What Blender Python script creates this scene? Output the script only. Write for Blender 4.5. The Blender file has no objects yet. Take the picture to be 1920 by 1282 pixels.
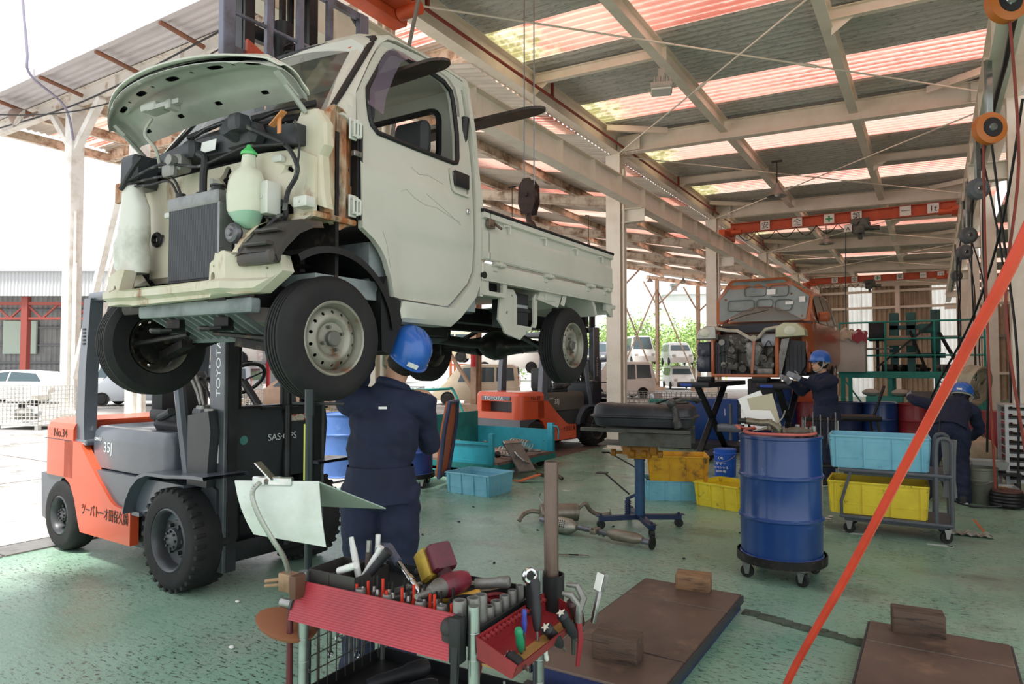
import bpy, bmesh, math, random
from mathutils import Vector, Matrix, geometry
from math import sin, cos, pi, radians, atan2, sqrt
random.seed(7)
S = bpy.context.scene
COL = S.collection
# ---------------------------------------------------------------- camera, sky, sun, exposure
cam = bpy.data.objects.new('camera', bpy.data.cameras.new('camera'))
COL.objects.link(cam); S.camera = cam
cam.data.sensor_width = 36; cam.data.lens = 24; cam.data.clip_end = 400; cam.data.clip_start = .02
cam.location = (0, 0, 1.55)
cam.rotation_euler = (radians(90) + math.atan(44/1280), 0, radians(31.7))
W = bpy.data.worlds.new('sky'); S.world = W; W.use_nodes = True
nt = W.node_tree
bg = nt.nodes['Background']
tc = nt.nodes.new('ShaderNodeTexCoord'); sp = nt.nodes.new('ShaderNodeSeparateXYZ'); rp = nt.nodes.new('ShaderNodeValToRGB')
nt.links.new(tc.outputs['Generated'], sp.inputs[0]); nt.links.new(sp.outputs['Z'], rp.inputs[0])
rp.color_ramp.elements[0].color = (.95, .97, 1, 1); rp.color_ramp.elements[1].color = (.90, .95, 1, 1)
nt.links.new(rp.outputs[0], bg.inputs[0])
bg.inputs[1].default_value = 1.3
sun = bpy.data.objects.new('sun', bpy.data.lights.new('sun', 'SUN')); COL.objects.link(sun)
sun.data.energy = 5.0; sun.data.angle = radians(8); sun.data.color = (1, .96, .9)
sun.rotation_euler = (radians(19), radians(3), 0); sun.location = (0, 0, 30)
S.view_settings.view_transform = 'Standard'; S.view_settings.look = 'None'
S.view_settings.gamma = 1; S.view_settings.use_curve_mapping = False
S.view_settings.exposure = .3
try:
    S.cycles.use_denoising = True; S.cycles.max_bounces = 7; S.cycles.diffuse_bounces = 4; S.cycles.transparent_max_bounces = 12
    S.cycles.sample_clamp_indirect = 8; S.cycles.caustics_reflective = False; S.cycles.caustics_refractive = False
except Exception: pass

# ---------------------------------------------------------------- materials
def lin(h):
    h = h.lstrip('#'); o = []
    for i in (0, 2, 4):
        c = int(h[i:i+2], 16)/255; o.append(c/12.92 if c <= .04045 else ((c+.055)/1.055)**2.4)
    return (*o, 1)
MATS = {}
def mat(n, c, r=.5, m=0, c2=None, sc=4, lo=.45, hi=.7, bump=0, bs=60, c3=None, sc3=18, lo3=.58, hi3=.68, st=(1, 1, 1), coat=0, r2=None):
    """base colour c, worn through to c2 by broad noise and to c3 by finer noise"""
    if n in MATS: return MATS[n]
    k = bpy.data.materials.new(n); k.use_nodes = True; t = k.node_tree; P = t.nodes['Principled BSDF']
    P.inputs['Base Color'].default_value = lin(c); P.inputs['Roughness'].default_value = r; P.inputs['Metallic'].default_value = m
    if coat: P.inputs['Coat Weight'].default_value = coat; P.inputs['Coat Roughness'].default_value = .08
    k.diffuse_color = lin(c)
    last = None
    if c2 or bump or c3:
        tc = t.nodes.new('ShaderNodeTexCoord'); mp = t.nodes.new('ShaderNodeMapping'); mp.inputs['Scale'].default_value = st
        t.links.new(tc.outputs['Object'], mp.inputs[0])
        def layer(prev, cc, s, l, h):
            nz = t.nodes.new('ShaderNodeTexNoise'); nz.inputs['Scale'].default_value = s; nz.inputs['Detail'].default_value = 6; nz.inputs['Roughness'].default_value = .62
            t.links.new(mp.outputs[0], nz.inputs['Vector'])
            ra = t.nodes.new('ShaderNodeMapRange'); ra.inputs[1].default_value = l; ra.inputs[2].default_value = h; ra.clamp = True
            t.links.new(nz.outputs[0], ra.inputs[0])
            mx = t.nodes.new('ShaderNodeMix'); mx.data_type = 'RGBA'
            t.links.new(ra.outputs[0], mx.inputs[0])
            if prev is None: mx.inputs[6].default_value = lin(c)
            else: t.links.new(prev, mx.inputs[6])
            mx.inputs[7].default_value = lin(cc)
            if r2 is not None and prev is None:
                rr = t.nodes.new('ShaderNodeMapRange'); rr.inputs[3].default_value = r; rr.inputs[4].default_value = r2
                t.links.new(ra.outputs[0], rr.inputs[0]); t.links.new(rr.outputs[0], P.inputs['Roughness'])
            return mx.outputs[2]
        if c2: last = layer(None, c2, sc, lo, hi)
        if c3: last = layer(last, c3, sc3, lo3, hi3)
        if last: t.links.new(last, P.inputs['Base Color'])
        if bump:
            nz = t.nodes.new('ShaderNodeTexNoise'); nz.inputs['Scale'].default_value = bs; nz.inputs['Detail'].default_value = 3
            t.links.new(mp.outputs[0], nz.inputs['Vector'])
            b = t.nodes.new('ShaderNodeBump'); b.inputs['Strength'].default_value = bump; b.inputs['Distance'].default_value = .01
            t.links.new(nz.outputs[0], b.inputs['Height']); t.links.new(b.outputs[0], P.inputs['Normal'])
    MATS[n] = k
    return k
def glass(n, tint='#cfd8d6', a=.35, r=.03):
    """thin pane: part clear, part reflecting"""
    if n in MATS: return MATS[n]
    k = bpy.data.materials.new(n); k.use_nodes = True; t = k.node_tree
    P = t.nodes['Principled BSDF']; P.inputs['Base Color'].default_value = lin(tint); P.inputs['Roughness'].default_value = r
    P.inputs['Alpha'].default_value = a; k.diffuse_color = lin(tint)
    MATS[n] = k; return k
def translucent(n, c, c2, sc=3, st=(1, 1, 1), tr=.75, c3=None, lo=.4, hi=.65):
    if n in MATS: return MATS[n]
    k = bpy.data.materials.new(n); k.use_nodes = True; t = k.node_tree
    for x in list(t.nodes): t.nodes.remove(x)
    out = t.nodes.new('ShaderNodeOutputMaterial'); mx = t.nodes.new('ShaderNodeMixShader'); mx.inputs[0].default_value = tr
    d = t.nodes.new('ShaderNodeBsdfDiffuse'); l = t.nodes.new('ShaderNodeBsdfTranslucent')
    tc = t.nodes.new('ShaderNodeTexCoord'); mp = t.nodes.new('ShaderNodeMapping'); mp.inputs['Scale'].default_value = st
    nz = t.nodes.new('ShaderNodeTexNoise'); nz.inputs['Scale'].default_value = sc; nz.inputs['Detail'].default_value = 5
    ra = t.nodes.new('ShaderNodeValToRGB'); ra.color_ramp.elements[0].position = lo; ra.color_ramp.elements[1].position = hi
    ra.color_ramp.elements[0].color = lin(c); ra.color_ramp.elements[1].color = lin(c2)
    t.links.new(tc.outputs['Object'], mp.inputs[0]); t.links.new(mp.outputs[0], nz.inputs['Vector']); t.links.new(nz.outputs[0], ra.inputs[0])
    t.links.new(ra.outputs[0], d.inputs[0]); t.links.new(ra.outputs[0], l.inputs[0])
    t.links.new(d.outputs[0], mx.inputs[1]); t.links.new(l.outputs[0], mx.inputs[2]); t.links.new(mx.outputs[0], out.inputs[0])
    k.diffuse_color = lin(c); MATS[n] = k; return k

# ---------------------------------------------------------------- mesh builder
def V(*a): return Vector(a)
def frame_to(d):
    d = Vector(d).normalized(); q = d.to_track_quat('Z', 'Y'); return q.to_matrix().to_4x4()
class M:
    def __init__(s): s.v = []; s.f = []; s.t = Matrix(); s.mi = []; s.m = 0
    def add(s, vs, fs, tf=None):
        o = len(s.v); T = s.t @ tf if tf else s.t
        s.v += [T @ Vector(p) for p in vs]
        fl = T.to_3x3().determinant() < 0
        for f in fs:
            f = [i+o for i in f]
            s.f.append(f[::-1] if fl else f); s.mi.append(s.m)
        return s
    def box(s, x0, x1, y0, y1, z0, z1, b=0, tf=None):
        if x0 > x1: x0, x1 = x1, x0
        if y0 > y1: y0, y1 = y1, y0
        if z0 > z1: z0, z1 = z1, z0
        if not b:
            return s.add([(x0,y0,z0),(x1,y0,z0),(x1,y1,z0),(x0,y1,z0),(x0,y0,z1),(x1,y0,z1),(x1,y1,z1),(x0,y1,z1)],
                [(0,3,2,1),(4,5,6,7),(0,1,5,4),(1,2,6,5),(2,3,7,6),(3,0,4,7)], tf)
        b = min(b, (x1-x0)*.49, (y1-y0)*.49, (z1-z0)*.49)
        def rr(z, i): 
            return [(x0+b+i*0,y0+i,z),(x1-b,y0+i,z),(x1-i,y0+b,z),(x1-i,y1-b,z),(x1-b,y1-i,z),(x0+b,y1-i,z),(x0+i,y1-b,z),(x0+i,y0+b,z)]
        vs = rr(z0, b*.6)+rr(z0+b, 0)+rr(z1-b, 0)+rr(z1, b*.6); fs = [list(range(7, -1, -1)), list(range(24, 32))]
        for k in range(3):
            for i in range(8): fs.append([k*8+i, k*8+(i+1) % 8, k*8+8+(i+1) % 8, k*8+8+i])
        return s.add(vs, fs, tf)
    def cb(s, c, sz, b=0, rz=0, tf=None):
        """box by centre and size, turned about z"""
        T = Matrix.Translation(c) @ Matrix.Rotation(rz, 4, 'Z')
        if tf: T = T @ tf
        return s.box(-sz[0]/2, sz[0]/2, -sz[1]/2, sz[1]/2, -sz[2]/2, sz[2]/2, b, T)
    def bar(s, p0, p1, w, h=None, b=0, up=(0, 0, 1)):
        """rectangular bar from p0 to p1"""
        p0 = Vector(p0); p1 = Vector(p1); d = p1-p0; L = d.length; z = d.normalized(); u = Vector(up)
        if abs(z.dot(u)) > .98: u = Vector((0, 1, 0))
        x = u.cross(z).normalized(); y = z.cross(x); h = h or w
        T = Matrix.Translation(p0) @ Matrix((x, y, z)).transposed().to_4x4()
        return s.box(-w/2, w/2, -h/2, h/2, 0, L, b, T)
    def ibeam(s, p0, p1, h, w, t=.012, up=(0, 0, 1)):
        p0 = Vector(p0); p1 = Vector(p1); d = p1-p0; L = d.length; z = d.normalized(); u = Vector(up)
        if abs(z.dot(u)) > .98: u = Vector((0, 1, 0))
        x = u.cross(z).normalized(); y = z.cross(x)
        T = Matrix.Translation(p0) @ Matrix((x, y, z)).transposed().to_4x4()
        a, c, q = w/2, h/2, t/2
        P = [(-a,-c),(a,-c),(a,-c+t),(q,-c+t),(q,c-t),(a,c-t),(a,c),(-a,c),(-a,c-t),(-q,c-t),(-q,-c+t),(-a,-c+t)]
        return s.prism(P, 0, L, 'z', T)
    def prism(s, P, a, b, ax='z', tf=None):
        n = len(P); m = {'z': lambda p, k: (p[0], p[1], k), 'x': lambda p, k: (k, p[0], p[1]), 'y': lambda p, k: (p[0], k, p[1])}[ax]
        vs = [m(p, a) for p in P]+[m(p, b) for p in P]
        ar = sum(P[i][0]*P[(i+1) % n][1]-P[(i+1) % n][0]*P[i][1] for i in range(n))
        fl = (ar < 0) ^ (ax == 'y') ^ (b < a)
        fs = [list(range(n))[::-1], list(range(n, 2*n))]+[[i, (i+1) % n, n+(i+1) % n, n+i] for i in range(n)]
        if fl: fs = [f[::-1] for f in fs]
        return s.add(vs, fs, tf)
    def cyl(s, p0, p1, r, r2=None, n=14, cap=True):
        p0 = Vector(p0); p1 = Vector(p1); d = p1-p0; r2 = r if r2 is None else r2
        T = Matrix.Translation(p0) @ frame_to(d)
        return s.rev([(0, 0)]*cap+[(r, 0), (r2, d.length)]+[(0, d.length)]*cap, n, T)
    def rev(s, prof, n=20, tf=None, a0=0, a1=2*pi):
        vs = []; fs = []; rings = []; full = abs(a1-a0-2*pi) < 1e-4; k = n if full else n+1
        for r, z in prof:
            if r < 1e-6: rings.append([len(vs)]); vs.append((0, 0, z))
            else:
                rings.append(list(range(len(vs), len(vs)+k)))
                vs += [(r*cos(a0+(a1-a0)*i/n), r*sin(a0+(a1-a0)*i/n), z) for i in range(k)]
        for A, B in zip(rings, rings[1:]):
            for i in range(n):
                j = (i+1) % k
                if len(A) == 1 and len(B) == 1: continue
                if len(A) == 1: fs.append([A[0], B[j], B[i]])
                elif len(B) == 1: fs.append([A[i], A[j], B[0]])
                else: fs.append([A[i], A[j], B[j], B[i]])
        return s.add(vs, fs, tf)
    def tube(s, pts, r, n=7, closed=False, cap=True):
        pts = [Vector(p) for p in pts]; k = len(pts); vs = []; fs = []
        rs = r if isinstance(r, (list, tuple)) else [r]*k
        nrm = None
        for i, p in enumerate(pts):
            a = pts[i-1] if (i or closed) else p; b = pts[(i+1) % k] if (i < k-1 or closed) else p
            t = (b-a).normalized() if (b-a).length > 1e-9 else Vector((0, 0, 1))
            if nrm is None:
                nrm = t.orthogonal().normalized()
            else:
                nrm = nrm-t*nrm.dot(t)
                nrm = nrm.normalized() if nrm.length > 1e-6 else t.orthogonal().normalized()
            bn = t.cross(nrm)
            vs += [p+(nrm*cos(2*pi*j/n)+bn*sin(2*pi*j/n))*rs[i] for j in range(n)]
        for i in range(k if closed else k-1):
            a = i*n; b = ((i+1) % k)*n
            for j in range(n): fs.append([a+j, a+(j+1) % n, b+(j+1) % n, b+j])
        if cap and not closed:
            fs.append(list(range(n))[::-1]); fs.append(list(range((k-1)*n, k*n)))
        return s.add(vs, fs)
    def loft(s, secs, cap=True, closed=True):
        n = len(secs[0]); vs = [p for q in secs for p in q]; fs = []
        for i in range(len(secs)-1):
            for j in range(n if closed else n-1):
                fs.append([i*n+j, i*n+(j+1) % n, (i+1)*n+(j+1) % n, (i+1)*n+j])
        if cap: fs.append(list(range(n))[::-1]); fs.append(list(range((len(secs)-1)*n, len(secs)*n)))
        return s.add(vs, fs)
    def grid(s, fn, nu, nv):
        vs = [fn(i/nu, j/nv) for i in range(nu+1) for j in range(nv+1)]
        return s.add(vs, [[i*(nv+1)+j, (i+1)*(nv+1)+j, (i+1)*(nv+1)+j+1, i*(nv+1)+j+1] for i in range(nu) for j in range(nv)])
    def ball(s, c, r, n=12, sc=(1, 1, 1), z0=-1, z1=1):
        k = max(3, n//2); pr = []
        for i in range(k+1):
            a = math.asin(z0)+(math.asin(z1)-math.asin(z0))*i/k; pr.append((max(0, cos(a))*r if abs(cos(a)) > 1e-5 else 0, sin(a)*r))
        return s.rev(pr, n, Matrix.Translation(c) @ Matrix.Diagonal((*sc, 1)))
    def torus(s, c, R, r, ax=(0, 0, 1), n=20, k=8):
        T = Matrix.Translation(c) @ frame_to(ax); o = s.t; s.t = o @ T
        s.tube([(R*cos(2*pi*i/n), R*sin(2*pi*i/n), 0) for i in range(n)], r, k, closed=True); s.t = o
        return s
    def sheet(s, outer, holes, fn, off, step=0, extra=()):
        """pressed sheet: 2D outline with holes, mapped by fn(u, v) to 3D, thickness vector off"""
        loops = [outer]+list(holes); pts = []; ed = []
        for L in loops:
            b = len(pts); pts += [Vector(p) for p in L]; ed += [(b+i, b+(i+1) % len(L)) for i in range(len(L))]
        def inp(p, L):
            c = False; n = len(L)
            for i in range(n):
                x0, y0 = L[i]; x1, y1 = L[(i+1) % n]
                if (y0 > p[1]) != (y1 > p[1]) and p[0] < (x1-x0)*(p[1]-y0)/(y1-y0)+x0: c = not c
            return c
        ok = lambda p: inp(p, outer) and not any(inp(p, h) for h in holes)
        if step:
            us = [p[0] for p in outer]; vs_ = [p[1] for p in outer]
            sx, sy = step if isinstance(step, tuple) else (step, step); u = min(us)+sx/2
            while u < max(us):
                v = min(vs_)+sy/2
                while v < max(vs_):
                    if ok((u, v)): pts.append(Vector((u, v)))
                    v += sy
                u += sx
        for p in extra:
            if ok(p): pts.append(Vector(p))
        v2, e2, f2, *_ = geometry.delaunay_2d_cdt(pts, ed, [], 0, 1e-5)
        F = [f for f in f2 if ok(sum((v2[i] for i in f), Vector((0, 0)))/len(f))]
        n = len(v2); off = Vector(off)
        A = [Vector(fn(p[0], p[1])) for p in v2]; B = [p+off for p in A]
        cnt = {}
        for f in F:
            for i in range(len(f)):
                e = (f[i], f[(i+1) % len(f)]); cnt[e] = 1
        fs = [list(f) for f in F]+[[n+i for i in reversed(f)] for f in F]
        for (a, b) in cnt:
            if (b, a) not in cnt: fs.append([b, a, n+a, n+b])
        if F:
            f = F[0]; nn = (A[f[1]]-A[f[0]]).cross(A[f[2]]-A[f[0]])
            if nn.dot(off) > 0: fs = [f[::-1] for f in fs]
        return s.add(A+B, fs)
    def build(s, name, mt, parent=None, loc=None, sharp=35, world=False):
        me = bpy.data.meshes.new(name)
        vs = s.v
        if world and parent is not None: inv = MW(parent).inverted(); vs = [inv @ p for p in vs]
        if loc is not None and not world: pass
        me.from_pydata([tuple(p) for p in vs], [], s.f)
        ms = mt if isinstance(mt, (list, tuple)) else [mt]
        for k in ms: me.materials.append(k)
        if len(ms) > 1: me.polygons.foreach_set('material_index', s.mi)
        if sharp is not None:
            me.shade_smooth(); me.set_sharp_from_angle(angle=radians(sharp))
        me.update()
        o = bpy.data.objects.new(name, me); COL.objects.link(o)
        if parent is not None: o.parent = parent
        if loc is not None: o.location = loc
        return o
def MW(o):
    m = Matrix.LocRotScale(o.location, o.rotation_euler, o.scale)
    return MW(o.parent) @ m if o.parent else m
def tag(o, label=None, cat=None, group=None, kind=None):
    if label: o['label'] = label
    if cat: o['category'] = cat
    if group: o['group'] = group
    if kind: o['kind'] = kind
    return o
def thing(name, label, cat, loc=(0, 0, 0), rz=0, group=None):
    o = bpy.data.objects.new(name, None); COL.objects.link(o); o.empty_display_size = .1
    o.location = loc; o.rotation_euler = (0, 0, rz)
    return tag(o, label, cat, group)
def struct(name, mb, mt, parent=None, **k):
    o = mb.build(name, mt, parent, **k); o['kind'] = 'structure'; return o
def single(name, mb, mt, label, cat, loc=(0, 0, 0), rz=0, group=None, kind=None, **k):
    o = mb.build(name, mt, None, loc, **k); o.rotation_euler = (0, 0, rz); return tag(o, label, cat, group, kind)
def copy_tree(o, loc=None, rz=None, label=None, parent=None):
    c = o.copy(); COL.objects.link(c)
    if parent is not None: c.parent = parent
    if loc is not None: c.location = loc
    if rz is not None: c.rotation_euler = (o.rotation_euler[0], o.rotation_euler[1], rz)
    if label: c['label'] = label
    for ch in list(o.children): copy_tree(ch, parent=c)
    return c
def text(name, body, size, mt, parent, loc, rot, ext=.0008, align='LEFT', sx=1, kind=None):
    cu = bpy.data.curves.new(name, 'FONT'); cu.body = body; cu.size = size; cu.extrude = ext; cu.align_x = align
    cu.materials.append(mt)
    f = bpy.data.objects.new(name, cu); COL.objects.link(f)
    me = bpy.data.meshes.new_from_object(f.evaluated_get(bpy.context.evaluated_depsgraph_get()))
    bpy.data.objects.remove(f); bpy.data.curves.remove(cu); me.materials.clear(); me.materials.append(mt)
    o = bpy.data.objects.new(name, me); COL.objects.link(o); o.parent = parent
    o.location = loc; o.rotation_euler = rot; o.scale = (sx, 1, 1)
    return o
def boxthing(name, label, cat, mt, x, y, z, sx, sy, sz, rz=0, b=.01, extra=None):
    t = thing(name, label, cat, (x, y, z), rz); m = M(); m.box(-sx/2, sx/2, -sy/2, sy/2, 0, sz, b); m.build('case', mt, t)
    if extra:
        for n, (x0, x1, z0, z1, em) in extra: m = M(); m.box(x0, x1, -sy/2-.006, -sy/2, z0, z1); m.build(n, em, t)
    return t
def arc(cx, cy, r, a0, a1, n, ry=None):
    return [(cx+r*cos(radians(a0+(a1-a0)*i/n)), cy+(ry or r)*sin(radians(a0+(a1-a0)*i/n))) for i in range(n+1)]
def rrect(x0, x1, y0, y1, r, n=4):
    return arc(x1-r, y0+r, r, -90, 0, n)+arc(x1-r, y1-r, r, 0, 90, n)+arc(x0+r, y1-r, r, 90, 180, n)+arc(x0+r, y0+r, r, 180, 270, n)
def catmull(P, n=6, closed=False):
    P = [Vector(p) for p in P]; o = []; k = len(P)
    for i in range(k if closed else k-1):
        a, b, c, d = (P[(i-1) % k] if (i or closed) else P[0]), P[i], P[(i+1) % k], (P[(i+2) % k] if (i < k-2 or closed) else P[-1])
        for j in range(n):
            t = j/n; o.append(.5*((2*b)+(c-a)*t+(2*a-5*b+4*c-d)*t*t+(3*b-a-3*c+d)*t**3))
    if not closed: o.append(P[-1])
    return o
# shared materials
CREAM = mat('cream_steel_paint', '#efe5d6', .5, c2='#e2d6c4', sc=2.5, c3='#8f8070', sc3=14, lo3=.68, hi3=.8)
RUSTY = mat('rusty_cream_paint', '#ddcdb9', .65, c2='#8a6a50', sc=3, lo=.46, hi=.66)
WHITEST = mat('white_steel_paint', '#e9e6e0', .5, c2='#cfc8bd', sc=3)
BLACK = mat('black_plastic', '#111214', .5, c2='#1c1d20', sc=6)
RUBBER = mat('tyre_rubber', '#151516', .78, c2='#232221', sc=5, bump=.15, bs=90)
STEEL = mat('bare_steel', '#9b9a98', .32, .9, c2='#6f6c69', sc=6)
CHROME = mat('chrome', '#d5d7d9', .14, 1.0, c2='#a9abad', sc=9)
DARKMET = mat('dark_oily_metal', '#222120', .45, .4, c2='#151413', sc=7, c3='#4a3b30', sc3=15)
CASTAL = mat('cast_aluminium', '#8d8c88', .5, .6, c2='#5a5752', sc=9)
WHITEP = mat('white_paper', '#e8e8e4', .7)
# ================================================================ SETTING
def floor_mat():
    k = bpy.data.materials.new('green_floor_paint'); k.use_nodes = True; t = k.node_tree; P = t.nodes['Principled BSDF']; L = t.links.new
    tc = t.nodes.new('ShaderNodeTexCoord')
    def noise(sc, det=6, st=(1, 1, 1), ro=.6):
        mp = t.nodes.new('ShaderNodeMapping'); mp.inputs['Scale'].default_value = st; L(tc.outputs['Object'], mp.inputs[0])
        n = t.nodes.new('ShaderNodeTexNoise'); n.inputs['Scale'].default_value = sc; n.inputs['Detail'].default_value = det; n.inputs['Roughness'].default_value = ro
        L(mp.outputs[0], n.inputs['Vector']); return n.outputs[0]
    def mr(x, a, b, c=0, d=1):
        r = t.nodes.new('ShaderNodeMapRange'); r.inputs[1].default_value = a; r.inputs[2].default_value = b; r.inputs[3].default_value = c; r.inputs[4].default_value = d; L(x, r.inputs[0]); return r.outputs[0]
    def mix(f, a, b):
        m = t.nodes.new('ShaderNodeMix'); m.data_type = 'RGBA'; L(f, m.inputs[0])
        for i, x in ((6, a), (7, b)):
            if isinstance(x, str): m.inputs[i].default_value = lin(x)
            else: L(x, m.inputs[i])
        return m.outputs[2]
    def mul(a, b):
        m = t.nodes.new('ShaderNodeMath'); m.operation = 'MULTIPLY'; L(a, m.inputs[0]); L(b, m.inputs[1]); return m.outputs[0]
    big = noise(.55, 4)
    c = mix(mr(big, .35, .7), '#729c84', '#98b5a2')
    c = mix(mr(noise(1.3, 5), .5, .72), c, '#98a696')              # worn to grey
    c = mix(mr(noise(.8, 5, (1, 1.6, 1)), .56, .72, 0, .75), c, '#4f5a4e')   # oily, tyre-marked
    wear = mr(noise(.9, 3, (1, .8, 1)), .34, .56)
    chips = mr(noise(18, 5, (1, 2.6, 1), .74), .545, .60)
    c = mix(mul(chips, wear), c, '#3c4740')
    fine = mr(noise(48, 3), .63, .68)
    c = mix(fine, c, '#3b463f')
    L(c, P.inputs['Base Color'])
    L(mr(noise(2.2, 5), .3, .7, .2, .42), P.inputs['Roughness'])
    P.inputs['Specular IOR Level'].default_value = .5
    b = t.nodes.new('ShaderNodeBump'); b.inputs['Strength'].default_value = .5; b.inputs['Distance'].default_value = .006
    L(noise(15, 6, (1, 1.9, 1), .68), b.inputs['Height']); L(b.outputs[0], P.inputs['Normal'])
    return k
FLOOR = floor_mat()
YARD = mat('yard_concrete', '#b6b3ae', .75, c2='#8e8b87', sc=.5, lo=.42, hi=.7, c3='#77746f', sc3=3, bump=.3, bs=12)
m = M(); m.box(-6.45, 4.6, -5, 38.2, -.06, 0); struct('floor', m, FLOOR)
g = struct('ground', M().box(-120, 60, -30, 140, -.3, -.012), YARD)
gj = M()
for i in range(14): gj.box(-60, -6.5, 1.5+i*4, 1.52+i*4, -.012, -.009)
for i in range(6): gj.box(-10.5-i*5, -10.48-i*5, -5, 60, -.012, -.009)
struct('ground_joint', gj, mat('joint_dark', '#5b5855', .9), g)
# channel covers where floor meets yard
IRON = mat('walked_iron', '#8f8d8a', .4, .6, c2='#6b6763', sc=4)
r = tag(thing('drain_channel', None, None, (-6.6, 0, 0)), kind='structure')
for i, (y0, y1) in enumerate(((-2.2, -.9), (-.88, .4), (.42, 1.7), (1.72, 2.58), (2.6, 3.5), (3.52, 4.8))):
    M().box(-.17, .17, y0, y1, -.01, .012, .004).build('cover_plate', IRON, r)
M().box(-.22, -.18, -2.2, 9, -.012, .006).build('channel_edge', DARKMET, r)

zr = lambda x: 5.78-.03*x
CORR = .145
def corr(x0, x1, y0, y1, zf, amp=.026, pitch=CORR, thick=0, nx=1):
    """corrugated sheet, ridges along x"""
    n = max(1, round((y1-y0)/pitch))*4; vs = []; fs = []
    for i in range(n+1):
        y = y0+(y1-y0)*i/n; dz = amp*sin(2*pi*i/4+pi/4)
        for j in range(nx+1):
            x = x0+(x1-x0)*j/nx; vs.append((x, y, zf(x)+dz))
    w = nx+1
    for i in range(n):
        for j in range(nx): fs.append([i*w+j, i*w+j+1, (i+1)*w+j+1, (i+1)*w+j])
    mm = M(); mm.add(vs, fs); return mm
ROOFG = mat('grey_roof_underside', '#c6c3bc', .8, c2='#b3b1ab', sc=3, st=(.3, 3, 1), c3='#939290', sc3=30, lo3=.55, hi3=.62, bump=.5, bs=45)
def sky_mat(moss=True):
    k = bpy.data.materials.new('pink_faded_skylight'); k.use_nodes = True; t = k.node_tree; L = t.links.new
    for x in list(t.nodes): t.nodes.remove(x)
    out = t.nodes.new('ShaderNodeOutputMaterial'); tc = t.nodes.new('ShaderNodeTexCoord')
    def noise(sc, st):
        mp = t.nodes.new('ShaderNodeMapping'); mp.inputs['Scale'].default_value = st; L(tc.outputs['Object'], mp.inputs[0])
        n = t.nodes.new('ShaderNodeTexNoise'); n.inputs['Scale'].default_value = sc; n.inputs['Detail'].default_value = 5; L(mp.outputs[0], n.inputs['Vector']); return n.outputs[0]
    def mr(x, a, b):
        r = t.nodes.new('ShaderNodeMapRange'); r.inputs[1].default_value = a; r.inputs[2].default_value = b; L(x, r.inputs[0]); return r.outputs[0]
    def mix(f, a, b):
        m = t.nodes.new('ShaderNodeMix'); m.data_type = 'RGBA'; L(f, m.inputs[0])
        for i, x in ((6, a), (7, b)):
            if isinstance(x, str): m.inputs[i].default_value = lin(x)
            else: L(x, m.inputs[i])
        return m.outputs[2]
    # faded red: stained on the low side of each corrugation, along the ridges
    sp = t.nodes.new('ShaderNodeSeparateXYZ'); L(tc.outputs['Object'], sp.inputs[0])
    w = t.nodes.new('ShaderNodeMath'); w.operation = 'MULTIPLY'; L(sp.outputs['Y'], w.inputs[0]); w.inputs[1].default_value = 2*pi/CORR
    s_ = t.nodes.new('ShaderNodeMath'); s_.operation = 'SINE'; L(w.outputs[0], s_.inputs[0])
    ad = t.nodes.new('ShaderNodeMath'); ad.operation = 'MULTIPLY_ADD'; L(noise(9, (1, 3, 1)), ad.inputs[0]); ad.inputs[1].default_value = 1.6; L(s_.outputs[0], ad.inputs[2])
    c = mix(mr(ad.outputs[0], .15, 1.35), '#e8d0c3', '#ba6f60')
    c = mix(mr(noise(.7, (1, 1, 1)), .4, .7), c, '#dcae9c')
    mo = t.nodes.new('ShaderNodeMath'); mo.operation = 'MULTIPLY_ADD'; L(noise(5, (1, 1, 1)), mo.inputs[0]); mo.inputs[1].default_value = 1.2; L(sp.outputs['X'], mo.inputs[2])
    if moss: c = mix(mr(mo.outputs[0], -3.7, -4.2), c, '#e6dcb8')
    mo2 = t.nodes.new('ShaderNodeMath'); mo2.operation = 'MULTIPLY_ADD'; L(noise(6, (1, 1, 1)), mo2.inputs[0]); mo2.inputs[1].default_value = 3; L(sp.outputs['X'], mo2.inputs[2])
    if moss: c = mix(mr(mo2.outputs[0], -3.0, -3.5), c, '#a39c6c')
    d = t.nodes.new('ShaderNodeBsdfDiffuse'); l = t.nodes.new('ShaderNodeBsdfTranslucent'); mx = t.nodes.new('ShaderNodeMixShader'); mx.inputs[0].default_value = .72
    L(c, d.inputs[0]); L(c, l.inputs[0]); L(d.outputs[0], mx.inputs[1]); L(l.outputs[0], mx.inputs[2]); L(mx.outputs[0], out.inputs[0])
    k.diffuse_color = lin('#f3cfc2'); return k
SKYL = sky_mat(); SKYP = sky_mat(False)
ceil = tag(thing('ceiling', None, None, (0, 0, 0)), kind='structure')
edges = [-1.1, 1.5, 2.5, 4.42, 5.4, 7.37, 8.36, 10.25, 11.23, 13.13, 14.12, 16.4, 17.4, 19.4, 20.4, 22.6, 23.6, 25.8, 26.8, 29, 30, 32.3, 33.3, 35.6, 36.6, 38.4]
for i in range(len(edges)-1):
    sk = i % 2 == 1
    y0, y1 = edges[i], edges[i+1]
    n = 1 if y1-y0 < 1.4 else 2
    for q in range(n):
        ya = y0+(y1-y0)*q/n; yb = y0+(y1-y0)*(q+1)/n
        corr(-5.25, 1.35, ya-.02, yb+.02, lambda x, q=q, sk=sk: zr(x)+(.012 if sk else 0)+q*.004).build('skylight_sheet' if sk else 'roof_sheet', SKYL if sk else ROOFG, ceil, sharp=None)
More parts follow.
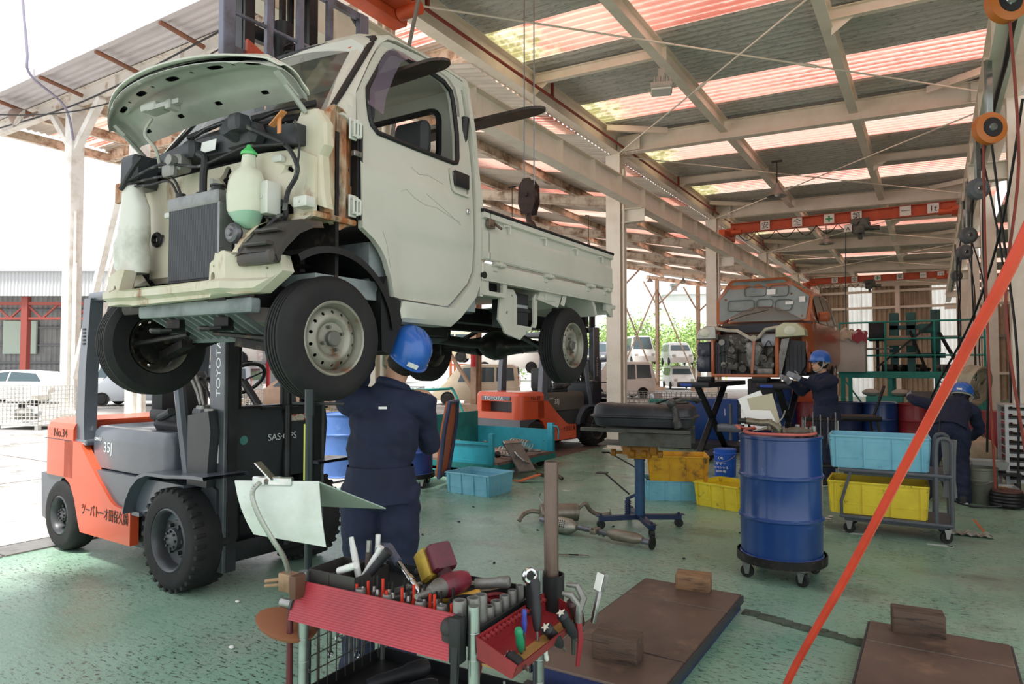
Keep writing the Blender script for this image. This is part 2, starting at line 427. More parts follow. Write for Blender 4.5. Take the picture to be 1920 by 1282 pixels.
# steel of the main bay
YB = [-1.1, 5.4, 11.9, 18.5, 25, 31.5, 38]
frame = ceil
def beam(name, mb, mt=None, **k): return struct(name, mb, mt or CREAM, **k)
for Y in YB:
    m = M(); m.ibeam((-5, Y, zr(-5)-.25), (1, Y, zr(1)-.25), .32, .17)
    beam('roof_beam', m)
    bm_ = bpy.data.objects[-1] if False else None
    pl = M()
    for sx, xs in ((-1, -4.75), (1, .75)):
        pl.box(xs-.22, xs+.22, Y-.1, Y-.088, zr(xs)-.39, zr(xs)-.11)
        for bx in (-.15, -.07, .07, .15):
            for bz in (-.33, -.25, -.17): pl.cyl((xs+bx, Y-.1, zr(xs)+bz), (xs+bx, Y-.118, zr(xs)+bz), .014, n=6)
            pl.cyl((xs+bx, Y-.05, zr(xs)-.41), (xs+bx, Y-.05, zr(xs)-.44), .014, n=6)
    pl.bar((-4.9, Y-.75, zr(-5)-.14), (-4.0, Y-.12, zr(-4)-.14), .08, .1); pl.bar((.9, Y-.75, zr(1)-.14), (0, Y-.12, zr(0)-.14), .08, .1)
    beam('beam_splice_plate', pl)
for x in (-3, -1):
    for a, b in zip(YB, YB[1:]):
        m = M(); m.ibeam((x, a+.09, zr(x)-.2), (x, b-.09, zr(x)-.2), .22, .13, .01); m.box(x-.06, x+.06, (a+b)/2-.006, (a+b)/2+.006, zr(x)-.3, zr(x)-.1)
        beam('purlin', m)
for a, b in zip(YB, YB[1:]):
    for x0, x1 in ((-4.95, -3.05), (-.95, .95)):
        m = M(); y = (a+b)/2; m.ibeam((x0, y, zr(x0)-.16), (x1, y, zr(x1)-.16), .14, .09, .01); m.prism([(x0, zr(x0)-.23), (x0+.25, zr(x0)-.23), (x0, zr(x0)-.4)], y-.004, y+.004, 'y'); beam('purlin', m)
    m = M()
    for p0, p1 in (((-4.9, a+.15, 5.5), (.9, b-.2, 5.35)), ((.9, a+.15, 5.36), (-4.9, b-.2, 5.48))):
        m.cyl(p0, p1, .011, n=6); p0, p1 = Vector(p0), Vector(p1); c = p0.lerp(p1, .62); d = (p1-p0).normalized()
        m.cyl(c-d*.12, c+d*.12, .022, n=8)
    beam('tie_rod', m)
# eave beams and columns
for x in (-5, 1):
    for a, b in zip(YB, YB[1:]):
        m = M(); m.ibeam((x, a, zr(x)-.25), (x, b, zr(x)-.25), .36, .18); beam('eave_beam', m)
for Y in YB[1:]:
    m = M(); m.ibeam((-5.05, Y, -.01), (-5.05, Y, zr(-5)-.43), .28, .28, .014, up=(0, 1, 0)); m.box(-5.25, -4.85, Y-.2, Y+.2, -.01, .02)
    m.cyl((-4.86, Y-.09, 0), (-4.86, Y-.09, 5.2), .02, n=8); m.cyl((-4.86, Y+.02, 0), (-4.86, Y+.02, 5.2), .014, n=8)
    beam('column', m)
    m = M(); m.ibeam((1.08, Y, -.01), (1.08, Y, zr(1)-.43), .28, .28, .014); m.box(.88, 1.28, Y-.2, Y+.2, -.01, .02); beam('column', m)
# crane runways on brackets
for x, xb in ((-4.6, -5.05), (.6, 1.08)):
    m = M(); m.ibeam((x, 2.6 if x < 0 else 4.5, 4.64), (x, 37.2, 4.64), .38, .2, .016)
    y = 3.2
    while y < 37:
        m.box(x-.095, x+.095, y-.005, y+.005, 4.46, 4.82); y += 1.1
    m.box(x-.025, x+.025, 2.6 if x < 0 else 4.5, 37.2, 4.83, 4.875)
    beam('crane_runway', m)
    for Y in YB[1:]:
        m = M(); s_ = 1 if xb < x else -1; m.ibeam((xb+s_*.14, Y, 4.33), (x+s_*.12, Y, 4.33), .26, .18, .012); m.box(x-.09, x+.09, Y-.1, Y+.1, 4.44, 4.46); beam('runway_bracket', m)
REDP = mat('red_brown_pipe', '#8e3a2c', .5, c2='#6d3026', sc=4)
m = M(); m.cyl((-4.84, 1, 5.6), (-4.84, 37, 5.6), .022, n=8)
for y in range(3, 37, 3): m.box(-4.86, -4.82, y-.02, y+.02, 5.6, 5.82)
beam('conductor_rail', m, REDP)
# back wall
BROWN = mat('brown_wall_sheet', '#b09d87', .7, c2='#9a8772', sc=1.5)
WSKY = translucent('white_wall_skylight', '#f6f6f2', '#e9e8e2', 4, (1, 1, .2), .6)
wb = tag(thing('wall_back', None, None, (0, 38.25, 0)), kind='structure')
def vcorr(x0, x1, z0, z1, pitch=.2, amp=.03):
    n = max(1, round((x1-x0)/pitch))*4; mm = M(); vs = []; fs = []
    for i in range(n+1):
        x = x0+(x1-x0)*i/n; d = amp*(1 if i % 4 in (0, 1) else -1); vs += [(x, d, z0), (x, d, z1)]
    for i in range(n): fs.append([2*i, 2*i+2, 2*i+3, 2*i+1])
    return mm.add(vs, fs)
xs = [-5.4, -3.62, -2.55, -.02, 1.1, 4.6]
nwin = 0
for i, (a, b) in enumerate(zip(xs, xs[1:])):
    if i % 2:
        nwin += 1; o = vcorr(a, b, 0, 5.9).build('window_%d' % nwin, WSKY, None, (0, 38.25, 0), sharp=None); o['kind'] = 'structure'
    else:
        k = max(1, round((b-a)/.9))
        for q in range(k): vcorr(a+(b-a)*q/k, a+(b-a)*(q+1)/k, 0, 5.9).build('wall_sheet', BROWN, wb, sharp=None)
for z, c_ in ((1.2, 0), (2.9, 1), (4.4, 0), (5.2, 0)):
    M().box(-5.3, 4.5, -.14, -.04, z-.06, z+.06).build('girt', CREAM if not c_ else mat('grey_girt', '#8d8a84', .6), wb)
M().box(-1.55, -1.35, -.25, -.05, 0, 5.6).build('wall_post', CREAM, wb)
# lean-to on the right
DKW = mat('dark_wall_sheet', '#4a4745', .8, c2='#3b3937', sc=1)
wr = tag(thing('wall_right', None, None, (4.6, 0, 0)), kind='structure')
for y in range(6, 38, 2):
    mm = M(); vs = []; fs = []; n = 40
    for i in range(n+1):
        yy = y+2*i/n; d = .02*(1 if i % 4 in (0, 1) else -1); vs += [(d, yy, 0), (d, yy, 5)]
    for i in range(n): fs.append([2*i, 2*i+1, 2*i+3, 2*i+2])
    mm.add(vs, fs).build('wall_sheet', DKW, wr, sharp=None)
for z in (1, 2, 3, 4): M().box(-.1, -.03, 6, 38, z-.04, z+.04).build('girt', mat('grey_girt', '#8d8a84', .6), wr)
y = 5.0; i = 0
while y < 38:
    d = 2.2 if i % 2 == 0 else 1
    corr(1.3, 4.7, y, min(38, y+d)+.03, lambda x: 5.0-.06*(x-1.3)).build('roof_sheet' if i % 2 == 0 else 'skylight_sheet', ROOFG if i % 2 == 0 else SKYP, ceil, sharp=None)
    y += d; i += 1
# ---- left annex roof, rising away from the bay
za = lambda x: 5.5+.2*(-5.2-x)
ANG = mat('cream_roof_underside', '#cfc4b7', .8, c2='#b9aea2', sc=2, st=(.3, 2, 1))
y = 7.2; i = 0
while y < 41.5:
    d = 2.1 if i % 2 == 0 else 1.0
    for xa, xb in ((-15.6, -10.4), (-10.45, -5.08)):
        if xa < -12 and y < 15.5: continue
        corr(xa, xb, y-.02, y+d+.02, lambda x: za(x)+(.01 if x < -10.4 else 0)).build('roof_sheet' if i % 2 == 0 else 'skylight_sheet', ANG if i % 2 == 0 else SKYP, ceil, sharp=None)
    y += d; i += 1
for x in (-7.4, -9.6, -11.8, -14.4):
    m = M(); m.ibeam((x, 7.2 if x > -10 else 15.6, za(x)-.14), (x, 41.5, za(x)-.14), .2, .12, .01); beam('annex_purlin', m, RUSTY)
for Y in (15, 21.5, 28, 34.5, 41.4):
    m = M(); m.ibeam((-15.5 if Y > 15 else -10.4, Y, za(-15.5 if Y > 15 else -10.4)-.38), (-5.3, Y, za(-5.3)-.32), .26, .14, .012); beam('annex_beam', m, RUSTY)
GALV = mat('tan_post_paint', '#b99f86', .6, c2='#9a7d63', sc=3)
for X, Y in ((-14.8, 41.4), (-14.8, 34.5), (-12.2, 41.4), (-14.8, 28), (-14.8, 21.5)):
    m = M(); m.ibeam((X, Y, 0), (X, Y, za(X)-.5), .2, .2, .012); m.box(X-.4, X+.4, Y-.35, Y+.35, -.01, .22)
    m.bar((X, Y, za(X)-2.1), (X+1.5, Y, za(X)-.75), .08); m.bar((X, Y, za(X)-2.1), (X-.9, Y, za(X)-.5), .08)
    beam('annex_post', m, GALV)
m = M()
for a, b in (((-14.8, 34.5, .3), (-14.8, 41.4, 6.4)), ((-14.8, 41.4, .3), (-14.8, 34.5, 6.4)), ((-14.8, 28, .3), (-14.8, 34.5, 6.4)), ((-12.2, 41.4, .3), (-14.8, 41.4, 6.4))): m.bar(a, b, .07)
beam('annex_brace', m, GALV)
# ---- high canopy over the yard, upper left
hc = 9.35
y = 9.0; i = 0
while y < 17.4:
    d = 1.6 if i % 3 else 1.0
    corr(-26.2, -8.5, y, y+d+.03, lambda x: hc+.25, .03, .2).build('roof_sheet' if i % 3 != 2 else 'skylight_sheet', mat('lilac_grey_underside', '#c9c4c6', .7, c2='#b3adad', sc=2, st=(.3, 2, 1)) if i == 0 else (ANG if i % 3 != 2 else SKYP), ceil, sharp=None)
    y += d; i += 1
OLDW = mat('peeling_white_paint', '#e2dcd4', .65, c2='#b08f76', sc=3.5, lo=.55, hi=.72)
for Y, mt_ in ((10.1, OLDW), (13.6, RUSTY), (17.2, RUSTY)):
    m = M(); m.ibeam((-26.2, Y, hc), (-8.5, Y, hc), .42, .22, .02)
    for x in range(-25, -9, 3): m.box(x-.01, x+.01, Y-.1, Y+.1, hc-.2, hc+.2)
    beam('canopy_beam', m, mt_)
for x in (-26, -23.5, -21.3, -17.9, -14.5, -11):
    m = M(); m.ibeam((x, 10.2, hc-.08), (x, 17.2, hc-.08), .3, .16, .015); beam('canopy_beam', m, RUSTY)
for x in (-21.3, -17.9):
    m = M(); m.box(x-.19, x+.19, 9.92, 10.3, 0, hc-.22, .02); m.box(x-.5, x+.5, 9.6, 10.6, -.01, .25, .05)
    m.cyl((x+.27, 10.05, 0), (x+.27, 10.05, 6), .045, n=8); m.cyl((x+.36, 10.05, 0), (x+.36, 10.05, 4.5), .03, n=8)
    if x == -21.3:
        m.bar((x, 10.1, hc-1.6), (x+1.45, 10.1, hc-.25), .2); m.bar((x, 10.1, hc-1.6), (x-.1-1.2, 10.1, hc-.25), .16)
    else: m.bar((x, 10.1, hc-2.6), (x-2.1, 10.1, 2.2), .16)
    beam('canopy_column', m, WHITEST)
m = M(); m.bar((-18.2, 9.9, 6.9), (-20.6, 9.9, 1.2), .16); beam('canopy_brace', m, WHITEST)
for x in (-23.6, -20.7, -17.8, -15, -12.4):
    m = M(); m.cyl((x, 10.0, hc-.05), (x-.05, 8.9, hc+.12), .06, n=8); beam('gutter_bracket', m, mat('rusty_pipe', '#8b5a43', .7, c2='#6a5548', sc=6))
m = M(); m.box(-26.3, -8.5, 8.85, 9.0, hc+.14, hc+.36); beam('gutter', m, mat('grey_gutter', '#c2bdbf', .5))
# ================================================================ WHITE TRUCK ON THE FORKS
TW = mat('truck_white_paint', '#c6c5ba', .38, c2='#bab8ac', sc=1.2, c3='#a9aaa0', sc3=9, lo3=.72, hi3=.8, coat=.25)
TIN = mat('truck_inner_paint', '#d0c9b6', .5, c2='#bfb598', sc=3, lo=.45, hi=.75, c3='#8a5a34', sc3=4.5, lo3=.585, hi3=.70, st=(1.5, 1, .55))
TRUST = mat('rust_streaked_paint', '#cfc8ac', .6, c2='#9a5a2c', sc=3.2, lo=.42, hi=.62, c3='#3f261a', sc3=5, lo3=.55, hi3=.68, st=(2, 2, .6))
TUND = mat('underbody_grey_green', '#868d8e', .6, c2='#565d60', sc=4)
HOODM = mat('hood_inner_paint', '#aaaaa2', .42, c2='#93948d', sc=2.5, coat=.2)
LINER = mat('wheel_liner_plastic', '#3a3633', .5, c2='#5d4a3c', sc=3.5, lo=.45, hi=.7)
RIMM = mat('steel_rim_paint', '#98968a', .42, .35, c2='#726d60', sc=5, c3='#7a4a2c', sc3=9, lo3=.6, hi3=.72)
DARKIN = mat('dark_cabin_trim', '#3a3b3d', .6, c2='#2c2d2f', sc=4)
GLASSW = glass('windshield_glass', '#3d4a48', .38)
GLASSV = glass('smoked_visor', '#6a6070', .6, .12)
def wheel_parts(R, w, rr, holes=14, dish=.03, lugs=4, hub=.03, tread=True, depth=None, tyremat=None, rimmat=None, nut=.009):
    """wheel along +X: outer face at x=0, body towards -x.  returns (tyre, rim, nuts)"""
    T = Matrix.Rotation(pi/2, 4, 'Y')      # local z -> world x
    t = M(); t.t = T; b = w*.12
    pr = [(rr, -.012), (rr+.006, -.002), (R*.5+rr*.5, .006), (R-.03, .002), (R-.012, -b*.7), (R, -b*1.6)]
    if tread:
        k = 4
        for i in range(k):
            a = -b*1.6-(w-3.2*b)*(i+1)/(k+1); pr += [(R, a+.004), (R-.006, a+.003), (R-.006, a-.003), (R, a-.004)]
    pr += [(R, -w+b*1.6), (R-.012, -w+b*.7), (R-.03, -w-.002), (rr+.006, -w+.002), (rr, -w+.012)]
    t.rev(pr, 48)
    r = M(); r.t = T; d = dish; ri = rr*.93; q = w*.6
    r.rev([(rr+.008, 0.0), (rr+.004, .004), (rr-.004, .0), (ri, -.02), (ri-.008, -.035), (ri-.008, -w+.03), (rr, -w+.0)], 40)
    prof = [(0, -.5), (.22, -.5), (.30, -.48), (.42, -.62), (.5, -.6), (.6, -.1), (.68, .0), (.74, -.08), (.9, -.5), (1.0, -1.1)]
    rad = ri-.006
    def dz(u):
        u = min(1, u/rad)
        for (a, x), (b_, y) in zip(prof, prof[1:]):
            if u <= b_: return x+(y-x)*(u-a)/(b_-a)
        return prof[-1][1]
    hl = [arc(rad*.83*cos(2*pi*i/holes), rad*.83*sin(2*pi*i/holes), rad*.055, 0, 330, 7) for i in range(holes)]
    ex = [(rad*k*cos(2*pi*i/28), rad*k*sin(2*pi*i/28)) for k in (.22, .3, .42, .5, .6, .68, .74, .9) for i in range(28)]
    r.sheet(arc(0, 0, rad, 0, 352.5, 47), hl, lambda u, v: (u, v, dz(sqrt(u*u+v*v))*d-.012), (0, 0, -.004), 0, ex)
    n = M(); n.t = T
    n.rev([(hub*1.15, -.03), (hub*1.15, -.006), (hub, .0), (0, .0)], 20)
    for i in range(lugs):
        a = 2*pi*i/lugs+.4; p = (rad*.38*cos(a), rad*.38*sin(a)); n.cyl((p[0], p[1], -.04), (p[0], p[1], -.008), nut, nut*.8, n=8)
    back = M(); back.t = T; back.cyl((0, 0, -w*.95), (0, 0, -w*.55), rad*.8, n=24); back.cyl((0, 0, -w*1.2), (0, 0, -w*.5), rad*.3, n=14)
    return t, r, n, back
XL, XR, XC = -2.21, -3.68, -2.945
WY, RYA = 2.13, 4.46
truck = thing('kei_truck', 'stripped white pickup truck lifted high on the forks, hood open', 'truck', (XC, WY, 1.395))
TB = lambda n, mb, mt, p=None, **k: mb.build(n, mt, p or truck, world=True, **k)
def xside(z): return XL-.17*max(0, z-2.5)
def sm(a, b, x): t = max(0, min(1, (x-a)/(b-a))); return t*t*(3-2*t)
def doorfn(y, z):
    x = xside(z)-.004-.012*sm(2.47, 2.5, z)*1+.0
    x += .010*(1-sm(2.19, 2.23, z))*0-.014*(1-sm(2.18, 2.235, z))*sm(2.50, 2.58, y)
    d = sqrt((y-2.13)**2+(z-1.67)**2); x += .012*(1-sm(.40, .52, d))*(z < 2.3)-.012
    x -= .02*(1-sm(1.88, 1.95, z))*sm(2.56, 2.6, y)
    return (x, y, z)
DOOR = [(2.317, 2.831), (2.446, 3.039), (2.51, 3.13), (2.54, 3.162), (2.6, 3.205), (2.666, 3.225), (2.845, 3.236), (3.044, 3.235), (3.2, 3.225), (3.235, 3.178), (3.238, 2.913), (3.225, 2.704), (3.193, 2.496), (3.19, 2.265), (3.19, 2.088), (3.143, 2.013), (2.993, 1.878), (2.949, 1.873), (2.574, 1.881), (2.504, 1.882), (2.487, 1.974), (2.456, 2.058), (2.42, 2.105), (2.371, 2.145), (2.297, 2.185), (2.290, 2.30), (2.285, 2.48), (2.293, 2.623)]
WIN = [(2.397, 2.884), (2.39, 2.832), (2.388, 2.74), (2.395, 2.70), (2.43, 2.672), (2.7, 2.673), (3.04, 2.681), (3.075, 2.69), (3.09, 2.72), (3.119, 2.872), (3.128, 3.072), (3.118, 3.13), (3.06, 3.165), (2.884, 3.18), (2.66, 3.17), (2.6, 3.15), (2.56, 3.11)]
m = M(); m.sheet(DOOR, [WIN], doorfn, (-.03, 0, 0), (.06, .03))
door = TB('door', m, TW, sharp=40)
wl = [Vector(doorfn(*p))+V(.004, 0, 0) for p in WIN]
TB('window_seal', M().tube(wl, .013, 6, closed=True), BLACK, door)
m = M(); m.box(XL-.024, XL-.014, 3.005, 3.145, 2.545, 2.628, .004); TB('door_handle', m, BLACK, door)
m = M(); m.sheet(rrect(2.99, 3.16, 2.50, 2.645, .03), [rrect(3.004, 3.146, 2.515, 2.63, .025)], lambda y, z: (xside(z)-.014, y, z), (-.01, 0, 0)); TB('handle_recess', m, TW, door)
T0 = Matrix.Translation((XL-.012, 3.125, 2.418)) @ Matrix.Rotation(pi/2, 4, 'Y')
m = M(); m.rev([(.016, -.006), (.016, .004), (.012, .006), (.011, .002), (0, .002)], 16, T0); TB('key_lock', m, CHROME, door)
# smoked visor over the window, in two pieces
m = M(); vz = [(2.375, 2.80), (2.41, 2.90), (2.50, 3.05), (2.57, 3.145), (2.63, 3.185), (2.72, 3.195)]
m.loft([[Vector(doorfn(y, z))+V(.012, 0, 0) for y, z in vz], [Vector(doorfn(y+.05, z-.05))+V(.06, 0, 0) for y, z in vz]], cap=False, closed=False); TB('window_visor', m, GLASSV, door)
m = M(); vz = [(2.98, 3.205), (3.08, 3.19), (3.13, 3.15), (3.145, 3.07), (3.135, 2.98)]
m.loft([[Vector(doorfn(y, z))+V(.012, 0, 0) for y, z in vz], [Vector(doorfn(y-.03, z-.02))+V(.05, 0, 0) for y, z in vz]], cap=False, closed=False); TB('window_visor', m, GLASSV, door)
m = M()
for pts in ([(2.56, 2.41), (2.60, 2.43), (2.66, 2.40), (2.75, 2.38), (2.84, 2.385), (2.96, 2.36), (3.05, 2.345)], [(2.76, 2.44), (2.85, 2.41), (2.95, 2.375), (3.06, 2.33)], [(2.66, 2.56), (2.72, 2.535), (2.8, 2.55), (2.92, 2.53)], [(2.43, 2.19), (2.46, 2.13), (2.475, 2.07), (2.485, 2.02)]): m.tube([Vector(doorfn(y, z))+V(.0003, 0, 0) for y, z in pts], .0012, 4)
TB('scratch', m, mat('scratch_grey', '#96968c', .7), door)
# body side behind and below the door
REAR = [(3.245, 3.25), (3.30, 3.24), (3.31, 2.929), (3.285, 2.716), (3.255, 2.506), (3.252, 2.275), (3.245, 2.008), (3.207, 1.937), (3.062, 1.815), (3.008, 1.762), (2.56, 1.768), (2.575, 1.868), (2.95, 1.861), (3.0, 1.866), (3.155, 2.005), (3.202, 2.085), (3.203, 2.27), (3.206, 2.5), (3.236, 2.70), (3.25, 2.913)]
cab = TB('cab_side', M().sheet(REAR, [], lambda y, z: (xside(z)-.012-.03*(1-sm(1.76, 1.80, z)), y, z), (-.12, 0, 0), .05), TW)
AP = [(2.16, 2.70), (2.30, 2.92), (2.452, 3.15), (2.53, 3.215), (2.6, 3.245), (3.0, 3.262), (3.3, 3.255), (3.3, 3.235), (3.05, 3.246), (2.84, 3.247), (2.666, 3.237), (2.59, 3.217), (2.53, 3.172), (2.50, 3.14), (2.436, 3.046), (2.305, 2.838), (2.28, 2.70), (2.275, 2.64)]
m = M(); m.sheet(AP, [], lambda y, z: (xside(z)-.014-.10*(1-sm(0, .10, y-(2.12+(z-2.70)*.66))), y, z), (-.05, 0, 0), .03); TB('a_pillar', m, TW)
m = M(); m.sheet([(2*XC-x, z) for x, z in [(0, 0)]] and [(y, z) for y, z in DOOR], [WIN], lambda y, z: (2*XC-doorfn(y, z)[0], y, z), (.03, 0, 0), .1); rd = TB('door', m, TW)
TB('cab_side', M().sheet(REAR, [], lambda y, z: (2*XC-xside(z)+.012, y, z), (.12, 0, 0)), TW)
TB('a_pillar', M().sheet(AP, [], lambda y, z: (2*XC-xside(z)+.014, y, z), (.05, 0, 0)), TW)
# roof
def roofsec(y, zt, hw, n=14):
    P = []
    for i in range(n+1):
        a = i/n*2-1; x = hw*a; P.append((XC+x, y, zt-.035*a*a-.05*max(0, abs(a)-.86)/.14))
    for i in range(n, -1, -1):
        a = i/n*2-1; P.append((XC+(hw-.01)*a, y, zt-.06-.04*a*a-.03*max(0, abs(a)-.86)/.14))
    return P
hw0 = -2.345-XC
m = M(); m.loft([roofsec(y, z, hw0+dx) for y, z, dx in ((2.43, 3.205, -.012), (2.47, 3.245, -.006), (2.6, 3.29, 0), (2.85, 3.315, 0), (3.1, 3.32, 0), (3.26, 3.31, 0), (3.31, 3.28, -.01))]); TB('roof', m, TW)
# windshield
def wsfn(u, v):  # u across 0..1 from right side of picture, v up
    x = XC+(1-2*u)*((.64-.06*v)); s = (1-2*u); y = 2.085+.355*v+.07*s*s; return (x, y, 2.685+.51*v+.015*(1-s*s))
m = M(); m.grid(lambda a, b: wsfn(a, b), 14, 4); ws = TB('windshield', m, GLASSW, sharp=None)
loop = [wsfn(i/14, 0) for i in range(15)]+[wsfn(1, j/4) for j in range(1, 5)]+[wsfn(i/14, 1) for i in range(13, -1, -1)]+[wsfn(0, j/4) for j in range(3, 0, -1)]
TB('windshield_seal', M().tube(loop, .016, 6, closed=True), BLACK, ws)
m = M(); a = Vector(wsfn(.08, .93)); m.torus(a+V(0, -.01, 0), .035, .006, (0, -.8, .6), 14, 5); TB('sticker', m, mat('orange_sticker', '#c8573a', .6), ws)
for u0, u1 in ((.35, .05), (.75, .42)):
    a = Vector(wsfn(u0, 0))+V(0, -.03, -.01); b = Vector(wsfn(u1, .09))+V(0, -.03, .0); m = M(); m.tube([a, a.lerp(b, .5)+V(0, -.02, .01), b], .008, 5); m.bar(a.lerp(b, .1)+V(0, -.01, .02), b+V(0, 0, .015), .012, .02); TB('wiper', m, BLACK)
# cabin: rear wall with window, seats, dash, wheel, floor
RW = rrect(XC-.42, XC+.42, 2.78, 3.1, .07)
m = M(); m.sheet([(XC-.72, 1.95), (XC+.72, 1.95), (XC+.72, 2.5), (XC+.62, 3.2), (XC-.62, 3.2), (XC-.72, 2.5)], [RW], lambda x, z: (x, 3.25, z), (0, .03, 0)); TB('cab_rear_wall', m, TW)
m = M(); m.tube([(x, 3.245, z) for x, z in RW], .02, 6, closed=True); TB('rear_window_seal', m, BLACK)
for dx in (-.34, .34):
    s_ = M(); s_.t = Matrix.Translation((XC+dx, 2.98, 2.15))
    s_.box(-.22, .22, -.42, .02, .0, .14, .04); s_.box(-.22, .22, -.02, .12, .1, .58, .05, Matrix.Rotation(radians(-12), 4, 'X')); st_ = TB('seat', s_, DARKIN)
    h_ = M(); h_.box(XC+dx-.13, XC+dx+.13, 3.05, 3.14, 2.78, 2.98, .035); TB('headrest', h_, DARKIN, st_)
m = M(); m.box(XC+.24, XC+.46, 2.62, 2.67, 2.84, 3.03, .03); m.cyl((XC+.42, 2.64, 2.85), (XC+.52, 2.55, 2.74), .025, n=8); TB('door_mirror', m, DARKIN)
m = M(); m.box(XC-.66, XC+.66, 2.2, 2.45, 2.32, 2.66, .06); TB('dashboard', m, DARKIN)
m = M(); m.torus((XC-.34, 2.58, 2.72), .18, .014, (0, .5, .86), 24, 6); m.cyl((XC-.34, 2.58, 2.72), (XC-.34, 2.4, 2.5), .03, n=8); TB('steering_wheel', m, BLACK)
m = M(); m.tube([(xside(2.4)-.1, 3.22, 3.0), (xside(2.4)-.12, 3.2, 2.7), (xside(2.4)-.1, 3.2, 2.3)], .025, 6); TB('seat_belt', m, BLACK)
m = M(); m.box(XC-.68, XC+.68, 2.05, 3.26, 1.86, 1.95); m.box(XC-.66, XC+.66, 2.4, 3.2, 1.95, 2.14); TB('cab_floor', m, TUND)
# front end without bumper: inner panels
FW = [(-3.6, 2.50), (-2.36, 2.50), (-2.25, 2.45), (-2.25, 2.2), (-2.42, 2.13), (-2.54, 2.05), (-2.56, 1.96), (-3.6, 1.96)]
def fwfn(x, z):
    y = 2.0-.04*sm(.0, .1, .55-abs(x+2.95))+.03*sm(2.1, 2.25, z)-.02*sm(.02, 0, abs(z-2.42)) if True else 0
    y += -.035*(1-sm(.07, .12, abs(x+2.50)))*sm(2.25, 2.3, z)
    return (x, y, z)
m = M(); m.sheet(FW, [arc(-2.427, 2.217, .05, 0, 330, 11), arc(-3.296, 2.178, .03, 0, 330, 11), arc(-2.39, 2.415, .016, 0, 330, 7), arc(-2.79, 2.42, .035, 0, 330, 11, .06), rrect(-2.58, -2.48, 2.0, 2.32, .02)], fwfn, (0, .02, 0), .05); fwp = TB('front_panel', m, TIN)
for c, r in (((-2.427, 1.985, 2.217), .05), ((-3.296, 1.955, 2.178), .028)): TB('grommet', M().torus(c, r, .012, (0, 1, 0), 16, 6), BLACK, fwp)
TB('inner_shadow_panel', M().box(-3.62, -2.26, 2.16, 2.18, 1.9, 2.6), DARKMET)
PRIM = mat('primer_bracket', '#cfd0c8', .45, .1)
for bb in ((-2.62, -2.40, 1.97, 2.0, 2.44, 2.47), (-3.15, -2.97, 1.90, 1.98, 2.26, 2.285), (-3.12, -3.08, 1.93, 1.99, 2.30, 2.36), (-2.86, -2.84, 1.94, 1.99, 2.3, 2.42), (-2.46, -2.40, 1.9, 1.98, 2.2, 2.34), (-2.32, -2.24, 1.97, 2.03, 2.225, 2.27)):
    m = M(); m.box(*bb, .006); m.cyl(((bb[0]+bb[1])/2, bb[2]-.004, (bb[4]+bb[5])/2), ((bb[0]+bb[1])/2, bb[2]+.005, (bb[4]+bb[5])/2), .007, n=8); TB('bracket', m, PRIM)
BX = [(-2.40, 2.296), (-2.405, 2.60), (-2.36, 2.675), (-2.265, 2.67), (-2.212, 2.60), (-2.205, 2.5), (-2.235, 2.46), (-2.222, 2.30), (-2.205, 2.225)]
m = M(); m.loft([[(x, 2.06, z) for x, z in BX], [(x+.012*(x < -2.3)-.008, 2.045, z*.985+.037) for x, z in BX]][::-1]+[[(x, 2.095, z) for x, z in BX]]); TB('fender_box', m, TIN, sharp=25)
m = M(); m.sheet([(2.085, 2.22), (2.085, 2.66), (2.15, 2.72), (2.285, 2.72), (2.285, 2.20), (2.2, 2.16)], [arc(2.255, 2.45, .012, 0, 300, 6)], lambda y, z: (-2.245-.03*sm(2.1, 2.2, y)+.012*sin(y*60), y, z), (-.03, 0, 0), .04); TB('hinge_pillar', m, TRUST)
m = M(); m.box(-2.245, -2.232, 2.285, 2.30, 2.22, 2.66); m.box(-2.27, -2.24, 2.272, 2.292, 2.22, 2.66); TB('door_gap', m, BLACK)
for z in (2.63, 2.275):
    m = M(); m.t = Matrix.Translation((-2.235, 2.255, z)); m.box(-.012, .0, -.035, .012, -.05, .05, .004); m.box(0, .022, -.03, -.018, -.035, .03, .003); m.box(0, .022, .012, .024, -.035, .03, .003); m.box(0, .018, -.03, .024, .022, .034, .003); m.box(0, .018, -.03, .024, -.04, -.028, .003); m.cyl((.012, 0, -.045), (.012, 0, .04), .006, n=8); TB('door_hinge', m, mat('primer_bracket', '#cfd0c8', .45, .1))
m = M(); m.box(-2.245, -2.22, 2.235, 2.285, 2.505, 2.53, .004); m.cyl((-2.222, 2.265, 2.517), (-2.212, 2.265, 2.517), .008, n=8); TB('door_check', m, STEEL)
# cowl, black box, sticker
m = M(); m.loft([[(x, 1.96+.05*abs(x-XC), z0+.03*(1-((x-XC)/.62)**2)) for x in [XC-.62+1.24*i/10 for i in range(11)]]+[(x, 2.08+.03*abs(x-XC), z0+.03*(1-((x-XC)/.62)**2)) for x in [XC+.62-1.24*i/10 for i in range(11)]] for z0 in (2.51, 2.57, 2.60)]); cw = TB('cowl_box', m, mat('cowl_black_plastic', '#2b2d31', .45, c2='#3a3d42', sc=3))
TB('fuse_box', M().box(-3.48, -3.34, 1.86, 2.0, 2.44, 2.60, .02), cw.data.materials[0]); TB('air_duct', M().box(-3.03, -2.94, 1.90, 2.0, 2.53, 2.61, .02), cw.data.materials[0])
m = M(); m.box(-2.72, -2.50, 1.90, 2.0, 2.53, 2.62, .03); m.cyl((-2.62, 1.92, 2.58), (-2.62, 1.86, 2.6), .045, n=12); m.box(-2.6, -2.52, 1.84, 1.92, 2.57, 2.64, .015); TB('wiper_motor', m, cw.data.materials[0])
m = M(); m.t = Matrix.Translation((-2.87, 1.945, 2.575)) @ Matrix.Rotation(radians(-8), 4, 'X'); m.box(-.055, .055, -.003, 0, -.027, .027); TB('warning_label', m, WHITEP, cw)
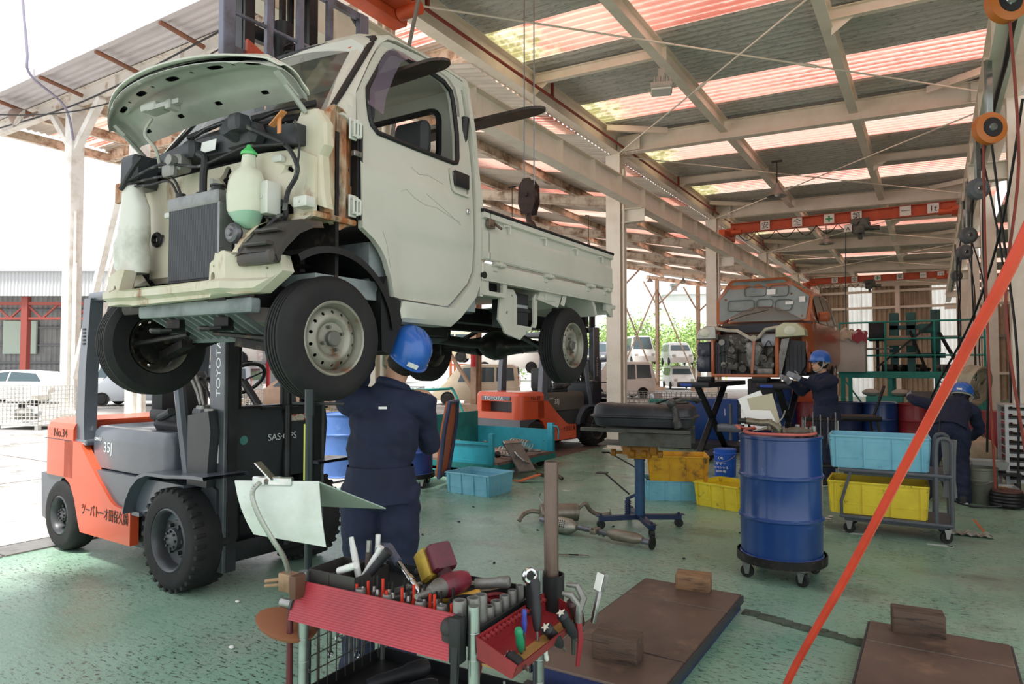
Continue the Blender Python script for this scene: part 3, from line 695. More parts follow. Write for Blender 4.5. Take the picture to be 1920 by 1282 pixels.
m = M(); m.t = Matrix.Translation((-3.05, 1.92, 2.50)); m.box(-.07, .06, -.05, .03, -.03, .045, .015); m.box(-.05, .04, -.07, -.03, -.06, .0, .012); m.cyl((.03, -.05, .01), (.03, -.08, .01), .025, n=10); TB('brake_reservoir', m, CASTAL)
m = M(); m.box(-3.62, -3.46, 1.94, 2.1, 2.48, 2.545, .02); m.box(-3.64, -3.54, 1.93, 1.95, 2.40, 2.5); TB('fender_stub', m, TRUST)
# radiator
rad = M(); rad.box(-3.03, -2.66, 1.855, 1.905, 1.93, 2.275); ro = TB('radiator', rad, mat('radiator_core_black', '#202124', .55, .3))
m = M()
for i in range(62): m.box(-3.025+i*.0059, -3.0215+i*.0059, 1.851, 1.857, 1.94, 2.265)
o = TB('radiator_fin', m, mat('radiator_fin_grey', '#55575a', .45, .6), ro); o['kind'] = 'stuff'
m = M(); m.box(-3.035, -2.655, 1.845, 1.915, 2.265, 2.325, .008); m.box(-2.66, -2.645, 1.85, 1.912, 1.93, 2.27); TB('radiator_tank', m, mat('radiator_tank_grey', '#8b8c8c', .45, .5, c2='#6f7071', sc=8), ro)
m = M(); m.cyl((-2.70, 1.88, 2.325), (-2.70, 1.88, 2.345), .03, n=14); m.cyl((-2.70, 1.88, 2.345), (-2.70, 1.88, 2.353), .036, n=14); TB('radiator_cap', m, BLACK, ro); TB('radiator_neck', M().cyl((-2.98, 1.88, 2.325), (-2.98, 1.88, 2.35), .022, n=12), BLACK, ro)
m = M(); m.tube(catmull([(-2.84, 1.9, 2.33), (-2.84, 1.90, 2.42), (-2.83, 1.9, 2.5), (-2.88, 1.9, 2.53)], 5), .017, 8); m.cyl((-2.84, 1.9, 2.32), (-2.84, 1.9, 2.34), .03, n=12); TB('hose', m, BLACK)
# coolant bottle
m = M()
def rr_sec(z, cx, hx, cy, hy): return [(cx+hx*cos(t)*(abs(cos(t))**-.35 if abs(cos(t)) > .05 else 1)*.86, cy+hy*sin(t)*(abs(sin(t))**-.35 if abs(sin(t)) > .05 else 1)*.86, z) for t in [2*pi*i/16+.1 for i in range(16)]]
m.loft([rr_sec(2.14, -2.50, .025, 1.9, .03), rr_sec(2.17, -2.51, .06, 1.89, .05), rr_sec(2.225, -2.525, .105, 1.89, .06), rr_sec(2.29, -2.53, .105, 1.89, .06), rr_sec(2.35, -2.52, .10, 1.89, .06), rr_sec(2.385, -2.513, .075, 1.89, .05), rr_sec(2.405, -2.507, .034, 1.89, .034), rr_sec(2.46, -2.505, .028, 1.89, .028)])
cbt = TB('coolant_bottle', m, mat('milky_plastic', '#cdccb8', .4, c2='#cdd6c3', sc=4), sharp=50)
m = M(); m.loft([rr_sec(2.138, -2.50, .026, 1.9, .031), rr_sec(2.17, -2.51, .062, 1.89, .052), rr_sec(2.208, -2.521, .096, 1.89, .062)]); TB('coolant', m, mat('green_coolant', '#8fb49c', .4), cbt, sharp=50)
m = M(); m.rev([(.034, 0), (.034, .012), (.012, .035), (.008, .045), (0, .045)], 14, Matrix.Translation((-2.505, 1.89, 2.458))); TB('bottle_cap', m, mat('green_cap', '#56c06a', .4), cbt)
# washer tank
m = M(); m.loft([rr_sec(2.0, -3.34, .10, 1.87, .05), rr_sec(2.03, -3.36, .13, 1.87, .06), rr_sec(2.15, -3.37, .135, 1.87, .06), rr_sec(2.19, -3.35, .115, 1.87, .06), rr_sec(2.32, -3.34, .105, 1.87, .05), rr_sec(2.40, -3.36, .07, 1.87, .045), rr_sec(2.44, -3.36, .05, 1.87, .035)]); TB('washer_tank', m, mat('milky_grey_plastic', '#d5d4cb', .45, c2='#a8a69b', sc=5), sharp=50)
m = M(); m.cyl((-3.36, 1.87, 2.435), (-3.36, 1.87, 2.47), .045, n=14); TB('tank_cap', m, BLACK)
m = M(); m.t = Matrix.Translation((-2.555, 1.86, 2.12)) @ Matrix.Rotation(pi/2, 4, 'X'); m.rev([(.0, .03), (.012, .03), (.016, .022), (.03, .026), (.042, .016), (.046, .0), (.03, -.02), (0, -.025)], 20); TB('horn', m, mat('horn_grey', '#77757a', .4, .5, c2='#4d4a4c', sc=14))
m = M(); m.box(-2.565, -2.545, 1.87, 1.88, 2.0, 2.24); TB('horn_bracket', m, STEEL)
m = M()
for P, r in (([(-3.42, 1.84, 2.44), (-3.3, 1.83, 2.46), (-3.1, 1.85, 2.5), (-2.95, 1.88, 2.48), (-2.85, 1.9, 2.47), (-2.6, 1.93, 2.52), (-2.5, 1.93, 2.51), (-2.35, 1.95, 2.5)], .007), ([(-2.55, 1.88, 2.6), (-2.45, 1.93, 2.55), (-2.36, 1.96, 2.5), (-2.30, 1.97, 2.42), (-2.31, 1.98, 2.36), (-2.36, 1.98, 2.3), (-2.38, 1.98, 2.22)], .011), ([(-2.38, 1.97, 2.2), (-2.45, 1.95, 2.195), (-2.53, 1.9, 2.21), (-2.56, 1.87, 2.17)], .007), ([(-2.40, 1.97, 2.2), (-2.44, 1.95, 2.16), (-2.48, 1.94, 2.1), (-2.49, 1.93, 2.03)], .012), ([(-3.4, 1.85, 2.44), (-3.25, 1.86, 2.45), (-3.05, 1.87, 2.44), (-3.0, 1.89, 2.36)], .006), ([(-3.36, 1.85, 2.43), (-3.2, 1.86, 2.42), (-3.06, 1.87, 2.42), (-3.02, 1.89, 2.35)], .006), ([(-3.4, 1.83, 2.42), (-3.28, 1.82, 2.5), (-3.22, 1.83, 2.55)], .012), ([(-2.31, 1.97, 2.6), (-2.28, 1.97, 2.5), (-2.29, 1.97, 2.4)], .005)): m.tube(catmull(P, 6), r, 6)
TB('wiring_loom', m, mat('wiring_black', '#242426', .6, c2='#6b6a68', sc=9, lo=.55, hi=.65))
m = M(); m.tube(catmull([(-3.16, 1.84, 2.73), (-3.2, 1.83, 2.66), (-3.14, 1.85, 2.58), (-3.15, 1.88, 2.5)], 6), .008, 6); TB('hood_cable', m, mat('cable_grey', '#a9a89c', .5))
m = M(); m.t = Matrix.Translation((-2.36, 1.93, 2.58)); m.bar((-.05, 0, 0), (.03, 0, .05), .03, .006); m.bar((0, 0, .03), (0, 0, -.04), .02, .006); TB('orange_clip', m, mat('orange_clip', '#c98450', .5))
# front cross member
BM = [(-3.60, 1.95), (-3.42, 1.985), (-3.355, 1.994), (-3.311, 2.009), (-3.274, 2.006), (-3.279, 1.905), (-2.61, 1.912), (-2.612, 1.983), (-2.579, 1.998), (-2.573, 2.025), (-2.55, 2.02), (-2.535, 2.03), (-2.512, 2.030), (-2.483, 2.013), (-2.296, 2.010), (-2.275, 1.942), (-2.38, 1.855), (-2.48, 1.848), (-2.627, 1.842), (-3.227, 1.833), (-3.40, 1.837), (-3.55, 1.892), (-3.6, 1.912)]
def bmfn(x, z):
    y = 1.80-.025*(1-sm(.015, .03, abs(z-1.885)))*(abs(x+2.945) < .62)-.02*sm(.31, .34, abs(x+2.945))*(abs(x+2.945) < .46)+.04*sm(.46, .48, abs(x+2.945))+.05*sm(.5, .7, abs(x+2.945))
    return (x, y, z)
m = M(); m.sheet(BM, [arc(-2.585, 1.925, .014, 0, 330, 9, .02), arc(-3.345, 1.915, .012, 0, 330, 9, .018), arc(-2.345, 1.955, .006, 0, 300, 5), arc(-2.58, 1.97, .005, 0, 300, 5)], bmfn, (0, .06, 0), (.03, .015)); TB('front_cross_member', m, TIN)
m = M(); m.box(-3.28, -2.61, 1.80, 1.90, 1.895, 1.902); TB('radiator_shelf', m, mat('primer_pink', '#a98d84', .7))
m = M()
m.box(-3.25, -2.42, 1.84, 1.90, 1.775, 1.835, .01); TB('lower_rail', m, TUND)
m = M(); m.t = Matrix.Translation((-2.9, 1.95, 1.765)) @ Matrix.Rotation(radians(-28), 4, 'X')
m.box(-.32, .32, -.1, .16, -.004, .004)
for i in range(11): x = -.31+i*.062; m.box(x-.007, x+.007, -.1, .16, -.02, -.004)
m.box(-.32, .32, .15, .17, -.025, .01); m.box(-.32, .32, -.11, -.095, -.02, .01); TB('skid_plate', m, TUND)
for x in (-3.02, -2.66):
    m = M(); m.t = Matrix.Translation((x, 1.84, 1.715)) @ Matrix.Rotation(radians(20), 4, 'Z'); m.tube([(-.05, .03, 0), (-.05, -.03, -.005), (-.02, -.055, -.01), (.02, -.055, -.01), (.05, -.03, -.005), (.05, .06, 0)], .011, 6); m.box(-.035, .035, .05, .09, -.01, .05); TB('tow_hook', m, DARKMET)
# wheel housing and liners
for sx in (1, -1):
    Rl = .40; x1 = XC+sx*.725; x0 = XC+sx*.42
    m = M(); A = arc(WY, 1.67, Rl, 8, 122, 20); B = arc(WY, 1.67, Rl-.03, 8, 122, 20)
    m.loft([[(x1, y, z) for y, z in A], [(x0, y, z) for y, z in A]], cap=False, closed=False); m.loft([[(x1, y, z) for y, z in A], [(x1, y, z) for y, z in B]], cap=False, closed=False)
    m.add([(x0, WY, 1.75)]+[(x0, y, z) for y, z in A], [[0, i+1, i+2] for i in range(len(A)-1)]); TB('wheel_housing', m, BLACK)
    m = M(); m.cyl((XC+sx*.48, WY+.02, 1.7), (XC+sx*.46, WY+.03, 2.05), .035, n=10)
    for k in range(5): m.torus((XC+sx*.475, WY+.02, 1.86+k*.035), .055, .009, (0, 0, 1), 16, 5)
    TB('strut', m, DARKMET)
m = M(); P = [(1.80, 2.0), (1.84, 2.06), (1.91, 2.13), (1.98, 2.165), (2.04, 2.175)]
m.loft([[(x, y+dy, z+dz) for y, z in P] for x, dy, dz in ((-2.47, -.0, .0), (-2.42, -.005, .012), (-2.28, .0, .008), (-2.235, .02, -.005), (-2.235, .03, -.03))], cap=False, closed=False)
for k in (1, 2): a, b = P[k-1], P[k]; m.bar((-2.42, (a[0]+b[0])/2, (a[1]+b[1])/2+.018), (-2.27, (a[0]+b[0])/2, (a[1]+b[1])/2+.015), .05, .018, .006)
m.box(-2.47, -2.24, 1.80, 1.86, 1.965, 2.02, .015); TB('liner_front', m, LINER)
m = M(); m.loft([[(x, y-.012, z+.018) for y, z in P]+[(x, 2.2, 2.205)] for x in (-2.475, -2.445)], cap=False, closed=False); m.box(-2.50, -2.24, 2.02, 2.28, 2.19, 2.215, .01); TB('fender_flange', m, TRUST)
m = M(); m.box(XC-.5, XC+.5, 1.86, 2.6, 1.80, 1.9, .02); m.box(XC+.24, XC+.36, 1.84, 5.05, 1.83, 1.93); m.box(XC-.36, XC-.24, 1.84, 5.05, 1.83, 1.93); m.box(XC-.25, XC+.25, 2.6, 3.6, 1.74, 1.84, .03)
for y in (2.55, 3.3, 4.0, 4.9): m.box(XC-.6, XC+.6, y, y+.06, 1.86, 1.94)
TB('chassis', m, DARKMET)
m = M(); m.sheet([(2.44, 1.62), (2.50, 1.60), (2.585, 1.77), (2.575, 1.87), (2.49, 1.885), (2.47, 1.98), (2.43, 1.9)], [], lambda y, z: (-2.235, y, z), (-.25, 0, 0)); TB('mud_flap', m, BLACK)
for sx in (1, -1):
    m = M(); m.bar((XC+sx*.56, WY, 1.60), (XC+sx*.2, WY-.1, 1.66), .05, .04); m.bar((XC+sx*.5, WY, 1.6), (XC+sx*.45, WY+.4, 1.75), .035); m.tube([(XC+sx*.6, WY-.14, 1.66), (XC+sx*.1, WY-.16, 1.7)], .012, 6); m.cyl((XC+sx*.58, WY, 1.67), (XC+sx*.1, WY, 1.73), .02, n=8); TB('suspension_arm', m, DARKMET)
# wheels
t, r_, n_, bk = wheel_parts(.275, .15, .158)
def put_wheel(x, y, z, flip, steer=0):
    w = thing('wheel', None, None, (x-XC, y-WY, z-1.395), (pi if flip else 0)+steer); w.parent = truck
    return w
w0 = put_wheel(XL-.012, WY, 1.668, False, radians(-4))
t.build('tyre', RUBBER, w0); r_.build('rim', RIMM, w0); n_.build('hub', mat('hub_grey', '#6d6c66', .5, .4), w0); bk.build('brake_drum', DARKMET, w0)
for x, y, z, f, s_ in ((XR+.012, WY, 1.668, True, radians(-4)), (XL-.02, RYA, 1.695, False, 0), (XR+.02, RYA, 1.695, True, 0)):
    w = put_wheel(x, y, z, f, s_)
    for c in list(w0.children): k = c.copy(); COL.objects.link(k); k.parent = w
# axle
m = M(); m.cyl((XR+.12, RYA, 1.70), (XL-.12, RYA, 1.70), .035, n=12)
m.rev([(0, -.12), (.05, -.12), (.1, -.05), (.115, .0), (.11, .06), (.06, .14), (.035, .18)], 18, Matrix.Translation((XC+.03, RYA, 1.705)) @ Matrix.Rotation(pi/2, 4, 'Y')); m.rev([(.11, -.06), (.10, .06), (.05, .16), (.03, .2)], 16, Matrix.Translation((XC+.03, RYA, 1.705)) @ Matrix.Rotation(pi/2, 4, 'X'))
m.cyl((XC-.1, RYA, 1.7), (XC-.36, RYA, 1.7), .075, .04, n=12); m.cyl((XC+.15, RYA, 1.7), (XC+.4, RYA, 1.7), .075, .04, n=12)
for s_ in (-.5, .5): m.bar((XC+s_, RYA-.5, 1.78), (XC+s_, RYA, 1.66), .05, .02); m.bar((XC+s_, RYA, 1.66), (XC+s_, RYA+.5, 1.84), .05, .02); m.box(XC+s_-.05, XC+s_+.05, RYA-.06, RYA+.06, 1.63, 1.74, .01); m.cyl((XC+s_, RYA+.08, 1.7), (XC+s_, RYA+.12, 1.98), .025, n=8)
TB('rear_axle', m, DARKMET)
m = M(); m.cyl((XC+.12, 2.5, 1.775), (XC+.03, RYA-.18, 1.71), .034, n=12); m.cyl((XC+.12, 2.42, 1.78), (XC+.12, 2.56, 1.772), .05, n=10); TB('drive_shaft', m, DARKMET)
m = M(); m.loft([rr_sec(z, XC-.1, .28*k, 3.55, .34*k) for z, k in ((1.70, .8), (1.73, 1), (1.86, 1), (1.9, .9))]); TB('fuel_guard', m, BLACK)
# load bed
bed = TB('bed_floor', M().box(XC-.70, XC+.70, 3.33, 5.10, 2.10, 2.14), TW)
def sidep(sx):
    X = lambda d: XC+sx*(.735+d)
    m = M()
    prof = [(0, 2.165), (.008, 2.175), (.008, 2.212), (0, 2.218), (0, 2.33), (-.012, 2.355), (-.012, 2.405), (.01, 2.412), (.01, 2.442), (-.03, 2.442), (-.035, 2.17)]
    m.prism([(X(d), z) for d, z in prof], 3.33, 5.13, 'y'); m.prism([(X(d), z) for d, z in prof], 3.26, 3.318, 'y')
    s_ = TB('side_gate', m, TW, sharp=20)
    m = M(); m.box(X(-.036), X(.014), 3.255, 5.14, 2.442, 2.462, .004); TB('gate_rubber', m, BLACK, s_)
    m = M(); m.box(X(-.0), X(.0015), 3.33, 5.12, 2.2135, 2.2165); TB('gate_seam', m, BLACK, s_)
    for y in (3.52, 3.98, 4.45, 4.90):
        h = M(); h.t = Matrix.Translation((X(-.008), y, 2.40)); h.tube([(0, -.02, 0), (sx*.016, -.015, 0), (sx*.018, .018, 0), (sx*.018, .022, -.01), (sx*.016, .022, -.045)], .006, 6); h.box(-.004, .004, -.03, -.01, -.012, .012); TB('rope_hook', h, TW, s_)
    h = M(); h.t = Matrix.Translation((X(0), 3.33, 2.385)); h.box(-.004, .02, -.03, .03, -.03, .025, .004); h.box(.0, .028, -.04, .0, -.02, .01, .004); h.bar((.02, .02, .0), (.025, .09, -.02), .012); TB('gate_latch', h, mat('rusty_latch', '#7a6a5e', .5, .5, c2='#5d3a2a', sc=20), s_)
    for y in (3.42, 4.04, 4.70, 5.02):
        h = M(); h.cyl((X(.012), y-.055, 2.150), (X(.012), y+.055, 2.150), .013, n=10); h.box(X(-.01), X(.006), y-.05, y-.01, 2.11, 2.165); h.box(X(-.01), X(.006), y+.01, y+.05, 2.14, 2.195); h.torus((X(.012), y, 2.15), .013, .004, (0, 1, 0), 10, 5); TB('gate_hinge', h, TW, s_)
    m = M(); m.box(X(-.06), X(-.002), 3.26, 5.12, 2.05, 2.148, .006); m.box(X(-.05), X(.0), 3.26, 5.12, 2.045, 2.052); TB('bed_sill', m, TW)
sidep(1); sidep(-1)
m = M(); m.box(XC-.70, XC+.70, 5.11, 5.14, 2.165, 2.45, .006); m.box(XC-.72, XC+.72, 5.10, 5.145, 2.44, 2.462, .004); TB('tail_gate', m, TW)
m = M(); m.box(XC-.70, XC+.70, 3.27, 3.30, 2.12, 2.48); m.tube([(XC-.68, 3.29, 2.4), (XC-.68, 3.29, 2.95), (XC-.62, 3.29, 3.02), (XC+.5, 3.29, 3.02)], .012, 6); TB('bed_front', m, TW)
m = M(); m.sheet(rrect(3.26, 3.535, 1.962, 2.10, .012), [rrect(3.335, 3.49, 1.988, 2.072, .012)], lambda y, z: (XL-.01, y, z), (-.02, 0, 0)); m.box(XL-.14, XL-.03, 3.3, 3.53, 1.96, 1.965); TB('tank_filler_plate', m, TW)
m = M(); m.box(XL-.1, XL-.08, 3.3, 3.53, 1.97, 2.09); m.cyl((XL-.02, 3.275, 2.075), (XL+.004, 3.275, 2.075), .02, n=12); TB('rubber_stop', m, BLACK)
m = M(); m.box(XL-.26, XL-.08, 3.74, 3.92, 1.80, 2.02, .008); m.box(XL-.27, XL-.07, 3.73, 3.93, 1.9, 1.92); bt = TB('battery', m, mat('battery_black', '#2c2d31', .45))
m = M(); m.box(XL-.079, XL-.078, 3.76, 3.9, 1.925, 1.945); TB('battery_label', m, mat('label_grey', '#9a9ca0', .5), bt)
m = M(); m.sheet([(3.50, 1.83), (3.52, 2.0), (3.56, 2.03), (3.68, 2.03), (3.72, 1.99), (3.72, 1.81), (3.96, 1.80), (3.98, 1.83), (3.985, 2.02), (3.955, 2.03), (3.93, 2.0), (3.935, 1.83), (3.9, 1.785), (3.80, 1.74), (3.76, 1.715), (3.58, 1.75), (3.55, 1.79)], [arc(3.66, 1.99, .008, 0, 300, 6), arc(3.6, 1.88, .012, 0, 300, 6), arc(3.84, 1.765, .012, 0, 300, 6)], lambda y, z: (XL-.05, y, z), (-.012, 0, 0)); TB('battery_bracket', m, TW)
m = M(); m.loft([[(XL-.03, 3.95, 1.99), (XL-.03, 4.24, 1.955), (XL-.03, 4.35, 2.10), (XL-.03, 4.02, 2.10)], [(XL-.3, 3.95, 1.97), (XL-.3, 4.24, 1.94), (XL-.3, 4.35, 2.10), (XL-.3, 4.02, 2.10)]]); m.bar((XL-.028, 4.03, 2.05), (XL-.028, 4.05, 1.99), .012); m.box(XL-.032, XL-.024, 4.06, 4.2, 1.99, 2.07, .004); TB('tool_box', m, TW)
for sx in (1, -1):
    X = XC+sx*.72; m = M(); A = [(4.31, 1.97), (4.36, 2.07), (4.42, 2.115), (4.58, 2.12), (4.70, 2.10), (4.80, 2.0), (4.83, 1.93)]
    m.loft([[(X, y, z) for y, z in A], [(X-sx*.22, y, z) for y, z in A]], cap=False, closed=False); m.loft([[(X-sx*.005, y, z) for y, z in A], [(X-sx*.005, y+(.05 if y > 4.5 else -.05), z+.01) for y, z in A]], cap=False, closed=False); TB('rear_fender', m, TW)
m = M(); m.prism([(5.03, 2.05), (5.155, 2.05), (5.165, 1.945), (5.12, 1.945), (5.03, 1.99)], XL-.04, XL-.012, 'x'); m.box(XC-.6, XL-.03, 5.06, 5.1, 1.96, 2.06); m.cyl((XL-.02, 5.14, 2.02), (XL+.015, 5.14, 2.02), .018, n=10); TB('rear_plate', m, TW)
# open hood
def hoodfn(u, v, d=0):
    s = u/.66; y0 = 2.03+.0*s; z0 = 2.745+.035*(1-s*s)
    y1 = 1.70+.16*s*s; z1 = 2.885-.045*s*s*s*s
    h = .035*sin(pi*min(1, v*1.1)*.9); return (XC-.0+u, y0+(y1-y0)*v, z0+(z1-z0)*v+h-d-.03*sm(.8, 1, v)-.03*sm(.93, 1, abs(s)))
HO = [(-.63, 0), (-.2, -.02), (.2, -.02), (.63, 0), (.665, .3), (.66, .7), (.64, .92), (.5, 1.0), (.2, 1.03), (-.2, 1.03), (-.5, 1.01), (-.67, .95), (-.70, .7), (-.69, .3)]
HO = [(p.x, p.y) for p in catmull([(x, y, 0) for x, y in HO], 4, closed=True)]
hood = TB('hood', M().sheet(HO, [], lambda u, v: hoodfn(u, v), (0, 0, -.008), (.06, .1)), TW)
hl = [rrect(x-.04, x+.04, .66, .77, .03, 2) for x in (-.5, -.26, .02, .3, .5)]+[rrect(x-.022, x+.022, .13, .2, .015, 2) for x in (-.5, -.2, .1, .42)]+[arc(x, .72, .01, 0, 300, 6, .03) for x in (-.4, -.14, .16, .4)]
def innerfn(u, v):
    x, y, z = hoodfn(u, v, .012); k = 0
    k += .010*sm(.0, .05, min(v-.24, .60-v))*(1-sm(.5, .56, abs(u)))
    k -= .018*(1-sm(.03, .06, abs(u-.1)))*sm(.3, .4, v)*0
    k -= .006*(1-sm(.012, .03, abs(abs(((u*7) % 1)-.5)-.25)))*sm(.78, .82, v)
    return (x, y, z-.02+k)
TB('hood_inner_panel', M().sheet([(x*.985, .015+y*.96) for x, y in HO], hl, innerfn, (0, 0, .004), (.03, .05)), HOODM, hood)
TB('hood_void_shade', M().sheet([(x*.94, .05+y*.9) for x, y in HO], [], lambda u, v: hoodfn(u, v, .0085), (0, 0, -.0005), (.06, .1)), BLACK, hood)  # black sheet between the skins stands for the shade inside the holes
m = M(); m.t = Matrix.Translation((-3.1, 1.82, 2.755)); m.box(-.06, .06, -.04, .04, -.012, .02, .006); m.bar((.0, -.03, -.01), (.2, .0, .0), .025, .02); m.box(.12, .16, -.03, .03, -.03, .01, .006); TB('hood_latch', m, HOODM, hood)
for x in (XC+.62, XC-.62):
    m = M(); m.tube([(x, 2.04, 2.66), (x, 1.99, 2.70), (x, 1.93, 2.745)], .012, 6); m.bar((x, 1.99, 2.712), (x, 1.88, 2.785), .03, .008); TB('hood_hinge', m, HOODM, hood)
# ================================================================ FORKLIFTS
ORG = mat('forklift_orange', '#d9552f', .35, c2='#cc5a3a', sc=1.6, coat=.3, c3='#a04028', sc3=14, lo3=.68, hi3=.76)
FGREY = mat('forklift_grey', '#5a6069', .3, c2='#4b5159', sc=2, coat=.35)
FOLIVE = mat('forklift_olive_grey', '#55534a', .4, c2='#474640', sc=2)
FDARK = mat('forklift_dark_grey', '#2f3236', .42, c2='#26282b', sc=4)
MASTB = mat('mast_black', '#1a1b1d', .4, .2, c2='#34353a', sc=3)
MAST_LIT = mat('mast_lit_side_grey', '#62666a', .32, .4, c2='#45484c', sc=2)  # lighter grey puts the light on the mast sides into the colour
WRIM = mat('forklift_rim_grey', '#4c4e51', .4, .3, c2='#3c3d40', sc=6)
INKD = mat('dark_ink', '#2a2422', .6); INKW = mat('white_ink', '#e4e6e8', .5)
def rot_axes(X, Y): 
    X, Y = Vector(X), Vector(Y); return Matrix((X, Y, X.cross(Y))).transposed().to_euler()
FACE_R = rot_axes((1, 0, 0), (0, 0, 1)); FACE_RV = rot_axes((0, 0, 1), (-1, 0, 0)); FACE_B = rot_axes((0, -1, 0), (0, 0, 1)); FACE_F = rot_axes((0, 1, 0), (0, 0, 1))
def big_wheel(R, w, rr, lugs, parent, loc, flip, meshes={}):
    wh = thing('wheel', None, None, loc, pi if flip else 0); wh.parent = parent
    key = (R, w)
    if key not in meshes:
        T = Matrix.Rotation(pi/2, 4, 'X') # z -> -y : outer face at y=0 facing -y
        t = M(); t.t = T
        t.rev([(rr, -.01), (rr+.01, 0), (R*.55+rr*.45, .004), (R-.035, .0), (R-.01, -.02), (R, -.045), (R, -w+.045), (R-.01, -w+.02), (R-.035, -w), (rr, -w+.01)], 44)
        if lugs:
            for i in range(lugs):
                a = 2*pi*i/lugs; Q = T @ Matrix.Rotation(a, 4, 'Z')
                o = t.t; t.t = Q; t.box(R-.03, R+.004, -.016, .016, -.075, -.004, .006); t.box(R-.03, R+.004, -.016, .016, -w+.004, -w+.075, .006); t.t = o
        r = M(); r.t = T
        r.rev([(rr+.004, -.004), (rr-.006, .004), (rr-.014, -.002), (rr-.03, -.03), (rr-.035, -.085), (rr*.62, -.095), (rr*.58, -.07), (rr*.36, -.068), (rr*.34, -.03), (rr*.3, -.025), (0, -.025)], 36)
        r.rev([(rr-.03, -.1), (rr-.02, -w), (.05, -w)], 30)
        n = M(); n.t = T
        for i in range(6): a = 2*pi*i/6; n.cyl((rr*.47*cos(a), rr*.47*sin(a), -.08), (rr*.47*cos(a), rr*.47*sin(a), -.042), .017, .013, n=8)
        for i in range(8): a = 2*pi*i/8; n.cyl((rr*.27*cos(a), rr*.27*sin(a), -.03), (rr*.27*cos(a), rr*.27*sin(a), -.012), .009, n=6)
        a_, b_, c_ = t.build('tyre', RUBBER, wh), r.build('rim', WRIM, wh), n.build('wheel_nut', mat('wheel_nut', '#3a3b3d', .4, .5), wh); c_['kind'] = 'stuff'; meshes[key] = (a_, b_, c_)
    else:
        for o in meshes[key]: c = o.copy(); COL.objects.link(c); c.parent = wh
    return wh
def plan(x0, x1, hw, r, notch=None):
    P = [(x1, -hw), (x1, hw)]+[(x0+r-r*sin(radians(a)), hw-r+r*cos(radians(a))) for a in range(0, 91, 15)]
    if notch: P += [(x0, notch[0]), (x0+notch[1], notch[0]-.04), (x0+notch[1], -notch[0]+.04), (x0, -notch[0])]
    else: P += [(x0-.02, .2), (x0-.02, -.2)]
    return P+[(x0+r-r*cos(radians(a)), -hw+r-r*sin(radians(a))) for a in range(0, 91, 15)]
def MX():
    m = M(); m.t = Matrix.Translation((-.1, 0, 0)); return m
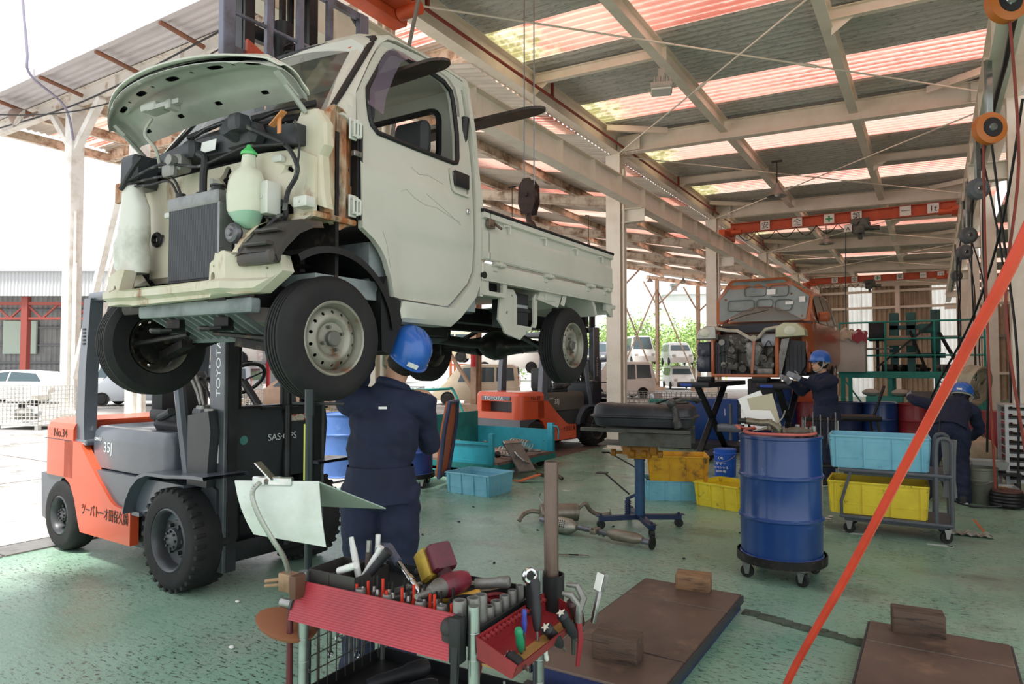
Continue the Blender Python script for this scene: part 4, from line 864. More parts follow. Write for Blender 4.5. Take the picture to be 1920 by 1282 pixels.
def forklift(label, loc, rz, number, hoodm, mast_h, inner_h, cz, forks, tail=True):
    F = thing('forklift', label, 'forklift', loc, rz)
    def b(n, m, mt, p=None, **k): return m.build(n, mt, p or F, **k)
    # counterweight
    m = M()
    for (z0, z1, nt_) in ((.62, .74, None), (.74, .93, (.36, .22)), (.93, 1.02, None)):
        P = plan(-2.19, -1.57, .565, .16, nt_); s_ = .0
        m.loft([[(x, y, z) for x, y in P] for z in (z0, z1)])
    P = plan(-2.19, -1.57, .565, .16); m.loft([[(x, y, 1.02) for x, y in P], [(x*.985-.02, y*.97, 1.065) for x, y in P], [(x*.95-.08, y*.9, 1.09) for x, y in P]])
    cw = b('counterweight', m, ORG, sharp=25)
    m = M(); m.prism([(-2.17, .24), (-1.98, .2), (-1.95, .3), (-1.9, .5), (-1.8, .6), (-1.62, .62), (-2.2, .62)], -.55, .55, 'y'); m.box(-2.19, -2.0, -.3, .3, .3, .6); b('rear_frame', m, FGREY)
    m = M(); m.box(-2.215, -2.19, -.34, .34, .945, 1.015, .004); h_ = b('name_band', m, FGREY, cw)
    b('grille_recess', M().box(-1.985, -1.96, -.34, .34, .735, .935), FDARK, cw)
    if tail: text('lettering', 'TOYOTA', .085, INKW, cw, (-2.217, .27, .952), FACE_B, sx=1.3)
    text('number', 'No.'+number, .10, INKD, cw, (-1.93, -.567, .95), FACE_R)
    m = M(); m.box(-2.1, -1.6, -.567, -.563, .925, .93); b('panel_seam', m, FDARK, cw)
    # side panels
    P = [(-1.73, .93), (-1.46, .925), (-1.27, .765), (-1.1, .63), (-.93, .51), (-.86, .48), (-.62, .46), (-.62, .21), (-1.42, .205), (-1.46, .28), (-1.54, .47), (-1.62, .575), (-1.73, .62)]
    for s_ in (-1, 1): m = M(); m.prism(P, s_*.565, s_*.5, 'y'); q = b('side_panel', m, ORG, sharp=20); (s_ < 0) and text('lettering', 'ツーパトーオ田保久㈱', .105, INKD, q, (-1.40, -.567, .36), FACE_R, sx=.72)
    # engine hood, step, floor
    m = M(); m.loft([[(x*k+(1-k)*-.8, y*k2, z) for x, y in rrect(-1.42, -.22, -.5, .5, .08)] for z, k, k2 in ((.73, 1, 1), (.95, 1, 1), (1.02, .985, .98), (1.055, .95, .93), (1.06, .9, .86), (1.035, .86, .8), (1.03, .8, .7))]); hd = b('engine_hood', m, hoodm, sharp=30)
    text('lettering', '35J', .115, INKW, hd, (-1.19, -.502, .86), FACE_R); text('lettering', 'GENEO', .035, INKW, hd, (-1.34, -.502, .945), FACE_R)
    m = M(); m.prism([(-1.24, .72), (.05, .72), (.05, .46), (-.86, .46), (-.95, .52)], -.54, .54, 'y'); m.box(-.86, -.5, -.56, .56, .44, .47); b('step_frame', m, FDARK if hoodm is FOLIVE else FGREY)
    m = M(); m.prism([(-1.35, .18), (.1, .18), (.1, .45), (-1.35, .45)], -.48, .48, 'y'); m.cyl((0, -.5, .35), (0, .5, .35), .09, n=12); m.cyl((-1.79, -.45, .3), (-1.79, .45, .3), .05, n=10); b('chassis', m, MASTB)
    for s_ in (-1, 1):
        A = [(-.60, .46), (-.57, .56), (-.5, .66), (-.4, .735), (-.28, .77), (-.02, .775), (.3, .80), (.44, .80)]
        m = M(); m.loft([[(x, s_*.63, z) for x, z in A], [(x, s_*.3, z) for x, z in A], [(x, s_*.3, z+.02) for x, z in A], [(x-.01, s_*.63, z+.022) for x, z in A]], cap=False, closed=False); m.loft([[(x, s_*.63, z) for x, z in A], [(x-.01, s_*.63, z+.022) for x, z in A]], cap=False, closed=False); b('fender', m, FGREY, sharp=50)
    # dash
    m = M(); m.prism([(.02, .72), (.26, .72), (.30, 1.1), (.27, 1.24), (.02, 1.20)], -.5, .5, 'y'); m.box(.02, .16, -.48, .48, 1.19, 1.25, .02); ds = b('front_cowl', m, FDARK)
    text('lettering', 'SAS·OPS', .07, INKW, ds, (.304, -.05, 1.0), FACE_F)
    m = M(); m.box(.286, .296, .12, .40, 1.13, 1.18); b('sticker', m, mat('cream_red_sticker', '#cfc4b4', .6, c2='#b4473c', sc=30, lo=.52, hi=.55), ds)
    m = M(); m.box(.28, .292, -.42, -.33, .99, 1.045); b('sticker', m, mat('amber_sticker', '#c89a5a', .6), ds)
    m = M(); m.cyl((.28, -.24, 1.02), (.295, -.24, 1.02), .032, n=18); b('sticker', m, mat('teal_sticker', '#4f8f88', .6), ds)
    m = M(); m.cyl((.28, .31, 1.06), (.296, .31, 1.06), .032, n=18); b('sticker', m, mat('green_sticker', '#a9bd7a', .6), ds)
    m = M(); m.cyl((.02, .1, 1.2), (-.22, .1, 1.42), .03, n=10); m.torus((-.24, .1, 1.44), .18, .016, (-.7, 0, .75), 26, 7)
    for i in range(3): a = 2*pi*i/3+.5; m.bar((-.23, .1, 1.43), Vector((-.24, .1, 1.44))+frame_to((-.7, 0, .75)).to_3x3() @ Vector((.17*cos(a), .17*sin(a), 0)), .03, .012)
    b('steering_wheel', m, BLACK)
    for i in range(4): m = M(); m.tube([(.05, -.3+i*.06, 1.2), (-.08, -.3+i*.06, 1.38), (-.16, -.3+i*.06, 1.44)], .009, 6); m.ball((-.17, -.3+i*.06, 1.45), .02, 8); b('lever', m, BLACK)
    m = M(); m.box(-.95, -.42, -.25, .25, 1.03, 1.12, .04); m.box(-1.02, -.9, -.24, .24, 1.08, 1.5, .05, None); m.box(-.9, -.5, -.3, -.25, 1.12, 1.2, .02); m.cyl((-.7, -.31, 1.14), (-.5, -.33, 1.2), .03, n=10); b('seat', m, DARKIN)
    # overhead guard
    for s_ in (-1, 1):
        m = M(); m.loft([[(x+dx, s_*y, z) for dx, y in ((-.07*k, .54), (.07*k, .54), (.07*k, .44), (-.07*k, .44))] for x, z, k in ((-1.53, .91, 1.5), (-1.52, 1.05, 1.05), (-1.5, 1.5, .9), (-1.43, 2.1, .8))]); m.box(-1.66, -1.38, s_*.44, s_*.55, .90, .945, .01); b('guard_pillar', m, FGREY, sharp=40)
        m = M(); m.tube(catmull([(.0, s_*.47, .76), (-.08, s_*.47, 1.1), (-.2, s_*.47, 1.6), (-.42, s_*.46, 2.1)], 4), .042, 8); b('guard_pillar', m, FGREY)
        if s_ < 0:
            m = M()
            for k in range(5): m.box(-1.49, -1.45, -.546, -.538, 1.72+k*.03, 1.735+k*.03)
            o = b('guard_vent', m, BLACK); o['kind'] = 'stuff'
    m = M(); m.box(-1.48, -.38, -.52, -.44, 2.08, 2.15, .02); m.box(-1.48, -.38, .44, .52, 2.08, 2.15, .02); m.box(-1.48, -1.4, -.45, .45, 2.08, 2.15, .02); m.box(-.46, -.38, -.45, .45, 2.08, 2.15, .02)
    for k in range(5): m.box(-1.42, -.42, -.32+k*.16-.015, -.32+k*.16+.015, 2.1, 2.14)
    b('guard_top', m, FGREY)
    # mast
    for s_ in (-1, 1):
        m = MX(); y0, y1 = s_*.43, s_*.33
        m.box(.27, .45, y0, y0-s_*.03, .14, mast_h, .005); o = b('mast_rail', m, MAST_LIT)
        m = MX(); m.box(.43, .452, y0-s_*.028, y1, .14, mast_h); m.box(.27, .29, y0-s_*.028, y1, .14, mast_h); b('rail_flange', m, MASTB, o)
        if s_ < 0:
            text('lettering', 'TOYOTA', .072, INKW, o, (.30, -.431, 1.33), FACE_RV, sx=1.35)
            m = MX(); m.box(.33, .39, -.433, -.43, .88, 1.1); b('warning_label', m, WHITEP, o); m = MX(); m.box(.33, .39, -.4335, -.43, 1.1, 1.13); b('warning_label', m, mat('orange_tag', '#d98042', .5), o)
            m = MX(); m.prism([(.2, .42), (.32, .36), (.4, .42), (.4, .70), (.3, .74), (.22, .70)], -.45, -.43, 'y'); m.cyl((.1, -.4, .62), (.3, -.4, .6), .045, n=12); b('tilt_bracket', m, FDARK, o)
            m = MX(); m.box(.16, .25, -.47, -.36, 1.17, 1.27, .01); m.box(.25, .36, -.46, -.42, 1.2, 1.25, .005); m.tube([(.18, -.44, 1.27), (.1, -.42, 1.36), (-.05, -.4, 1.5)], .012, 6); m.tube([(.22, -.44, 1.27), (.14, -.42, 1.38), (-.03, -.38, 1.52)], .012, 6); b('hose_block', m, CASTAL, o)
        m = MX(); m.box(.29, .43, s_*.325, s_*.29, .16 if inner_h < 3.5 else 1.9, inner_h); m.box(.43, .46, s_*.32, s_*.24, .16 if inner_h < 3.5 else 1.9, inner_h); b('inner_rail', m, MASTB)
        m = MX(); m.cyl((.25, s_*.22, .2), (.25, s_*.22, mast_h), .045, n=14); m.cyl((.25, s_*.22, mast_h), (.25, s_*.22, inner_h-.1), .028, n=12); b('lift_cylinder', m, MASTB)
    bars = [(.27, .33, -.4, .4, .16, .3), (.27, .33, -.4, .4, mast_h-.1, mast_h), (.3, .36, -.28, .28, inner_h-.12, inner_h-.02)]+([(.3, .36, -.28, .28, inner_h-.6, inner_h-.5)] if inner_h > 3.5 else [])
    for q in bars: b('mast_crossbar', MX().box(*q, .005), MASTB)
    for y in (-.05, .05): m = MX(); m.box(.36, .40, y-.018, y+.018, .3 if inner_h < 3.5 else 2.0, inner_h-.05); b('lift_chain', m, DARKMET)
    m = MX(); m.cyl((.40, 0.12, .22), (.40, .12, inner_h*.55 if inner_h < 3.5 else 1.25), .03, n=12)
    if inner_h > 3.5: m.bar((.4, -.1, 1.24), (.4, .5, 1.22), .012, .02)
    b('centre_cylinder', m, MASTB)
    # carriage
    c0 = .56
    m = M(); m.box(c0-.05, c0+.02, -.56, .56, cz+.0, cz+.11, .006); m.box(c0-.05, c0+.02, -.56, .56, cz+.42, cz+.54, .006)
    for y in (-.3, .3): m.box(c0-.22, c0-.05, y-.04, y+.04, cz-.02, cz+.6)
    ca = b('carriage', m, MASTB)
    m = M(); z0, z1 = cz+.54, cz+1.32
    for y in (-.59, .59): m.box(c0-.02, c0+.04, y-.045, y+.045, z0-.15, z1, .005)
    for y in (-.28, -.02, .25): m.box(c0, c0+.035, y-.025, y+.025, z0, z1)
    m.box(c0-.01, c0+.03, -.6, .6, z0+.02, z0+.09); m.cyl((c0+.015, -.58, z0+.32), (c0+.015, .58, z0+.32), .014, n=8); m.box(c0-.01, c0+.03, -.6, .6, z1-.05, z1)
    b('load_backrest', m, mat('backrest_lilac_grey', '#77798a', .4, .3, c2='#4e4a4a', sc=4), ca)
    if inner_h > 3.5:
        m = M(); m.prism([(-.47, z0+.16), (-.14, z0+.02), (-.14, z0-.16), (-.47, z0-.06)], c0+.03, c0+.06, 'x'); b('side_shift_plate', m, mat('orange_worn_plate', '#b9492f', .5, c2='#7e3a28', sc=8), ca)
        m = M(); m.cyl((c0-.16, -.03, z0-.2), (c0-.16, -.03, z0+.5), .075, n=16); b('lift_cylinder', m, MASTB, ca)
        m = M(); m.tube([(c0-.04+.03*cos(t*1.4), -.16+.1*t/40+.03*sin(t*1.4), z0-.2+.5*t/40) for t in range(0, 41)], .008, 5); m.tube([(c0-.07+.035*cos(t*.9), -.1+.06*t/60+.035*sin(t*.9), z0-.25+.6*t/60) for t in range(61)], .006, 5); b('coiled_hose', m, BLACK, ca)
        m = M(); m.tube(catmull([(c0-.05, .55, z1), (c0-.03, .68, z0+.6), (c0, .70, z0+.2), (c0, .62, z0)], 6), .03, 8); b('hose', m, BLACK, ca)
    for y, L, fz in forks:
        m = M(); P = [(c0+.02, fz), (c0+L*.75, fz+.012), (c0+L*.97, fz+.024), (c0+L, fz+.032), (c0+L, fz+.042), (c0+L*.3, fz+.05), (c0+.11, fz+.05), (c0+.075, fz+.09), (c0+.07, cz+.5), (c0+.02, cz+.5)]
        m2 = M(); hw = .062; n_ = 12
        top = [(c0+.02, -hw), (c0+L-.12, -hw)]+[(c0+L-.12+.12*sin(radians(a)), -hw*cos(radians(a))) for a in range(0, 181, 20)]+[(c0+L-.12, hw), (c0+.02, hw)]
        th = lambda x: .05-.036*max(0, (x-c0-.2)/(L-.2))
        m2.loft([[(x, y+v, fz) for x, v in top], [(x, y+v, fz+th(x)) for x, v in top]]); m2.box(c0+.02, c0+.07, y-hw, y+hw, fz, cz+.53, .004); b('fork', m2, mat('fork_steel', '#4a3a32', .5, .35, c2='#2f2825', sc=6, c3='#7a4a32', sc3=9, lo3=.6, hi3=.72))
    for y, f in ((-.62, False), (.62, True)): big_wheel(.352, .27, .215, 30, F, (0, y, .352), f)
    for y, f in ((-.57, False), (.57, True)): big_wheel(.295, .2, .16, 0, F, (-1.79, y, .295), f)
    return F
fl1 = forklift('orange and grey forklift with raised mast holding up the white truck', (-4.45, 3.39, 0), radians(-3), '34', FGREY, 2.12, 4.55, 3.03, ((-.58, 1.9, 3.06), (.16, 2.0, 3.03)), tail=False)
fl2 = forklift('orange forklift parked in the yard entrance behind the black fuel tank', (-6.13, 12.18, 0), radians(80), '38', FOLIVE, 2.3, 3.3, .35, ((-.3, 1.05, .1), (.3, 1.05, .1)))
# ================================================================ PEOPLE
from mathutils import noise as mnoise
NAVY = mat('navy_work_cloth', '#18203a', .85, c2='#12182e', sc=5, bump=.12, bs=220)
SKIN = mat('skin', '#c99a80', .55); HELM = mat('helmet_blue', '#2a62b5', .28, c2='#2457a3', sc=4, coat=.3, c3='#6f8fbe', sc3=16, lo3=.66, hi3=.74)
STRAP = mat('helmet_strap', '#a9aaa2', .7); HAIR = mat('black_hair', '#17130f', .7); GLOVE = mat('grey_glove', '#8d9096', .8)
SHOE = mat('dark_shoe', '#26262b', .6); SOLE = mat('white_sole', '#d8d8d6', .6)
def capsule(m, a, b, ra, rb, ex=1, exd=(1, 0, 0), n=14):
    """tapered limb piece from a to b with rounded ends; ex widens it along exd"""
    a, b = Vector(a), Vector(b); d = b-a; L = d.length; z = d.normalized(); x = Vector(exd); x = (x-z*x.dot(z))
    x = x.normalized() if x.length > .1 else z.orthogonal().normalized(); y = z.cross(x)
    T = Matrix.Translation(a) @ Matrix((x, y, z)).transposed().to_4x4() @ Matrix.Diagonal((ex, 1, 1, 1))
    pr = [(0, -ra)]+[(ra*cos(t), ra*sin(t)) for t in (-1.1, -.7, -.3)]+[(ra+(rb-ra)*k, L*k) for k in (0, .33, .66, 1)]+[(rb*cos(t), L+rb*sin(t)) for t in (.3, .7, 1.1)]+[(0, L+rb)]
    m.rev(pr, n, T)
def hand(m, p, d, up, s=1, curl=.5):
    """palm and five bent fingers from wrist p along d; up is the thumb side"""
    p, d, u = Vector(p), Vector(d).normalized(), Vector(up); u = (u-d*u.dot(d)).normalized(); w = d.cross(u)
    capsule(m, p, p+d*.075*s, .024*s, .03*s, 1.35, u, 10)
    for i, (o, L) in enumerate(((.03, .07), (.01, .08), (-.01, .074), (-.03, .058))):
        a = p+d*.09*s+u*o*s; b = a+(d*cos(curl*.6)+w*sin(curl*.6))*L*.55*s; c = b+(d*cos(curl*1.7)+w*sin(curl*1.7))*L*.5*s
        capsule(m, a-d*.02*s, b, .0095*s, .009*s, n=8); capsule(m, b, c, .009*s, .008*s, n=8)
    a = p+d*.025*s+u*.03*s; b = a+(d*.6+u*.7+w*.2).normalized()*.04*s; c = b+(d*.9+u*.15+w*.4).normalized()*.034*s
    capsule(m, a, b, .012*s, .0105*s, n=8); capsule(m, b, c, .0105*s, .009*s, n=8)
def person(label, loc, rz, J, look, helmet_tilt, gloves=True, glasses=False, wr=.012):
    P = thing('person', label, 'person', loc, rz)
    g = {k: Vector(v) for k, v in J.items()}
    m = M(); skin_pts = []
    X = (1, 0, 0)
    chest_ax = g['rs']-g['ls']
    capsule(m, g['pelvis'], g['waist'], .128, .122, 1.28, chest_ax); capsule(m, g['waist'], g['chest'], .125, .135, 1.30, chest_ax)
    capsule(m, g['chest'], g['neck']-(g['neck']-g['chest'])*.25, .13, .085, 1.3, chest_ax)
    for s in 'lr':
        capsule(m, g[s+'s'], g[s+'e'], .070, .056); capsule(m, g[s+'e'], g[s+'h'], .056, .042)
        capsule(m, g['chest'].lerp(g[s+'s'], .55)+(g['neck']-g['chest'])*.2, g[s+'s'], .085, .072)
        hip = g['pelvis']+(chest_ax.normalized()*.09)*(1 if s == 'r' else -1)+Vector((0, 0, -.03))
        capsule(m, hip, g[s+'k'], .105, .082, 1.05); capsule(m, g[s+'k'], g[s+'f']+Vector((0, 0, .07)), .082, .075)
        capsule(m, g[s+'f']+Vector((0, 0, .09)), g[s+'f']+Vector((0, 0, .075)), .082, .084)
    nb = len(m.v)
    capsule(m, g['neck']-(g['head']-g['neck'])*.3, g['head'], .056, .056)
    lk = Vector(look).normalized(); H = g['head']; upv = (H-g['neck']).normalized(); side = lk.cross(upv).normalized(); upv = side.cross(lk)
    R = Matrix.Translation(H) @ Matrix((side, lk, upv)).transposed().to_4x4(); o = m.t; m.t = R
    m.ball((0, -.012, .035), .095, 18, (.84, 1.05, 1.12)); m.ball((0, .018, -.035), .07, 16, (.86, 1.0, 1.1))
    m.ball((0, .055, -.075), .03, 10, (1.1, 1, .8)); m.loft([[(-.012, .085, .028), (.012, .085, .028), (.018, .07, -.03), (-.018, .07, -.03)], [(-.006, .1, .02), (.006, .1, .02), (.013, .125, -.022), (-.013, .125, -.022)]])
    for s in (-1, 1): m.ball((s*.082, -.005, -.005), .03, 10, (.35, .7, 1.05))
    m.ball((0, .088, -.052), .02, 8, (1.3, .7, .5)); m.t = o
    for s in 'lr':
        d = (g[s+'h']-g[s+'e']).normalized(); hand(m, g[s+'h']+d*.01, d, Vector((0, 0, 1)) if abs(d.z) < .8 else Vector((0, 1, 0)), 1, .6)
    # fuse into one surface
    me = bpy.data.meshes.new('b'); me.from_pydata([tuple(v) for v in m.v], [], m.f); me.validate()
    o = bpy.data.objects.new('b', me); COL.objects.link(o)
    md = o.modifiers.new('r', 'REMESH'); md.mode = 'VOXEL'; md.voxel_size = wr*.75; md.use_smooth_shade = True
    sm_ = o.modifiers.new('s', 'SMOOTH'); sm_.iterations = 2; sm_.factor = .5
    me2 = bpy.data.meshes.new_from_object(o.evaluated_get(bpy.context.evaluated_depsgraph_get()))
    bpy.data.objects.remove(o); bpy.data.meshes.remove(me)
    me2.name = 'body'; me2.materials.clear()
    for k in (NAVY, SKIN, GLOVE): me2.materials.append(k)
    cuffs = [(g[s+'h'], (g[s+'h']-g[s+'e']).normalized()) for s in 'lr']; nk = g['neck']; nd = (g['head']-g['neck']).normalized()
    def region(c):
        if (c-nk).dot(nd) > .012 and (c-nk).length < .5 and (c-H).length < .26 and all((c-h).length > .18 or (c-h).dot(d) < 0 for h, d in cuffs): return 1
        for h, d in cuffs:
            if (c-h).dot(d) > .005 and (c-h).length < .22: return 2 if gloves else 1
        return 0
    reg = [0]*len(me2.vertices)
    for i, v in enumerate(me2.vertices): reg[i] = region(v.co)
    nrm = [v.normal.copy() for v in me2.vertices]
    for v, n_, r in zip(me2.vertices, nrm, reg):
        if r == 0:
            q = v.co; f = mnoise.noise(Vector((q.x*5, q.y*5, q.z*11)))*.015+mnoise.noise(Vector((q.x*11+3, q.y*11, q.z*20+q.x*9)))*.009
            v.co = q+n_*(f+.004)
    for p in me2.polygons: p.material_index = max(reg[i] for i in p.vertices) if min(reg[i] for i in p.vertices) else 0; p.use_smooth = True
    body = bpy.data.objects.new('body', me2); COL.objects.link(body); body.parent = P
    # jacket hem and collar
    w0 = g['waist']; a0 = (g['pelvis']-w0).normalized()
    def ringsec(c, z, rx, ry):
        xx = chest_ax.normalized(); xx = (xx-a0*xx.dot(a0)).normalized(); yy = a0.cross(xx)
        return [c+xx*rx*cos(2*pi*i/28)*(1+.03*sin(i*2.7))+yy*ry*sin(2*pi*i/28)*(1+.04*sin(i*1.9+z)) for i in range(28)]
    hp = g['pelvis']
    m = M(); m.loft([ringsec(w0, 0, .167, .134), ringsec(w0.lerp(hp, .5), 1, .178, .143), ringsec(hp, 2, .188, .152), ringsec(hp+a0*.05, 3, .19, .156), ringsec(hp+a0*.052, 3, .183, .15)], cap=False); m.build('jacket_hem', NAVY, P, sharp=60)
    m = M(); q = M(); m.torus(nk+nd*.012, .07, .022, nd, 20, 8); m.build('collar', NAVY, P)
    for s in 'lr':
        f = g[s+'f']; dy = Vector((g[s+'t'])-f).normalized() if s+'t' in g else Vector((0, 1, 0)); xx = Vector((dy.y, -dy.x, 0))
        def sec(t, w, h, z0): c = f+dy*t; return [c+xx*w*cos(2*pi*i/12)+Vector((0, 0, z0+h*.5+h*.5*sin(2*pi*i/12))) for i in range(12)]
        m = M(); m.loft([sec(-.1, .028, .06, .015), sec(-.07, .042, .1, .015), sec(0, .044, .11, .015), sec(.08, .046, .075, .015), (sec(.15, .04, .05, .015)), sec(.185, .02, .03, .018)]); sh = m.build('shoe', SHOE, P)
        m = M(); m.loft([sec(-.105, .03, .012, .004), sec(-.07, .046, .028, 0), sec(.08, .05, .026, 0), sec(.15, .043, .026, 0), sec(.192, .02, .012, .006)]); m.build('sole', SOLE, sh)
    # helmet
    ht = Matrix.Rotation(helmet_tilt, 4, 'X')
    h = M(); h.t = R @ Matrix.Translation((0, -.01, .045)) @ ht
    hs = lambda r, z: (r, z)
    h.rev([(.128, -.012), (.13, .0), (.127, .03), (.115, .075), (.088, .112), (.05, .131), (0, .137)], 28, Matrix.Diagonal((.9, 1.08, 1, 1)))
    h.rev([(.128, -.012), (.122, -.01), (.12, .02)], 28, Matrix.Diagonal((.9, 1.08, 1, 1)))
    h.rev([(.112, -.012), (.136, -.016), (.137, -.009), (.12, -.002)], 28, Matrix.Diagonal((.9, 1.1, 1, 1)))
    h.grid(lambda u, v: ((u-.5)*.17*(1-.35*v), .105+.065*v*(1-(2*u-1)**2*.6)+.0*v, -.012-.012*v-.02*(2*u-1)**2), 10, 3)
    for x in (-.022, .022): h.tube([(x, .115*1.08*cos(t), .004+.132*sin(t)) for t in [pi*i/14 for i in range(1, 14)]], .006, 5)
    hb = h.build('helmet', HELM, P, sharp=50)
    st = M(); st.t = R
    for s in (-1, 1): st.tube([(s*.112, .03, .045), (s*.09, .02, -.03), (s*.06, .035, -.085), (0, .05, -.105)], .007, 5); st.tube([(s*.11, -.06, .04), (s*.09, -.0, -.02)], .007, 5)
    st.tube([(.115*cos(t)*.9, .115*sin(t)*1.05-.01, .022) for t in [pi+pi*i/10 for i in range(11)]], .012, 6); st.build('chin_strap', STRAP, hb)
    lb = M(); lb.t = R @ Matrix.Translation((0, -.01, .045)) @ ht; lb.box(-.028, .028, -.146, -.139, .0, .022); lb.build('helmet_label', WHITEP, hb)
    hr = M(); hr.t = R; hr.ball((0, -.02, .02), .099, 16, (.86, 1.02, 1.05), -.75, .6); hr.build('hair', HAIR, P)
    ey = M(); ey.t = R
    for s in (-1, 1): ey.ball((s*.032, .083, .025), .011, 8)
    ey.build('eye', BLACK, P)['kind'] = 'stuff'
    if glasses:
        gl = M(); gl.t = R
        for s in (-1, 1): gl.tube(rr3(s*.036, .1, .022), .004, 5, closed=True); gl.tube([(s*.062, .095, .028), (s*.088, .0, .025)], .004, 5)
        gl.bar((-.012, .1, .026), (.012, .1, .026), .004); gl.build('glasses', BLACK, P)
    lab = M(); lab.t = Matrix.Identity(4)
    return P
def rr3(cx, y, cz): return [(cx+.028*cos(t), y, cz+.018*sin(t)) for t in [2*pi*i/12 for i in range(12)]]
w1 = person('worker in navy overalls seen from behind, reaching up beside the white truck wheel', (-2.372, 2.585, 0), radians(31.7),
    dict(pelvis=(.0, 0, .93), waist=(.0, .0, 1.05), chest=(.015, .0, 1.24), neck=(.055, .02, 1.44), head=(.10, .05, 1.585), ls=(-.155, .02, 1.37), rs=(.20, .02, 1.36), le=(-.20, .30, 1.42), lh=(-.14, .42, 1.66), re=(.225, .16, 1.14), rh=(.12, .40, 1.28), lk=(-.10, .03, .5), rk=(.09, .03, .5), lf=(-.11, 0, 0), rf=(.10, .02, 0)),
    (-.35, .85, .45), radians(8), False)
t_ = M(); t_.box(-.02, .02, -.004, .0, -.006, .006); t_ = t_.build('name_tape', WHITEP, w1); t_.location = (.035, -.135, 1.345)
w2 = person('worker with glasses, blue helmet and navy overalls reaching under the raised orange car', (-1.20, 9.75, 0), radians(31.7+90+15),
    dict(pelvis=(.0, 0, .92), waist=(.0, .01, 1.04), chest=(.0, .03, 1.25), neck=(.0, .05, 1.44), head=(.0, .10, 1.57), ls=(-.17, .05, 1.36), rs=(.17, .05, 1.36), le=(-.19, .30, 1.27), lh=(-.15, .52, 1.38), re=(.2, .22, 1.2), rh=(.15, .44, 1.33), lk=(-.1, .05, .5), rk=(.12, .0, .5), lf=(-.1, .02, 0), rf=(.14, -.1, 0)),
    (0, 1, .1), 0, True, True)
w3 = person('worker in navy overalls bending over by the grey drawer rack', (.12, 9.28, 0), radians(31.7-35),
    dict(pelvis=(.02, 0, .84), waist=(.03, .10, .93), chest=(.06, .26, 1.05), neck=(.10, .42, 1.12), head=(.13, .54, 1.17), ls=(-.11, .33, 1.07), rs=(.24, .33, 1.02), le=(-.33, .30, 1.12), lh=(-.40, .50, 1.16), re=(.3, .45, .80), rh=(.2, .62, .68), lk=(-.17, .08, .46), rk=(.12, .06, .46), lf=(-.24, -.02, 0), rf=(.14, -.04, 0)),
    (.2, 1, -.35), 0, True)
# ================================================================ TOOL CART IN FRONT
RED = mat('red_painted_steel', '#b03a46', .4, c2='#97303b', sc=3, c3='#7d2530', sc3=12, lo3=.66, hi3=.75)
DRED = mat('dark_red_tray', '#8e2429', .42, c2='#6d1c21', sc=4)
GALVP = mat('zinc_post', '#a9aeab', .28, .85, c2='#7f8784', sc=5)
CW_, CD_ = .64, .38
A5 = radians(2); C5 = Vector((-1.71, 1.515, 0)); R5 = Matrix.Translation(C5) @ Matrix.Rotation(A5, 4, 'Z')
def G(x, y, z): return R5 @ Vector((x, y, z))
cart = thing('tool_cart', 'chrome wire tool cart with a red front plate, loaded with hand tools', 'tool cart', C5, A5)
for x, y in ((0, 0), (CW_, 0), (CW_, CD_), (0, CD_)):
    m = M(); m.cyl((x, y, .11), (x, y, .90), .0165, n=14)
    for k in range(10): m.torus((x, y, .2+k*.07), .0168, .0012, n=14, k=4)
    p = m.build('post', GALVP, cart)
    m = M(); m.cyl((x, y, .04), (x, y, .11), .012, n=8); m.cyl((x-.015, y, .05), (x+.015, y, .05), .05, n=18); m.build('caster', BLACK, p)
m = M(); m.box(0, CW_, 0, CD_, .79, .805); m.box(-.005, CW_+.005, -.006, .0, .79, .835); m.box(-.005, CW_+.005, CD_, CD_+.006, .79, .84); m.box(-.006, 0, 0, CD_, .79, .835); m.box(CW_, CW_+.006, 0, CD_, .79, .835); m.build('top_shelf', BLACK, cart)
m = M(); m.box(0, CW_, 0, CD_, .48, .49); m.box(-.004, CW_, CD_-.005, CD_, .48, .53); m.box(0, CW_, -.004, 0, .48, .52); m.box(-.005, 0, 0, CD_, .48, .53); m.build('lower_shelf', BLACK, cart)
m = M(); m.box(0, CW_, 0, CD_, .14, .15); m.build('bottom_shelf', BLACK, cart)
m = M()
for i in range(9): y = .02+i*.042; m.cyl((0.0, y, .50), (0.0, y, .79), .0022, n=5)
for i in range(6): z = .52+i*.05; m.cyl((-.003, .01, z), (-.003, CD_-.01, z), .0022, n=5)
m.build('wire_side', STEEL, cart)
m = M(); n = 34
vs = []; L = CW_-.05
m.loft([[(x0+.0, y, z) for (y, z) in [(-.016-.035*k/n+(.0016 if k % 2 else 0), .875-.115*k/n) for k in range(n+1)]] for x0 in (-.015, L)], cap=False, closed=False)
m.box(-.015, L, -.014, -.006, .83, .87); m.build('front_plate', RED, cart)
m = M(); m.box(L+.0, L+.035, -.05, -.012, .755, .875, .004); m.prism([(-.02, .88), (-.05, .8), (-.055, .70), (-.045, .70), (-.035, .8)], L+.01, L+.03, 'x'); m.build('rubber_strip', BLACK, cart)
m = M(); m.bar((-.005, -.012, .885), (-.02, -.04, .79), .02, .006); m.build('plate_clip', BLACK, cart)
